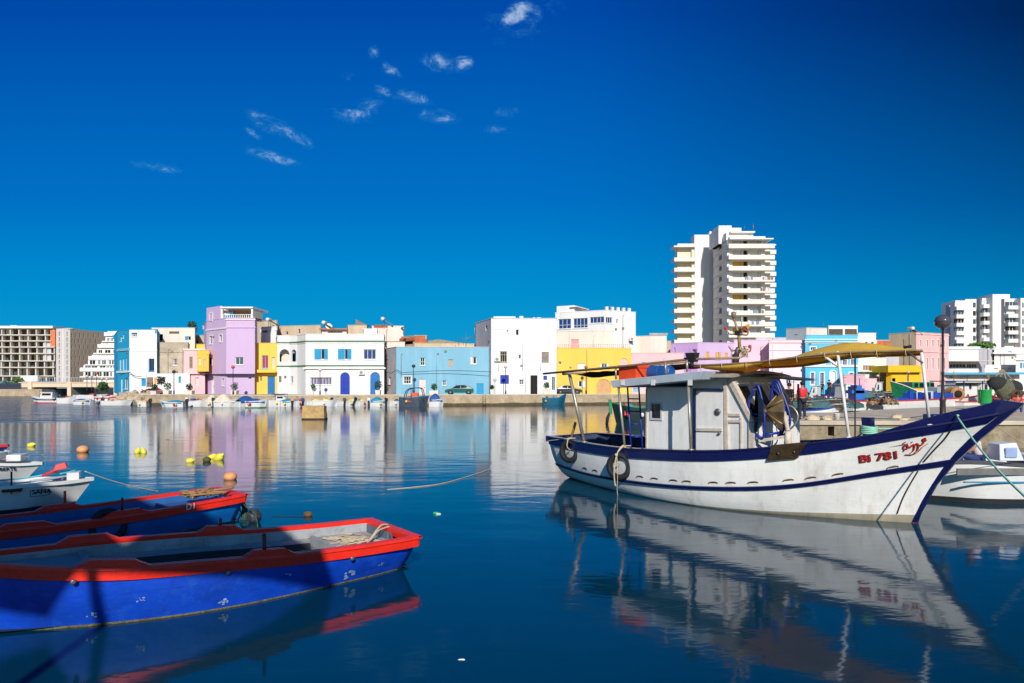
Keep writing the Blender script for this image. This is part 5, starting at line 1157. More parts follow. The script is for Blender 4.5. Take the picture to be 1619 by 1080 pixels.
loose('plastic_drum', mat('blue_plastic', (28, 85, 150), .45, .15, 2), 'blue plastic drum lying on the aft roof of the white fishing boat', 'drum', mb, smooth=False)
rnd = random.Random(5)
mb = MB()
for i in range(60):
    x = sa+.75+rnd.random()*1.1; y = -1.3+rnd.random()*1.2; mb.tube(catmull([(x+rnd.uniform(-.15, .15), y+rnd.uniform(-.1, .1), zz+.02+rnd.random()*.12) for _ in range(4)], 4), .014, [ropem, black, poleb][i % 3], 5)
loose('rope_heap', None, 'tangle of rope on the aft roof between the orange crate and blue drum', 'rope', mb)
mb = MB(); mb.hexa([(onw(1125, 585, .8).x, -1.2, 3.14), (onw(1160, 583, .8).x, -1.2, 3.2), (onw(1160, 583, .8).x, -.2, 3.2), (onw(1125, 585, .8).x, -.2, 3.14), (onw(1127, 585, .8).x, -1.1, 3.22), (onw(1158, 583, .8).x, -1.1, 3.28), (onw(1158, 583, .8).x, -.3, 3.28), (onw(1127, 585, .8).x, -.3, 3.22)])
loose('life_raft_case', roofp, 'pale flat case strapped to the wheelhouse roof under the yellow awning', 'case', mb, bevel=.03)
mb = MB(); q = onw(1094, 567, 1.8); mb.hexa([q+V(p) for p in ((-.1, -.05, -.08), (.1, -.05, -.08), (.1, .1, -.08), (-.1, .1, -.08), (-.13, -.1, .14), (.14, -.1, .14), (.14, .12, .14), (-.13, .12, .14))]); mb.tube([q+V((-.22, 0, .0)), q], .03); mb.tube([q+V((0, 0, -.2)), q+V((0, 0, -.08))], .045); mb.build('floodlight', black, boat, local=True)
# mast with horns and lamps
ms = 4.75
def mp_(x, y, wv=.1): return onw(x, y, wv)
mb = MB(); mb.tube([mp_(1163, 590), mp_(1163, 560)], .09, black, 10); mb.tube([mp_(1164, 562), mp_(1168, 550)], .07, steel, 10)
mb.tube([mp_(1170, 556), mp_(1168, 530), mp_(1163, 512), mp_(1160, 503)], [.045, .04, .03, .022], poleb, 8); mb.build('mast', None, boat, local=True)
mb = MB(); a = mp_(1160, 500); mb.lathe([(.03, -.06), (.06, .0), (.065, .10), (.02, .12)], a, m=None, n=10); mb.build('mast_lamp', mat('smoky_lamp', (130, 115, 95), .3, .3, 8), boat, local=True)
mb = MB()
for pts in ([(1168, 527), (1155, 528.5), (1150, 524), (1148, 520)], [(1168, 527), (1180, 530), (1183, 524), (1179, 522)], [(1166, 552), (1158, 555), (1154, 550), (1152, 548)], [(1170, 556), (1184, 556), (1187, 552), (1186, 549)]): mb.tube(catmull([mp_(*p) for p in pts], 5), .02, poleb, 7)
mb.tube([mp_(1169, 522), mp_(1182, 516)], .02, poleb, 6); mb.tube([mp_(1172, 522), mp_(1173, 501)], .015, ropem, 6)
for i in range(14): mb.tube(catmull([mp_(1170+rnd.uniform(0, 14), 548+rnd.uniform(0, 18), .1+rnd.uniform(-.2, .2)) for _ in range(4)], 4), .009, ropem, 4)
mb.box(mp_(1165, 529)-V((.03, .06, .02)), mp_(1169, 524)+V((.03, .06, .02)), black); mb.build('mast_arms', None, boat, local=True)
for (x, y) in ((1147.5, 519), (1178, 521), (1185.5, 548)): mb = MB(); mb.sphere(mp_(x, y), .045, n=10); mb.build('red_lamp', mat('red_lens', (190, 35, 50), .3, .15), boat, local=True)
mb = MB(); a = mp_(1181, 516.5); mb.lathe([(.02, -.1), (.03, -.03), (.07, .03), (.06, .04), (.01, .0)], a, 'x', n=12); mb.build('horn', mat('yellow_horn', (205, 150, 50), .4, .15), boat, local=True)
# net hauler
hc = lambda x, y, s: ons(x, y, s)
hs_ = 6.98
def oval(pts, s): return catmull([ons(x, y, s) for x, y in pts], 5, True)
Hn = thing('net_hauler', 'net hauler with blue tube rims and bronze drum in front of the fishing boat cabin', 'winch', BM @ V((7.0, -.75, 1.5)), RZ)
mb = MB(BM); rimL = [(1196, 612), (1204, 628), (1210, 655), (1209, 680), (1205, 692), (1193, 682), (1187, 660), (1184, 632)]
mb.tube(catmull([onw(x, y, 1.12+.0) for x, y in [(1193, 613), (1197, 609), (1201, 617), (1206, 640), (1209, 668), (1207, 690), (1202, 693), (1192, 684), (1186, 660), (1184, 633), (1188, 625)]], 5, True), .028); mb.build('rim', bluep, Hn)
mb = MB(BM); mb.tube(catmull([onw(x, y, .72) for x, y in [(1221, 612), (1224, 603), (1230, 604), (1238, 625), (1247, 650), (1249, 668), (1243, 684), (1232, 690), (1238, 670), (1240, 650), (1232, 625)]], 5, True), .03)
mb.tube(catmull([onw(x, y, .72) for x, y in [(1219, 640), (1221, 615), (1227, 606), (1236, 630), (1241, 655), (1239, 680), (1231, 689)]], 5), .03); mb.build('rim', bluep, Hn)
mb = MB(BM)
for (a, b) in (((1207, 688), (1233, 684)), ((1184, 655), (1211, 657)), ((1192, 684), (1205, 693))):
    mb.tube([onw(*a, 1.1), onw(*b, .8 if a[0] > 1200 else 1.1)], .028)
mb.build('rim_brace', bluep, Hn)
mb = MB(BM)                                          # dished discs
cL = onw(1198, 655, 1.05); Ra = (BI.to_3x3() @ V((0, 0, 1)))
ax = V((.83, .56, 0)).normalized(); px_ = V((-.56, .83, 0))
def disc(c, prof, m, n=20, mbx=None):
    rows = [[c+ax*h+(px_*cos(2*pi*k/n)+V((0, 0, 1))*sin(2*pi*k/n))*r for k in range(n)] for r, h in prof]; (mbx or mb).grid(rows, m, cv=True, smooth=False)
_s = onw(1200, 650, 1.02)
rr = .49
disc(_s, [(.06, .10), (.3, .08), (rr, -.04), (rr+.02, -.06), (.3, .03), (.05, .05)], None); mb.build('disc', mat('disc_dark_blue', (28, 52, 80), .35, .3, 3, metal=.5), Hn)
mb = MB(BM); c2 = _s+ax*.5
disc(c2, [(.07, -.33), (.1, -.31), (.27, -.16), (.46, -.02), (.48, .0), (.3, .03), (.05, .05)], None, 10); mb.build('drum_cone', bronze, Hn)
mb = MB(BM); mb.tube([_s, c2], .06, n=10)
for k in range(5):
    a = 2*pi*k/5; mb.tube([c2-ax*.33+(px_*cos(a)+V((0, 0, 1))*sin(a))*.1, c2-ax*.03+(px_*cos(a)+V((0, 0, 1))*sin(a))*.47], .016)
mb.build('axle', bronze, Hn)
mb = MB(BM); b0 = onw(1246, 712, .95); t0 = onw(1246, 682, .95); mb.tube([V((b0.x, b0.y, 1.45)), t0], [.1, .07], n=10); mb.lathe([(.16, 0), (.16, .03), (.1, .06)], V((b0.x, b0.y, 1.47)), n=12); mb.beam(onw(1200, 697, 1.1), onw(1245, 690, .95), .07, .07); mb.tube([t0, c2+ax*.05], .05); mb.build('pedestal', trimp, Hn)
mb = MB(BM); mb.tube(catmull([onw(x, y, .55) for x, y in ((1238, 641), (1252, 643), (1261, 655), (1259, 668), (1248, 680))], 6), .022); mb.build('hose', pole, Hn)
# bronze plate over the rail
mb = MB(); u0, k0 = onskin(1223, 714); u1, k1 = onskin(1272, 708); a = skin(u0, 2.72); b = skin(u1, 2.72); c = skin(u1, 3); d = skin(u0, 3); o_ = V((0, -.085, 0)); 
mb.hexa([a+o_, b+o_, b+V((0, .02, 0)), a+V((0, .02, 0)), d+V((-.05, -.085, .055)), c+V((.05, -.085, .055)), c+V((0, .2, .055)), d+V((0, .2, .055))])
for t in (.25, .78): q = a.lerp(b, t).lerp(d.lerp(c, t), .5)+V((0, -.088, 0)); mb.lathe([(.035, 0), (.035, -.012), (.0001, -.015)], q, 'y', n=8)
mb.build('chafe_plate', brass, boat, local=True)
# mooring bitt with rope turns
mb = MB(); g = gw_at(1374, 690); g = onw(1374, 688, .72); mb.hexa([V((g.x-.09, g.y-.09, g.z-.1)), V((g.x+.09, g.y-.09, g.z-.1)), V((g.x+.09, g.y+.09, g.z-.1)), V((g.x-.09, g.y+.09, g.z-.1)), V((g.x-.13, g.y-.1, g.z+.38)), V((g.x+.08, g.y-.1, g.z+.38)), V((g.x+.08, g.y+.1, g.z+.38)), V((g.x-.13, g.y+.1, g.z+.38))]); mb.build('mooring_bitt', navy, boat, local=True, bevel=.015)
mb = MB()
for i in range(5): mb.tube([V((g.x+.16*cos(a)-.01, g.y+.15*sin(a), g.z+.05+i*.032+.01*cos(a*2+i))) for a in [2*pi*k/14 for k in range(14)]], .02, n=6, closed=True)
e = onw(1462, 664, .3); mb.tube(catmull([V((g.x+.1, g.y+.1, g.z+.14)), (V((g.x, g.y+.1, g.z+.1))).lerp(e, .5)+V((0, 0, -.06)), e], 8), .018); mb.tube(catmull([V((g.x-.1, g.y, g.z+.1)), V((g.x-.22, g.y+.05, g.z-.02)), V((g.x-.3, g.y-.1, g.z-.1))], 5), .016)
loose('mooring_rope', ropeg, 'mint green rope wound round the navy bitt on the bow of the white fishing boat', 'rope', mb)
# tyre fenders
def tyre(c, R0, r0, nrm, mbx, m):
    nrm = V(nrm).normalized(); x = nrm.cross(V((0, 0, 1))).normalized(); y = x.cross(nrm)
    rows = []
    for i in range(28):
        a = 2*pi*i/28; d3 = x*cos(a)+y*sin(a); r_ = []
        for j in range(14):
            b = 2*pi*j/14; rr_ = r0*(1 if abs(sin(b)) < .8 else .92); cc = cos(b)
            if cc < -.3: cc *= .55
            r_.append(c+d3*(R0+rr_*cc*.9)+nrm*(r0*.85*sin(b)*1.05))
        rows.append(r_)
    mbx.grid(rows, m, cu=True, cv=True)
for nm_, (cx_, cy_), (tx, ty), wv, lab in (('tyre_fender', (901, 713), (900, 692), 0, 'aftmost black tyre fender roped to the stern of the white fishing boat'), ('tyre_fender', (979.5, 737), (985, 707), 0, 'black tyre fender with knotted rope, the forward one on the white fishing boat')):
    u, k = onskin(cx_, cy_); p = skin(u, k); mb = MB(); Rr = .235 if cx_ < 950 else .255
    nrm = V((.18, -1, .12)) if cx_ < 950 else V((.28, -1, .1))
    c = p+V((0, -.15, 0)); c = BI @ px(cx_, cy_, (BM @ c).y); tyre(c, Rr+.02, .115, nrm, mb, black); ty_ = loose(nm_, black, lab, 'tyre', mb)
    mb = MB(); top = c+V((0, 0, Rr)); g2 = gw_at(tx, ty)+V((0, 0, .03))
    mb.tube(catmull([g2+V((-.05, .1, .02)), g2+V((0, -.1, .02)), top+V((.02, -.1, .12)), top+V((0, -.12, -.1)), top+V((.01, .0, -.2))], 5), .017, n=6); mb.tube(catmull([g2+V((.12, .1, .02)), g2+V((.04, -.12, .0)), top+V((.0, -.11, .08))], 5), .015, n=6)
    if cx_ > 950:
        mb.tube(catmull([top+V((0, -.13, .05)), c+V((-.06, -.15, -.1)), c+V((-.05, -.13, -.45)), c+V((-.02, -.12, -.52))], 6), .018, n=6); mb.tube(catmull([top+V((.02, -.13, .05)), c+V((.06, -.15, -.2)), c+V((.02, -.12, -.6)), c+V((.05, -.12, -.85))], 6), .009, n=5); mb.sphere(top+V((.0, -.13, .05)), .045, n=8)
    else: mb.tube(catmull([g2+V((-.05, -.08, 0)), skin(0, 3)+V((.0, -.1, -.12))], 5), .013, n=6)
    loose('fender_rope', ropem, 'pale rope holding the aftmost tyre at the stern' if cx_ < 950 else 'knotted pale rope with loose ends over the amidships tyre', 'rope', mb)
# mooring line from the bow, running to the right and towards us
mb = MB(); a = BM @ (onw(1512, 657, .42)); b = px(1640, 803, 9.6); mb.tube([a.lerp(b, i/16)+V((0, 0, -.12*sin(pi*i/16))) for i in range(17)], .019, n=6); mb.tube([a, BM @ (BI @ a+V((.05, .12, .0)))], .02, n=6)
tag(mb.build('bow_line', ropeg), 'long mint green mooring line stretched from the navy bow down to the right', 'rope')
mb = MB(); a = px(1568, 668, 14.5); b = px(1640, 712, 16); mb.tube([a.lerp(b, i/8)+V((0, 0, -.04*sin(pi*i/8))) for i in range(9)], .009, n=5); tag(mb.build('thin_line', ropem), 'thin pale line leading right from under the navy stem head', 'rope')
# ---------------- left foreground rowing boats ----------------
redr = mat('red_rail_paint', (244, 44, 22), .45, .12, 3, .4, 14, dirt=(190, 70, 60), dirtamt=.35)
blueh = mat('royal_blue_hull', (4, 68, 190), .5, .2, 1.6, .45, 7, dirt=(60, 120, 200), dirtamt=.3, planks=2.4)
blueh2 = mat('sky_blue_hull', (14, 120, 205), .45, .16, 1.6, .4, 7, dirt=(15, 80, 160), dirtamt=.4)
greyi = mat('grey_inside_paint', (158, 160, 160), .7, .2, 2, .5, 10, dirt=(105, 98, 86), dirtamt=.65, streak=False)
greyd = mat('grey_inside_dark', (96, 108, 120), .7, .2, 2, .3, 10)
bilge = mat('bilge_dark', (34, 38, 42), .6, .3, 4)
weed = mat('weed_line', (120, 112, 70), .95, .35, 12, .8, 40, dirt=(200, 190, 150), dirtamt=.6)
def rowboat(name, label, cat, org, head, T, WLT, hullm, insm, side_near=1, rim=.15, zi=.12, tholes=(), deck_aft=1.35, weedband=True, far_t=()):
    """s runs from the square stern (0) to the bow; T rows: (s, half width, height)"""
    hd = V((head[0], head[1], 0)).normalized(); root = thing(name, label, cat, (org[0], org[1], 0), atan2(hd.y, hd.x)); Lg = T[-1][0]
    N_ = 48
    def g(s): return tab(T, s, 1), tab(T, s, 2)
    def wl(s): return tab(WLT, s, 1)
    S = [Lg*(i/N_) for i in range(N_+1)]
    def sec(s, sg):
        w_, z = g(s); b = wl(s); x0 = .12*(1-min(1, s/.6)); xb = -.35*max(0, (s-Lg*.75)/(Lg*.25))**2
        P = []
        for k in (-.35, -.02, .035, .3, .6, .8, 1.0):
            zz = z*k if k > 0 else k; t = max(0, k); P.append(V((s+(x0+xb*1.0)*(1-t), sg*(b*(.6 if k < -.1 else 1)*(1-t)+w_*t+.05*sin(pi*t)), zz)))
        return P
    mb = MB()
    for sg in (1, -1):
        mb.grid([sec(s, sg) for s in S], mf=lambda i, j: weed if j < 2 else hullm)
    a, b = sec(0, 1), sec(0, -1); mb.grid([a, b], hullm, smooth=False)
    mb.build('hull', None, root, local=True)
    # red strake: outer band and flat top, rounded round the stern
    mb = MB(); loop = []
    for sg in (1, -1):
        rows = []
        for s in S:
            w_, z = g(s); rows.append([V((s, sg*(w_-.0), z-rim-.01)), V((s, sg*(w_+.03), z-rim)), V((s, sg*(w_+.035), z-.03)), V((s, sg*(w_+.055), z-.028)), V((s, sg*(w_+.05), z+.012)), V((s, sg*max(0, w_-.09), z+.012)), V((s, sg*max(0, w_-.085), z-.09))])
        mb.grid(rows, smooth=False)
    w_, z = g(0)
    rows = []
    for i in range(13):
        y = w_*(1-2*i/12); rows.append([V((0, y, z-rim)), V((-.03, y, z-rim)), V((-.04, y, z-.03)), V((-.06, y*1.05, z-.028)), V((-.055, y*1.05, z+.012)), V((.1, y, z+.012)), V((.1, y, z-.1))])
    mb.grid(rows, smooth=False)
    mb.build('gunwale', redr, root, local=True)
    # lining, side decks, floor, aft deck, thwart
    mb = MB()
    for sg in (1, -1):
        mb.grid([[V((s, sg*max(0, g(s)[0]-.088), g(s)[1]-.05)), V((s, sg*max(0, g(s)[0]-.11), g(s)[1]-.2)), V((s, sg*max(0, g(s)[0]-.40), g(s)[1]-.215)), V((s, sg*max(0, g(s)[0]-.41), g(s)[1]-.27)), V((s, sg*max(0, g(s)[0]-.5), .02))] for s in S], smooth=False, mf=lambda i, j: insm if j < 2 else bilge)
    mb.grid([[V((s, g(s)[0]*.7, .03)), V((s, -g(s)[0]*.7, .03))] for s in S], bilge); mb.build('lining', insm, root, local=True)
    mb = MB(); rows = []
    for i in range(9):
        s = .08+(deck_aft-.08)*i/8; w_, z = g(s); rows.append([V((s, w_-.1, z-.19)), V((s, 0, z-.17)), V((s, -w_+.1, z-.19))])
    mb.grid(rows); w_, z = g(deck_aft); mb.box((deck_aft, -w_+.38, .05), (deck_aft+.06, w_-.38, z-.10)); mb.build('aft_deck', insm, root, local=True)
    mb = MB(); sf = Lg-1.5; rows = []
    for i in range(9):
        s = sf+(1.4)*i/8; w_, z = g(s); rows.append([V((s, max(0, w_-.1), z-.13)), V((s, 0, z-.1)), V((s, -max(0, w_-.1), z-.13))])
    mb.grid(rows); w_, z = g(sf); mb.beam((sf, -w_+.1, z-.12), (sf, w_-.1, z-.12), .09, .05); mb.build('foredeck', insm, root, local=True)
    mb = MB()
    for s in [x*.55 for x in range(4, int(Lg/.55)-3)]:
        for sg in (1, -1): w_, z = g(s); mb.beam((s, sg*(w_-.09), z-.06), (s, sg*(w_-.12), z-.2), .04, .03)
    mb.build('ribs', insm, root, local=True)
    # inner corner at the stern
    for (s, sg, ln, pin) in tholes:
        w_, z = g(s); mb = MB(); pr = [(-.5, 0), (-.36, .045), (-.3, .075), (.3, .08), (.36, .05), (.5, 0)]
        pts = [V((s+a*ln, 0, b)) for a, b in pr]; rows = []
        for p in pts:
            ww, zz = g(p.x); rows.append([V((p.x, sg*(ww+.05), zz-.0)), V((p.x, sg*(ww+.052), zz+.013+p.z*1.1)), V((p.x, sg*(ww-.08), zz+.013+p.z*1.1)), V((p.x, sg*(ww-.085), zz-.0))])
        mb.grid(rows, cv=True, smooth=False); mb.build('thole_block', redr, root, local=True)
        if pin:
            mb = MB(); mb.tube([(s+pin, sg*(w_-.02), z+.05), (s+pin+.01, sg*(w_-.02), z+.32)], .022, n=8); mb.build('thole_pin', mat('dark_red_pin', (96, 22, 28), .6, .2, 5), root, local=True)
    return root, g
T1 = [(0, .87, .55), (.25, .90, .55), (1, .94, .56), (2, .99, .60), (3, .99, .67), (4, .93, .73), (4.7, .72, .79), (5.3, .42, .86), (5.9, .05, .95)]
W1 = [(0, .56, 0), (.5, .66, 0), (1.15, .76, 0), (2.5, .92, 0), (3.3, .89, 0), (4, .74, 0), (4.8, .45, 0), (5.3, .25, 0), (5.8, .03, 0)]
b1, g1 = rowboat('rowing_boat', 'royal blue wooden rowing boat with broad red rail and grey inside, nearest of all', 'rowing boat', (-2.02, 11.52), (-.80, -.60), T1, W1, blueh, greyi,
             tholes=((4.2, 1, .8, 0), (2.35, 1, .7, 0), (4.3, -1, .8, 0), (2.5, -1, .7, 0)), deck_aft=1.15)
# stern details of the near boat
def loc(root, p): return RM[root.name] @ V(p)
mb = MB(); mb.tube([(2.42, 1.0, .62), (2.43, 1.0, .94)], .026, n=8); mb.build('thole_pin', mat('dark_red_pin', (96, 22, 28), .6, .2, 5), b1, local=True)
mb = MB(); mb.tube([(2.5, -1.0, .62), (2.5, -1.0, .84)], .022, n=8); mb.build('thole_pin', MATS['dark_red_pin'], b1, local=True)
mb = MB(); rnd = random.Random(9)
for i in range(9): mb.tube(catmull([(.25+rnd.random()*.8, rnd.uniform(-.6, .6), .385+rnd.random()*.02) for _ in range(5)], 5), .008, n=5)
mb.tube(catmull([(.03, -.1, .575), (.2, -.02, .60), (.45, .15, .47), (.6, .3, .40), (.5, .45, .395)], 6), .015, n=6); mb.tube(catmull([(.05, .0, .57), (.3, .1, .55), (.5, .2, .45), (.65, .1, .40)], 6), .013, n=6)
mb.bm.transform(RM[b1.name]); tag(mb.build('stern_rope', ropem), 'pale frayed rope lying on the grey stern deck of the nearest blue rowing boat', 'rope')
mb = MB(); a = .62; mb.beam((.13, -.7, .44), (.13, .1, .44), .03, .12); mb.beam((.1, .1, .44), (.35, .72, .44), .03, .12); mb.build('stern_board', greyd, b1, local=True)
mb = MB()
for s in (1.15, 2.9, 4.6): mb.lathe([(.035, 0), (.035, .02), (.015, .025)], (s, g1(s)[0]+.035, g1(s)[1]-.16), 'y', n=8)
mb.build('bolts', steel, b1, local=True)
pst = mat('paint_scuff', (150, 175, 205), .7, .3, 10)
rsc = random.Random(6)
for (s0, z0, r0) in ((1.15, .13, .09), (2.95, .10, .07), (3.9, .3, .04), (2.1, .33, .035), (.6, .2, .04), (4.4, .15, .05)):   # bare worn patches of the blue hull
    def hs_(s, z): w_, Z = g1(s); t = z/Z; x0 = .12*(1-min(1, s/.6)); b = tab(W1, s, 1); return V((s+x0*(1-t), b*(1-t)+w_*t+.05*sin(pi*t)+.004, z))
    mb = MB()
    for k in range(7):
        sa_, za_, ra_ = s0+rsc.uniform(-r0, r0), z0+rsc.uniform(-r0, r0)*.6, r0*rsc.uniform(.15, .45); mb.poly([hs_(sa_+ra_*cos(a)*rsc.uniform(.6, 1.3), max(.02, za_+ra_*.6*sin(a))) for a in [2*pi*j/9 for j in range(9)]])
    mb.build('worn_patch', pst, b1, local=True)
T2 = [(0, .70, .60), (.25, .76, .59), (1, .82, .56), (2, .86, .52), (3, .86, .50), (4, .82, .50), (5, .72, .55), (6, .5, .64), (6.8, .2, .74), (7.2, .04, .8)]
W2 = [(0, .42, 0), (.5, .5, 0), (1.5, .62, 0), (3, .66, 0), (4.5, .56, 0), (6, .3, 0), (7.2, .02, 0)]
b2, g2_ = rowboat('rowing_boat', 'light blue rowing boat with red rail and brown rope coil, behind the royal blue one', 'rowing boat', (-6.2, 15.05), (-.70, -.714), T2, W2, blueh2, mat('blue_inside', (30, 90, 150), .7, .15, 2),
             tholes=((3.05, -1, .8, 0), (4.6, -1, .8, 0), (2.35, 1, .8, 0), (3.9, 1, .9, 0)))
mb = MB(); mb.tube([(2.95, -.84, .6), (2.95, -.84, .84)], .024, n=8); mb.build('thole_pin', redr, b2, local=True)
mb = MB(); mb.tube([(2.4, .84, .6), (2.4, .84, .84)], .022, n=8); mb.build('thole_pin', MATS['dark_red_pin'], b2, local=True)
mb = MB(RM[b2.name]); rb_ = mat('rope_brown', (165, 125, 80), .9, .25, 20)
for i in range(14): c0 = V((.55, .05, .58)); mb.tube(catmull([c0+V((rnd.uniform(-.35, .45), rnd.uniform(-.35, .35), rnd.random()*.1)) for _ in range(6)], 5), .018, n=5)
mb.tube([V((.1, .35, .72)), V((.9, -.25, .60))], .03, poleb, n=6)
tag(mb.build('rope_coil', rb_), 'brown rope coil on the stern of the light blue rowing boat', 'rope')
c = RM[b2.name] @ V((2.4, .95, .33)); mb = MB(); tyre(px(170.5, 832, c.y-.05), .25, .095, RM[b2.name].to_3x3() @ V((0, 1, .15)), mb, black); tag(mb.build('tyre_fender', black), 'black tyre fender hanging on the side of the light blue rowing boat', 'tyre')
# painted mark on its rail
mb = MB(RM[b2.name])
o_, me = text_on('D1', V((1.28, .895, .47)), V((-1, 0, 0)), V((0, 0, 1)), V((0, 1, 0)), .16, frame_w, 'painted_mark', b2)
mb.bm.free()
mb = MB(RM[b2.name]); mb.prism([(1.0, .80, .26), (1.12, .82, .30), (1.1, .81, .14), (.98, .74, .1)], (0, .02, 0)); tag(mb.build('rag', frame_w), 'white rag stuck to the side of the light blue rowing boat', 'rag') if False else mb.bm.free()
# weed and line at its stern, black ball float
mb = MB(); a = RM[b2.name] @ V((-.05, .2, .55)); rnd = random.Random(2)
for i in range(12): mb.tube(catmull([a+V((rnd.uniform(0, .05), rnd.uniform(-.1, .1), 0)), a+V((.12+rnd.uniform(-.05, .1), rnd.uniform(-.1, .1), -.3)), V((a.x+.15+rnd.uniform(-.1, .15), a.y-.1, .0))], 5), .014, n=5)
b = pw(403, 828, .1); mb.tube(catmull([a+V((0, 0, .03)), a.lerp(b, .5)+V((0, 0, .04)), V((b.x, b.y, .3)), V((b.x+.1, b.y-.1, 0.02))], 6), .012, n=5)
tag(mb.build('weedy_rope', mat('rope_green_weed', (60, 90, 70), .95, .4, 12)), 'weedy green rope hanging from the stern of the light blue rowing boat', 'rope')
def buoy(name, lab, x, y, r, m, sq=(1, 1, 1), sink=.35, cat='buoy', group=None, extra=None):
    p = pw(x, y, 0); mb = MB(); mb.sphere((p.x, p.y, r*sq[2]*(1-sink)), r, None, 12, sq)
    if extra: extra(mb, p, r)
    return tag(mb.build(name, m, smooth=True), lab, cat, group)
ballb = mat('black_float', (52, 54, 58), .5, .3, 6, .3, 20, dirt=(150, 150, 150), dirtamt=.5)
orf = mat('orange_float', (236, 160, 100), .55, .12, 5); ylf = mat('yellow_float', (240, 222, 70), .5, .12, 5)
buoy('mooring_buoy', 'black ball float roped beside the light blue rowing boat stern', 402, 826, .155, ballb, (1, 1, 1.05), .2)
buoy('mooring_buoy', 'pale orange dome buoy near the purple reflection, right of the yellow floats', 364, 758, .20, orf, (1, 1, .75), .45)
buoy('mooring_buoy', 'pale orange buoy beyond the white dinghies, left', 131, 715, .24, orf, (1, 1, .75), .4)
buoy('mooring_buoy', 'small brown weedy buoy on a dark line, right of the black ball', 487, 816, .085, mat('brown_float', (110, 80, 45), .8, .3, 8), (1.2, 1, .8), .4)
def jug(lab, x, y, r, tilt, rz=0, name='plastic_float'):
    r *= .8; p = pw(x, y, 0); mb = MB(Matrix.Translation((p.x, p.y, r*.55)) @ Matrix.Rotation(rz, 4, 'Z') @ Matrix.Rotation(tilt, 4, 'Y'))
    mb.lathe([(.001, -r*1.3), (r*.8, -r*1.25), (r, -r), (r, r*.5), (r*.75, r*.9), (r*.3, r*1.3), (r*.3, r*1.6), (.001, r*1.62)], n=12); return tag(mb.build(name, ylf, smooth=True), lab, 'float')
jug('yellow jug float farthest left, above the small white dinghy', 50, 706, .15, 1.3); jug('left one of the two touching yellow floats in the white reflection', 217.5, 716, .14, 0.4); jug('right one of the two touching yellow floats in the white reflection', 227, 716, .14, -.3)
jug('small yellow float lying alone on its side, left of the yellow cluster', 301, 731, .13, 1.4, .3); jug('yellow jug leaning up to the right in the cluster', 347, 727, .19, .9, -.3); jug('yellow jug with pale top lying behind the leaning one', 337, 725, .15, 1.2, .5)
buoy('mooring_buoy', 'dark olive weedy float at the left of the yellow cluster', 327, 730, .14, mat('olive_float', (90, 88, 40), .8, .3, 8), (1.1, 1, .8), .35)
p = pw(690, 813, 0); mb = MB(); mb.tube([p+V((-.07, 0, .02)), p+V((.02, 0, .02)), p+V((.06, .01, .02)), p+V((.09, .01, .02))], [.035, .035, .015, .012], mat('green_bottle', (60, 170, 110), .2, .1)); mb.box(p+V((-.0, -.04, 0)), p+V((.1, .0, .02)), frame_w); tag(mb.build('floating_bottle', None), 'green plastic bottle floating in the middle of the water', 'bottle')
for (x, y, r, lb) in ((266, 695, .06, 'dark scrap floating in the far reflection of the white corner house'), (730, 1043, .02, 'tiny pale scrap floating at the bottom centre'), (69, 719, .05, 'dark scrap floating above the small white dinghy')):
    p = pw(x, y, 0); mb = MB(); mb.hexa([p+V(q)*r for q in ((-2, -.5, 0), (2, -.6, 0), (1.6, .5, 0), (-1.5, .4, 0), (-1.6, -.3, .4), (1.2, -.4, .6), (1, .3, .5), (-1, .3, .4))]); tag(mb.build('driftwood', poleb if r > .03 else frame_w), lb, 'debris')
# floating lines
def line(lab, pts, r, m, z0=0.01):
    mb = MB(); mb.tube(catmull([V(p) for p in pts], 8), r, n=5); tag(mb.build('floating_line', m), lab, 'rope')
a, b = pw(612, 774), pw(776, 742); q = pw(700, 765); line('pale line lying on the water in the centre, left of the white fishing boat', [a, a.lerp(q, .5)+V((0, -.15, .01)), q+V((0, 0, .015)), q.lerp(b, .6)+V((0, -.2, .02)), b+V((0, 0, .03))], .012, ropem)
a, b = pw(430, 817), pw(482, 818); line('dark sunken line between the black ball and the small brown buoy', [a+V((0, 0, .01)), a.lerp(b, .5)+V((0, .05, .012)), b+V((0, 0, .012))], .007, black)
# stone block in the water
Yb = 54.5; mb = MB(); zt2 = Zy(642, Yb); xm0, xm1 = xq(476, Yb), xq(513, Yb)
mb.box((xm0+.1, Yb, -1), (xm1-.05, Yb+.9, zt2)); 
bmesh.ops.subdivide_edges(mb.bm, edges=mb.bm.edges, cuts=6, use_grid_fill=True)
for v in mb.bm.verts: v.co += V((noise.noise(v.co*1.5), noise.noise(v.co*1.7+V((9, 0, 0))), noise.noise(v.co*1.9+V((0, 9, 0)))*.5))*.06
tag(mb.build('stone_block', mat('ochre_stone', (196, 160, 105), .9, .2, 1.5, .6, 8, dirt=(110, 85, 50), dirtamt=.6)), 'ochre masonry block standing in the water in front of the green banded house', 'mooring block')
mb = MB(); mb.box((xm0+.05, Yb-.06, -.5), (xm1, Yb+.95, .1)); o = mb.build('wet_foot', algae, bpy.data.objects['stone_block'])
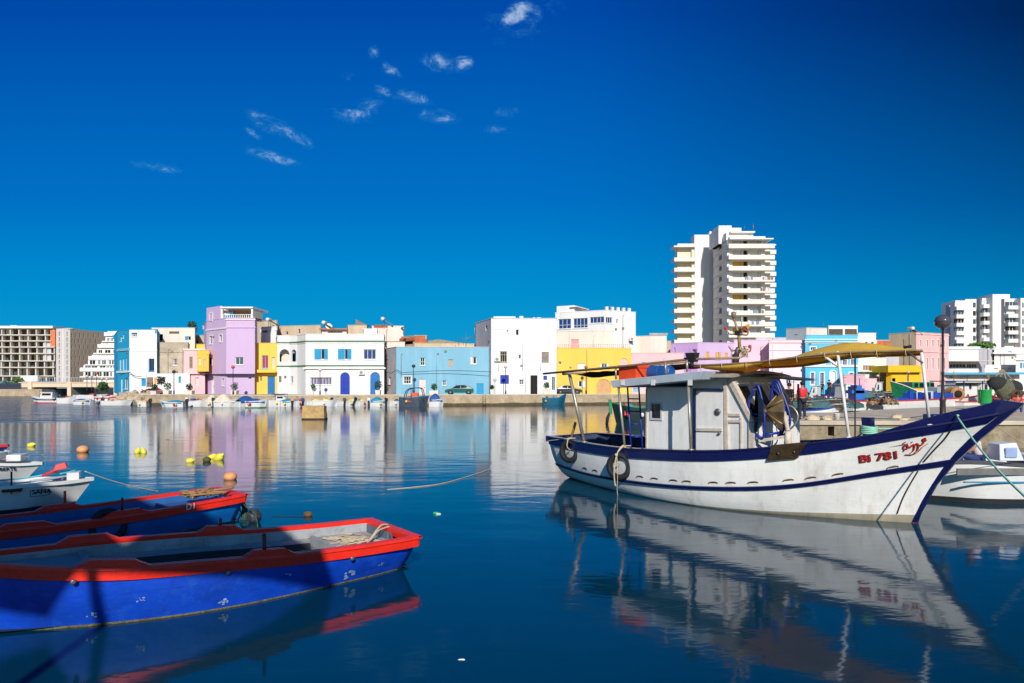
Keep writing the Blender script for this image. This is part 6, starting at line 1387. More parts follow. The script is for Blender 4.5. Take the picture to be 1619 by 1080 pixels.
# ---------------- small boats ----------------
outm = mat('outboard_black', (35, 36, 40), .4, .2, 5); outw = mat('outboard_white', (215, 218, 220), .4, .08, 5)
def hull_small(root, Lg, B, h, hm, rim, ins, bow=.35, bot=None, local=True, band=None):
    T = [(0, B*.42, h), (Lg*.2, B*.48, h*.97), (Lg*.5, B*.5, h), (Lg*.7, B*.43, h*1.08), (Lg*.88, B*.22, h*(1+bow*.7)), (Lg, .02, h*(1+bow))]
    def sec(s, sg):
        w_, z = tab(T, s, 1), tab(T, s, 2); f = s/Lg
        r = []
        for k in (-.3, 0, .12, .5, .75, 1.0): t = max(0, k); r.append(V((s-(.10*Lg*max(0, f-.6)/.4)*(1-t), sg*(w_*(.86 if f < .7 else .86*(1-f)/.3+.05)*(1-t)+w_*t+.02*sin(pi*t)), z*k)))
        return r
    S = [Lg*i/18 for i in range(19)]; mb = MB()
    for sg in (1, -1): mb.grid([sec(s, sg) for s in S], mf=lambda i, j: (bot or hm) if j < 2 else ((band or hm) if j == 3 else hm))
    mb.grid([sec(0, 1), sec(0, -1)], hm, smooth=False); mb.build('hull', None, root, local=True)
    mb = MB()
    for sg in (1, -1): mb.grid([[V((s, sg*(tab(T, s, 1)+.03), tab(T, s, 2)-.06)), V((s, sg*(tab(T, s, 1)+.03), tab(T, s, 2)+.02)), V((s, sg*max(0, tab(T, s, 1)-.07), tab(T, s, 2)+.02)), V((s, sg*max(0, tab(T, s, 1)-.07), tab(T, s, 2)-.05))] for s in S], cv=True, smooth=False)
    mb.box((-.02, -B*.42, h-.06), (.06, B*.42, h+.02)); mb.build('gunwale', rim, root, local=True)
    mb = MB()
    for sg in (1, -1): mb.grid([[V((s, sg*max(0, tab(T, s, 1)-.06), tab(T, s, 2)-.02)), V((s-.07*Lg*max(0, s/Lg-.6)/.4, sg*max(0, min(tab(T, s, 1)-.16, tab(T, s, 1)*(.7 if s < Lg*.7 else .3))), h*.35+max(0, s/Lg-.7)*h)), V((s-.07*Lg*max(0, s/Lg-.6)/.4, 0, h*.33+max(0, s/Lg-.7)*h))] for s in S], smooth=False)
    for s in (.3, .6): mb.box((Lg*s-.12, -B*.45, h*.62), (Lg*s+.12, B*.45, h*.7))
    mb.build('lining', ins, root, local=True)
    return T
def outboard(root, m, x=-.05, y=0, h=.5, tilt=0, sc_=1.0):
    mb = MB(Matrix.Translation((x, y, h)) @ Matrix.Rotation(tilt, 4, 'Y') @ Matrix.Scale(sc_, 4)); 
    mb.hexa([(-.38, -.14, .1), (.05, -.14, .1), (.05, .14, .1), (-.38, .14, .1), (-.34, -.11, .5), (0, -.12, .42), (0, .12, .42), (-.34, .11, .5)]); e = mb.build('outboard_motor', m, root, local=True, bevel=.05)
    mb = MB(Matrix.Translation((x, y, h)) @ Matrix.Rotation(tilt, 4, 'Y') @ Matrix.Scale(sc_, 4)); mb.hexa([(-.3, -.05, -.6), (-.1, -.04, -.6), (-.1, .04, -.6), (-.3, .05, -.6), (-.3, -.07, .1), (-.05, -.07, .1), (-.05, .07, .1), (-.3, .07, .1)]); mb.box((-.42, -.03, -.72), (-.05, .03, -.6))
    for k in range(3): a = 2*pi*k/3; mb.beam((-.44, .02*cos(a), -.66+.02*sin(a)), (-.44, .13*cos(a), -.66+.13*sin(a)), .02, .07)
    mb.build('leg', outm, e, local=True)
coverb = mat('blue_tarp', (30, 80, 150), .7, .2, 4, .4, 6); coverc = mat('cream_tarp', (215, 200, 175), .8, .12, 4, .4, 6); covert = mat('teal_tarp', (30, 130, 165), .7, .15, 4, .4, 6)
whb = mat('white_gelcoat', (222, 220, 214), .35, .06, 1.5, .05, 5, dirt=(170, 160, 145), dirtamt=.3); whi = mat('white_inside', (196, 196, 190), .6, .1, 2)
navyb = mat('small_navy', (24, 48, 110), .45, .12, 2); tealb = mat('dark_teal_hull', (16, 86, 110), .4, .12, 2); redb = mat('bright_red_paint', (205, 38, 35), .5, .12, 3); greenb = mat('green_boat_paint', (20, 120, 70), .45, .15, 2, .2, 5, dirt=(150, 200, 180), dirtamt=.3)
def cover(root, Lg, B, h, m, a0=.05, a1=.9, up=.4):
    mb = MB(); rows = []
    for i in range(13):
        t = i/12; s = Lg*(a0+(a1-a0)*t); wv = B*.52*(1-max(0, (s/Lg-.6))*1.6); z1 = up*sin(pi*min(1, t*1.2+.05))**.6*(.8+.3*noise.noise(V((s*1.3, B, 1)))); rows.append([V((s, wv*cos(b), h*.75+.02+(z1+.25*h)*max(0, sin(b))**.8)) for b in [pi*j/10 for j in range(11)]])
    mb.grid(rows); mb.build('tarpaulin', m, root, local=True)
def cabin(root, x0, x1_, B, z0, z1, m, glm=glass):
    mb = MB(); mb.hexa([(x0, -B/2, z0), (x1_+.3, -B/2, z0), (x1_+.3, B/2, z0), (x0, B/2, z0), (x0, -B*.42, z1), (x1_-.1, -B*.42, z1), (x1_-.1, B*.42, z1), (x0, B*.42, z1)]); c = mb.build('cabin', m, root, local=True, bevel=.04)
    mb = MB(); mb.box((x0-.1, -B*.46, z1+.002), (x1_+.1, B*.46, z1+.06)); mb.build('roof', frame_w, c, local=True)
    for sg in (1, -1):
        mb = MB(); zz = z0+(z1-z0)*.5; hh = (z1-z0)*.36; y = sg*(B*.46+.002+.012)
        mb.hexa([(x0+.2, y-.01, zz), (x1_-.15, y-.01, zz), (x1_-.15, y+.01, zz), (x0+.2, y+.01, zz), (x0+.2, y-.01-sg*.03, zz+hh), (x1_-.25, y-.01-sg*.03, zz+hh), (x1_-.25, y+.01-sg*.03, zz+hh), (x0+.2, y+.01-sg*.03, zz+hh)]); mb.build('window', glm, c, local=True)
    mb = MB(); mb.hexa([(x1_+.22, -B*.36, z0+(z1-z0)*.35), (x1_+.24, -B*.36, z0+(z1-z0)*.35), (x1_+.24, B*.36, z0+(z1-z0)*.35), (x1_+.22, B*.36, z0+(z1-z0)*.35), (x1_-.0, -B*.34, z1-.08), (x1_+.02, -B*.34, z1-.08), (x1_+.02, B*.34, z1-.08), (x1_-.0, B*.34, z1-.08)]); mb.build('windscreen', glm, c, local=True)
def small(lab, xa_, xb_, yw, hm=whb, rim=whb, ins=whi, h=.5, yaw=0, motor=None, cov=None, cab=None, name='moored_boat', cat='boat', bow=.35, bot=None, Lmin=3.2, group='small boats moored along the quay', B=None, band=None, ups=.4, mt=.0, canopy=None):
    """a boat whose waterline is seen from column xa_ (stern) to xb_ (bow) at row yw"""
    a, b = pw(xa_, yw), pw(xb_, yw); Lpx = abs(b.x-a.x); sgn = 1 if b.x > a.x else -1
    Lg = max(Lpx/max(.3, cos(yaw)), Lmin if yaw else Lpx)
    ang = (0 if sgn > 0 else pi)+yaw*sgn
    h *= 1.3; root = thing(name, lab, cat, (a.x, a.y+.4, 0), ang, group); B = B or min(1.9, max(1.3, Lg*.38))
    hull_small(root, Lg, B, h, hm, rim, ins, bow, bot, band=band)
    rn = random.Random(int(xa_*3)); fc = [orf, ylf, redb, coverb, whb, covert, black]
    for k in range(2):
        mb = MB(); sx = Lg*rn.uniform(.1, .7); mb.sphere((sx, rn.choice((-1, 1))*(B*.5+.08), h*.55), .13, None, 7, (1, 1, 1.3)); mb.build('fender', rn.choice((orf, ylf, whb, redb)), root, local=True)
    if not cov:
        for k in range(3):
            mb = MB(); sx = Lg*rn.uniform(.15, .7); sy = rn.uniform(-.3, .3)*B; w_ = rn.uniform(.15, .35); mb.hexa([(sx-w_, sy-w_, h*.5), (sx+w_, sy-w_, h*.5), (sx+w_, sy+w_, h*.5), (sx-w_, sy+w_, h*.5), (sx-w_*.8, sy-w_*.8, h+rn.uniform(.05, .35)), (sx+w_*.7, sy-w_*.8, h+.1), (sx+w_*.8, sy+w_*.7, h+rn.uniform(.05, .35)), (sx-w_*.8, sy+w_*.8, h+.1)]); mb.build('gear', rn.choice(fc), root, local=True, bevel=.03)
    if motor: outboard(root, motor, h=h*.9, tilt=mt)
    if cov: cover(root, Lg, B, h, cov, up=ups)
    if cab: cabin(root, Lg*cab[0], Lg*cab[1], B*.8, h*.9, cab[2], cab[3] if len(cab) > 3 else frame_w)
    if canopy:
        x0, x1_, z, m = canopy; mb = MB(); mb.box((Lg*x0-.1, -B*.45, z), (Lg*x1_+.1, B*.45, z+.05)); mb.build('canopy', m, root, local=True)
        for s in (x0, x1_):
            for y in (-1, 1): mb = MB(); mb.tube([(Lg*s, y*B*.42, h*.8), (Lg*s, y*B*.42, z)], .03, n=6); mb.build('canopy_post', steel, root, local=True)
    return root
small('white dinghy with the black and white name SANA on its bow and black bottom', -60, 0, 800) if False else None
small('white motor boat with red bottom, blue canopy and small cabin, leftmost of the row', 93, 47, 637, bot=redb, cab=(.2, .6, 1.5, offwhite), canopy=(.1, .62, 1.75, coverb), band=navyb, h=.55)
small('white dinghy with a big tilted black outboard, next right of the cabin motor boat', 90, 117, 638, motor=outm, mt=.9, h=.6)
small('long white boat lying behind the dinghies at the left end', 117, 168, 632, h=.6, cov=None, bow=.2)
small('white dinghy under a blue cover between the black outboard and the long white boat', 116, 142, 640, cov=coverb, h=.45, ups=.2)
small('white dinghy full of ropes with its bow to the right near the stone rubble', 160, 208, 641, h=.45, motor=outm, mt=.7)
small('white boat with teal cover and black outboard, in front of the white flower box', 290, 250, 644, cov=covert, motor=outm, h=.45, ups=.25)
small('open white dinghy in front of the pink house', 296, 326, 643, h=.55, motor=outw)
small('dinghy under a peaked cream cover, left of the lilac tower', 325, 347, 643, cov=coverc, h=.5, ups=.9)
small('larger dinghy under a cream cover in front of the lilac tower', 338, 374, 643.5, cov=coverc, h=.55, ups=.9, motor=outm)
small('short boat under a dark blue cover, just right of the cream covered boats', 372, 389, 644, cov=coverb, h=.5, yaw=.9, ups=.7)
small('green and white boat with blue tarpaulin, below the narrow yellow house', 388, 421, 645, cov=coverb, hm=whb, bot=greenb, h=.6, ups=.3)
small('white boat with a blue topped windscreen, right of the green and white boat', 421, 441, 643, cab=(.25, .6, 1.3, whb), h=.6, canopy=(.25, .7, 1.5, navyb), yaw=.6)
small('white dinghy with an orange motor cover left of the blue covered motor', 463, 477, 643, h=.5, yaw=.9, motor=orf)
small('white dinghy with a blue covered outboard just left of the stone block', 480, 500, 643, h=.5, yaw=.8, motor=coverb)
small('white dinghy partly hidden behind the stone block', 492, 514, 643, h=.55, yaw=.3)
small('white dinghy with upright black outboard just right of the stone block', 526, 545, 642.5, h=.5, yaw=.8, motor=outm)
small('white dinghy with yellow fender and grey outboard under the dark blue arched door', 546, 563, 642.5, h=.5, yaw=.9, motor=steel)
small('second white dinghy right of the stone block with small tilted outboard', 562, 578, 642.5, h=.5, yaw=.9, motor=outm, mt=.5)
small('white dinghy under a bright blue cover below the light blue arched door', 585, 611, 642.5, h=.5, cov=covert, motor=outw, ups=.5)
small('small white dinghy left of the teal work boat', 612, 630, 642.5, h=.5, yaw=.7, motor=outm)
wk = small('teal work boat with dark tubular wheelhouse frame and orange box', 631, 678, 643, hm=mat('dark_steel_hull', (60, 70, 84), .5, .2, 3), rim=covert, ins=covert, h=.9, cab=None, bow=.15)
mb = MB()
for y in (-.7, .7):
    mb.tube(catmull([(.6, y, .9), (.9, y, 1.9), (1.5, y, 2.2), (2.6, y, 2.25), (2.9, y, 1.6), (3.0, y, .9)], 5), .06, n=6); mb.tube([(1.5, y, .9), (1.5, y, 2.2)], .04, n=6)
for x in (1.5, 2.6): mb.tube([(x, -.7, 2.22), (x, .7, 2.22)], .05, n=6)
mb.box((1.3, -.8, 2.22), (2.7, .8, 2.3)); mb.build('wheelhouse_frame', mat('slate_tube', (40, 66, 96), .5, .2, 3), wk, local=True)
mb = MB(RM[wk.name]); mb.box((1.5, -.4, .9), (2.3, .3, 1.7)); tag(mb.build('orange_box', mat('rusty_orange', (215, 95, 50), .6, .2, 3), bevel=.05), 'orange box standing inside the frame of the teal work boat', 'crate')
small('white boat heaped with dark blue tarpaulin right of the teal work boat', 678, 702, 643, cov=coverb, h=.65, ups=.8)
small('white dinghy with white outboard left of the bare quay wall', 703, 718, 641, h=.5, yaw=.9, motor=outw)
small('white dinghy with dark blue outboard, rightmost before the bare quay wall', 722, 737, 641, h=.5, yaw=.7, motor=navyb)
small('white dinghy with blue gunwale under the round street sign', 812, 786, 640, rim=covert, h=.6, motor=outm)
small('white dinghy carrying red floats, in front of the tall white house', 815, 840, 640, h=.55, motor=outm, cov=None)
small('dark teal wooden boat with high bow, in front of the tall white house right corner', 858, 896, 640.5, hm=tealb, rim=covert, h=.75, bow=.55)
small('white dinghy with pink fenders right of the dark teal boat', 897, 911, 639, h=.55, yaw=.8, motor=outw)
small('low navy blue dinghy in front of the yellow balustraded house', 911, 928, 638, hm=navyb, h=.5, yaw=.4, motor=outm)
small('white inflatable looking dinghy right of the navy dinghy', 929, 947, 638, h=.55, yaw=.6, cov=coverc, ups=.3)
small('white and sky blue boat with small windscreen near the tan arch', 954, 981, 638, rim=covert, band=covert, h=.65, cab=(.3, .5, 1.2, whb))
small('white dinghy seen through the blue ladder of the fishing boat', 984, 1004, 637, h=.55, yaw=.5)
small('white dinghy seen just left of the fishing boat cabin wall', 1006, 1022, 636, h=.55, yaw=.5, rim=navyb)
small('white dinghy with a heap of blue gear between the orange and blue covered motors', 441, 459, 643, h=.5, yaw=.5, cov=covert, ups=.3)
small('small white tender tucked behind the teal work boat, left side', 626, 641, 641, h=.5, yaw=.8, motor=outw)
small('small dinghy under a pale cover just left of the dark teal boat', 841, 855, 640, h=.5, yaw=.8, cov=coverc, ups=.3)
small('small white boat with low blue cover below the round street sign pole', 769, 785, 640.5, h=.5, yaw=.6, cov=coverb, ups=.2)
small('white inboard boat with a red stripe left of the canal rubble', 150, 184, 634, h=.55, band=redb, motor=outm)
small('white dinghy close under the rubble heap with bow pointing left', 232, 212, 643, h=.45, motor=outm)
gr = small('dark green boat with tall green stem post anchored in the middle water', 1045, 968, 671, hm=mat('black_green_hull', (18, 44, 44), .4, .2, 2), rim=greenb, h=.95, bow=.25, cat='boat', group=None)
mb = MB(); Lg_ = abs(pw(1045, 671).x-pw(968, 671).x); mb.beam((Lg_+.05, 0, .7), (Lg_+.1, 0, 1.75), .18, .2, up=(1, 0, 0)); mb.build('stem_post', greenb, gr, local=True)
mb = MB(RM[gr.name]); mb.tube([(Lg_+.05, -.2, 0.95), (Lg_+.25, -.25, .4), (Lg_+.3, -.25, -.1)], [.05, .12, .1], n=8); tag(mb.build('hanging_fender', black), 'dark fender hanging from the bow of the dark green boat', 'fender')
# ---- the two named white dinghies at left ----
def named(lab, bow_px, Lg, head, h, bot, txt, size, tpos, rim=whb, hm=whb, box=False):
    hd = V((head[0], head[1], 0)).normalized(); b = px(bow_px[0], bow_px[1], bow_px[2]); st = b-hd*Lg
    root = thing('dinghy', lab, 'dinghy', (st.x, st.y, 0), atan2(hd.y, hd.x))
    T = hull_small(root, Lg, 1.55, h, hm, rim, whi, b.z/h-1, bot)
    if txt:
        s = Lg-tpos; w_ = lambda s: tab(T, s, 1); k = .62
        def pt(s): z = tab(T, s, 2); f = s/Lg; wv = w_(s); ww = wv*(.86 if f < .7 else .86*(1-f)/.3+.05)*(1-k)+wv*k+.02*sin(pi*k); return V((s-(.10*Lg*max(0, f-.6)/.4)*(1-k), -ww-.012, z*k))
        p, q = pt(s), pt(s+size*2.2); t = (q-p).normalized(); up = V((0, 0, 1)); n = t.cross(up)
        if box:
            mb = MB(); Wd, Hg = size*2.55, size*1.02; o_ = p-t*.04-up*.06+n*.004
            for a, b_, c, d in ((0, 0, Wd, .012), (0, Hg-.012, Wd, Hg), (0, 0, .012, Hg), (Wd-.012, 0, Wd, Hg)): mb.prism([o_+t*a+up*b_, o_+t*c+up*b_, o_+t*c+up*d, o_+t*a+up*d], n*.004)
            nf_ = mb.build('name_frame', mat('letter_dark', (30, 34, 60), .6, .1), root, local=True)
        o_, me_ = text_on(txt, p+n*.006, t, up, n, size, mat('letter_dark', (30, 34, 60), .6, .1), 'boat_name', root, .002); fr_ = [o_]
        if box: fr_.append(nf_)
        for ob_ in fr_:
            for v in ob_.data.vertices:
                x_, z_ = v.co.x, v.co.z; s_ = x_
                for _ in range(8): kk = z_/tab(T, s_, 2); s_ = x_+.10*Lg*max(0, s_/Lg-.6)/.4*(1-kk)
                kk = z_/tab(T, s_, 2); f = s_/Lg; wv = w_(s_); v.co.y = -(wv*(.86 if f < .7 else .86*(1-f)/.3+.05)*(1-kk)+wv*kk+.02*sin(pi*kk))-.022
    return root, T
sn, Ts = named('white dinghy with framed name SANA on its bow and a black bottom', (149, 755.6, 16.9), 4.3, (.90, .43), .58, black, 'SANA', .155, 1.12, box=True)
mb = MB(); mb.tube([(2.75, -.7, .45), (2.75, -.7, .95)], .02, n=6); mb.box((2.6, -.85, .5), (2.95, -.62, .56)); mb.build('rowlock', black, sn, local=True)
mb = MB(); mb.poly([(3.0, -.35, .62), (4.0, -.1, .74), (4.0, .1, .74), (3.0, .35, .62)]); mb.box((3.75, -.2, .62), (4.0, .2, .8)); mb.build('foredeck', whb, sn, local=True)
mb = MB(RM[sn.name]); mb.tube([(3.2, .1, .72), (3.55, .05, .88)], [.03, .05], n=8); mb.hexa([(3.45, -.08, .84), (3.75, -.08, .9), (3.75, .08, .9), (3.45, .08, .84), (3.5, -.05, 1.0), (3.7, -.05, 1.05), (3.7, .05, 1.05), (3.5, .05, 1.0)]); tag(mb.build('red_can', redb, bevel=.02), 'small red plastic can on the foredeck of the dinghy named SANA', 'can')
mb = MB(RM[sn.name]); mb.tube(catmull([(2.2, .5, .62), (2.8, .4, .66), (3.3, .2, .75), (3.9, .1, .82), (3.6, -.1, .78)], 6), .022, n=6); tag(mb.build('teal_rope', mat('rope_teal', (80, 175, 185), .8, .15, 10)), 'teal rope lying along the dinghy named SANA', 'rope')
a = RM[sn.name] @ V((4.1, 0, .8)); b = pw(252, 776); line('white mooring line from the bow of the SANA dinghy into the water', [a, a.lerp(b, .33)+V((0, 0, -.06)), a.lerp(b, .7)+V((0, 0, -.06)), V((b.x, b.y, -.02))], .014, ropem)
lb, Tl = named('smaller white dinghy lettered LIBERTE, behind the SANA dinghy', (68, 731.5, 21), 4.6, (.97, .25), .56, None, 'LIBERTE', .15, .98)
mb = MB(); mb.poly([(2.8, -.5, .6), (4.2, -.15, .72), (4.2, .15, .72), (2.8, .5, .6)]); mb.box((2.7, -.45, .5), (3.5, .45, .86)); mb.box((3.7, -.25, .6), (4.1, .25, .8)); mb.build('foredeck', whb, lb, local=True, bevel=.03)
rb3, T3 = named('blue boat with red rail and white stem, at the left edge beyond the dinghies', (14, 703.5, 24.5), 5, (.98, .15), .62, None, None, .2, 1, rim=redb, hm=navyb)
mb = MB(); mb.tube([(4.85, -.05, .1), (4.98, -.05, .55)], .09, n=8); mb.build('stem_fender', whb, rb3, local=True)
# ---------------- right side: motor boat, pier life, boats beyond the pier ----------------
hd = V((-1, -.06, 0)).normalized()
a = pw(1480, 797); rr_ = thing('motor_boat', 'white open motor boat with grey stripe and big white outboard cowl, far right', 'motor boat', (a.x-1.0+6.5, 17.9, 0), atan2(hd.y, hd.x)-.0)
st1 = mat('grey_stripe', (120, 116, 112), .5, .2, 3)
hull_small(rr_, 6.6, 2.1, .98, whb, mat('grey_rubber_rail', (70, 70, 74), .6, .2, 4), whi, .05, black, band=None)
for sg in (1, -1):
    mb = MB(); mb.beam((.1, sg*1.07, .80), (5.2, sg*1.03, .82), .04, .16); mb.build('stripe', st1, rr_, local=True)
    mb = MB(); mb.beam((.1, sg*1.02, .52), (5.0, sg*1.0, .56), .05, .03); mb.build('blue_stripe', covert, rr_, local=True)
mb = MB(); q = px(1590, 727, 17.6); mb.hexa([q+V(p) for p in ((-.32, -.25, 0), (.3, -.25, 0), (.3, .3, 0), (-.32, .3, 0), (-.3, -.2, .42), (.12, -.22, .46), (.12, .25, .46), (-.3, .25, .42))], outw); mb.box(q+V((-.2, -.28, .08)), q+V((.1, -.245, .34)), mat('cowl_blue_grey', (150, 170, 205), .4, .1)); ob = mb.build('outboard_cowl', outw, rr_, bevel=.05)
mb = MB(RM[rr_.name]); mb.box((.4, -.9, .9), (2.3, .9, 1.08)); mb.bm.transform(RM[rr_.name].inverted()); mb.build('seat', whb, rr_, local=True, bevel=.03)
# people ---------------------------------------------------------------
skinm = mat('skin', (178, 120, 92), .6, .08, 10); hairm = mat('dark_hair', (26, 20, 18), .7, .2, 20)
def person(lab, base, yaw, J, shirt, trousers, group=None, sleeve=True, scale=1.0):
    """J: joints in metres in the person's own frame (x right, y forward, z up)"""
    root = thing('person', lab, 'person', base, yaw)
    bones = [('hip', 'chest'), ('chest', 'neck'), ('neck', 'head'), ('head', 'crown'), ('chest', 'sl'), ('sl', 'el'), ('el', 'hl'), ('chest', 'sr'), ('sr', 'er'), ('er', 'hr'), ('hip', 'pl'), ('pl', 'kl'), ('kl', 'al'), ('al', 'tl'), ('hip', 'pr'), ('pr', 'kr'), ('kr', 'ar'), ('ar', 'tr')]
    rad = dict(hip=.15, chest=.155, neck=.055, head=.095, crown=.07, sl=.075, el=.046, hl=.03, sr=.075, er=.046, hr=.03, pl=.10, kl=.06, al=.04, tl=.035, pr=.10, kr=.06, ar=.04, tr=.035)
    def skinned(name, bs, mt, f, par, root_j):
        names = []; 
        for b in bs:
            for j in b:
                if j not in names: names.append(j)
        me = bpy.data.meshes.new(name); me.from_pydata([V(J[j])*scale for j in names], [(names.index(x), names.index(y)) for x, y in bs], []); me.materials.append(mt)
        o = bpy.data.objects.new(name, me); C.objects.link(o); o.parent = par; RM[o.name] = RM[par.name]
        sk = o.modifiers.new('skin', 'SKIN'); sk.use_smooth_shade = True
        for i, n in enumerate(names): r = f(n)*scale; me.skin_vertices[0].data[i].radius = (r, r*(.75 if n in ('hip', 'chest') else 1))
        me.skin_vertices[0].data[names.index(root_j)].use_root = True
        ss = o.modifiers.new('sub', 'SUBSURF'); ss.levels = 1; ss.render_levels = 1; return o
    body = skinned('body', bones, skinm, lambda n: rad[n]*.93, root, 'hip')
    sb = [('hip', 'chest'), ('chest', 'sl'), ('chest', 'sr')]
    JM = dict(J); 
    for s in 'lr': J['m'+s] = tuple((V(J['s'+s])*.35+V(J['e'+s])*.65)); sb.append(('s'+s, 'm'+s))
    skinned('shirt', sb, shirt, lambda n: {'hip': .175, 'chest': .18, 'sl': .09, 'sr': .09, 'ml': .07, 'mr': .07}[n], body, 'chest')
    tb = [('hip', 'pl'), ('pl', 'kl'), ('kl', 'al'), ('hip', 'pr'), ('pr', 'kr'), ('kr', 'ar')]
    skinned('trousers', tb, trousers, lambda n: {'hip': .165, 'pl': .115, 'pr': .115, 'kl': .08, 'kr': .08, 'al': .06, 'ar': .06}[n], body, 'hip')
    mb = MB(RM[root.name]); h = V(J['head'])*scale; c = V(J['crown'])*scale; mb.sphere(h.lerp(c, .6)+V((0, -.02, .01)), .112*scale, None, 10, (1, 1.05, .95)); mb.build('hair', hairm, body, smooth=True)
    mb = MB(RM[root.name]); f_ = h+V((0, .10, .03))*scale
    mb.sphere(f_+V((0, .012, -.02)), .014*scale, skinm, 6); mb.sphere(f_+V((.035, -.006, .02)), .011, dark, 6); mb.sphere(f_+V((-.035, -.006, .02)), .011, dark, 6); mb.box(f_+V((-.025, -.008, -.062)), f_+V((.025, .002, -.054)), mat('lips', (140, 70, 62), .6, .1)); mb.build('face', None, body)
    mb = MB(RM[root.name])
    for s in 'lr':
        hnd = V(J['h'+s])*scale; e = V(J['e'+s])*scale; d = (hnd-e).normalized(); sd_ = d.cross(V((0, 1, .1))).normalized()
        mb.tube([hnd, hnd+d*.09], [.034, .032], n=6)
        for k, ln in enumerate((.06, .075, .07, .055)): o_ = hnd+d*.085+sd_*(k-1.5)*.017; mb.tube([o_, o_+d*ln*.6, o_+d*ln+V((0, .012, 0))], [.009, .008, .006], n=5)
        mb.tube([hnd+sd_*.03+d*.02, hnd+sd_*.055+d*.055], [.011, .008], n=5)
    mb.build('hands', skinm, body)
    return root
stand = dict(hip=(0, 0, .93), chest=(0, 0, 1.3), neck=(0, -.01, 1.48), head=(0, .01, 1.6), crown=(0, 0, 1.68), sl=(-.18, 0, 1.38), el=(-.25, .02, 1.1), hl=(-.24, .14, .9), sr=(.18, 0, 1.38), er=(.25, .03, 1.1), hr=(.22, .16, .92),
             pl=(-.1, 0, .88), kl=(-.11, .02, .5), al=(-.11, -.02, .08), tl=(-.12, .12, .04), pr=(.1, 0, .88), kr=(.11, .02, .5), ar=(.11, -.02, .08), tr=(.12, .12, .04))
sit = dict(hip=(0, 0, .12), chest=(0, .10, .48), neck=(0, .16, .66), head=(0, .22, .78), crown=(0, .22, .86), sl=(-.18, .1, .57), el=(-.24, .22, .34), hl=(-.14, .42, .24), sr=(.18, .1, .57), er=(.24, .22, .34), hr=(.14, .42, .24),
           pl=(-.1, .04, .1), kl=(-.14, .46, .2), al=(-.13, .52, -.2), tl=(-.13, .64, -.22), pr=(.1, .04, .1), kr=(.14, .46, .2), ar=(.13, .52, -.2), tr=(.13, .64, -.22))
redt = mat('red_tshirt', (215, 45, 55), .85, .1, 6); dkt = mat('dark_trousers', (34, 40, 48), .85, .2, 6); whitet = mat('pinkish_white_shirt', (226, 205, 205), .85, .1, 6); bluet = mat('blue_jeans', (40, 60, 110), .85, .2, 6); blackt = mat('black_clothes', (24, 24, 28), .85, .2, 6)
person('person in a red T-shirt and dark trousers standing on the pier', (xq(1268.5, 33.4), 33.4, PZ), .15, dict(stand), redt, dkt, scale=1.05)
person('person in black clothes half hidden behind the cabin corner, left of the one in red', (xq(1247.5, 34), 34, PZ), 2.2, dict(stand), blackt, dkt)
q = px(1547, 728, 18.0); person('person in a pinkish white shirt sitting bent in the white motor boat', (q.x, q.y, q.z-.05), 1.3, dict(sit), whitet, bluet)
person('person in a red shirt crouching on the pier at the right edge', (xq(1608, 41), 41, PZ+.2), 2.6, dict(sit), redt, bluet, scale=1.1)
person('person in dark clothes standing by the ornate turquoise house', (xq(1311, 92), 92, QZ), 2.9, dict(stand), blackt, dkt, scale=1.15)
person('second person in dark clothes left of the arched door of the ornate turquoise house', (xq(1300, 93), 93, QZ), 2.4, dict(stand), dkt, blackt, scale=1.0)
# lamp on the pier
lg = bpy.data.materials.new('smoked_globe'); lg.use_nodes = True; b_ = lg.node_tree.nodes['Principled BSDF']; b_.inputs['Base Color'].default_value = (.12, .11, .12, 1); b_.inputs['Roughness'].default_value = .12; b_.inputs['Transmission Weight'].default_value = .35; b_.inputs['Coat Weight'].default_value = .4
def lamp(lab, x, Y, zb, ytop, pm, gm, rg=.22, name='street_lamp', flare=False, group=None):
    X_ = xq(x, Y); zt_ = Zy(ytop, Y); root = thing(name, lab, 'street lamp', (X_, Y, zb), 0, group)
    mb = MB(); h_ = zt_-rg*2-zb
    if flare: mb.lathe([(.22, 0), (.2, .1), (.13, .22), (.12, .9), (.15, .95), (.1, 1.05), (.075, 1.2), (.06, 2.2), (.08, 2.22), (.055, 2.3), (.05, h_), (.11, h_+.05), (.12, h_+.1), (.001, h_+.1)], (X_, Y, zb), n=12)
    else: mb.lathe([(.1, 0), (.09, .5), (.05, .6), (.04, h_), (.08, h_+.05), (.001, h_+.06)], (X_, Y, zb), n=8)
    mb.build('lamp_post', pm, root)
    mb = MB(); mb.sphere((X_, Y, zt_-rg), rg, None, 16 if flare else 10, (1, 1, .93)); mb.build('globe', gm, root, smooth=True)
    if flare:
        mb = MB(); mb.lathe([(rg*1.0, -.015), (rg*1.03, 0), (rg*1.0, .015)], (X_, Y, zt_-rg), n=24); mb.lathe([(.05, -.2), (.06, -.05), (.03, .05)], (X_, Y, zt_-rg), n=8); mb.build('globe_band', pm, root)
    return root
lamp('dark lamp post with a smoked glass globe standing on the pier behind the navy bow', 1490.5, 32, PZ, 496.5, mat('brown_black_iron', (58, 46, 46), .5, .25, 6, dirt=(90, 60, 45), dirtamt=.4), lg, .365, flare=True)
mb = MB(); X_ = xq(1486, 31.8); mb.box((X_-.4, 31.6, PZ), (X_+.45, 32.5, PZ+.28)); tag(mb.build('lamp_plinth', navyb, bevel=.05), 'navy blue painted lump at the foot of the pier lamp', 'plinth')
g_amb = mat('amber_globe', (190, 90, 50), .3, .1); g_pale = mat('pale_globe', (215, 200, 185), .3, .1)
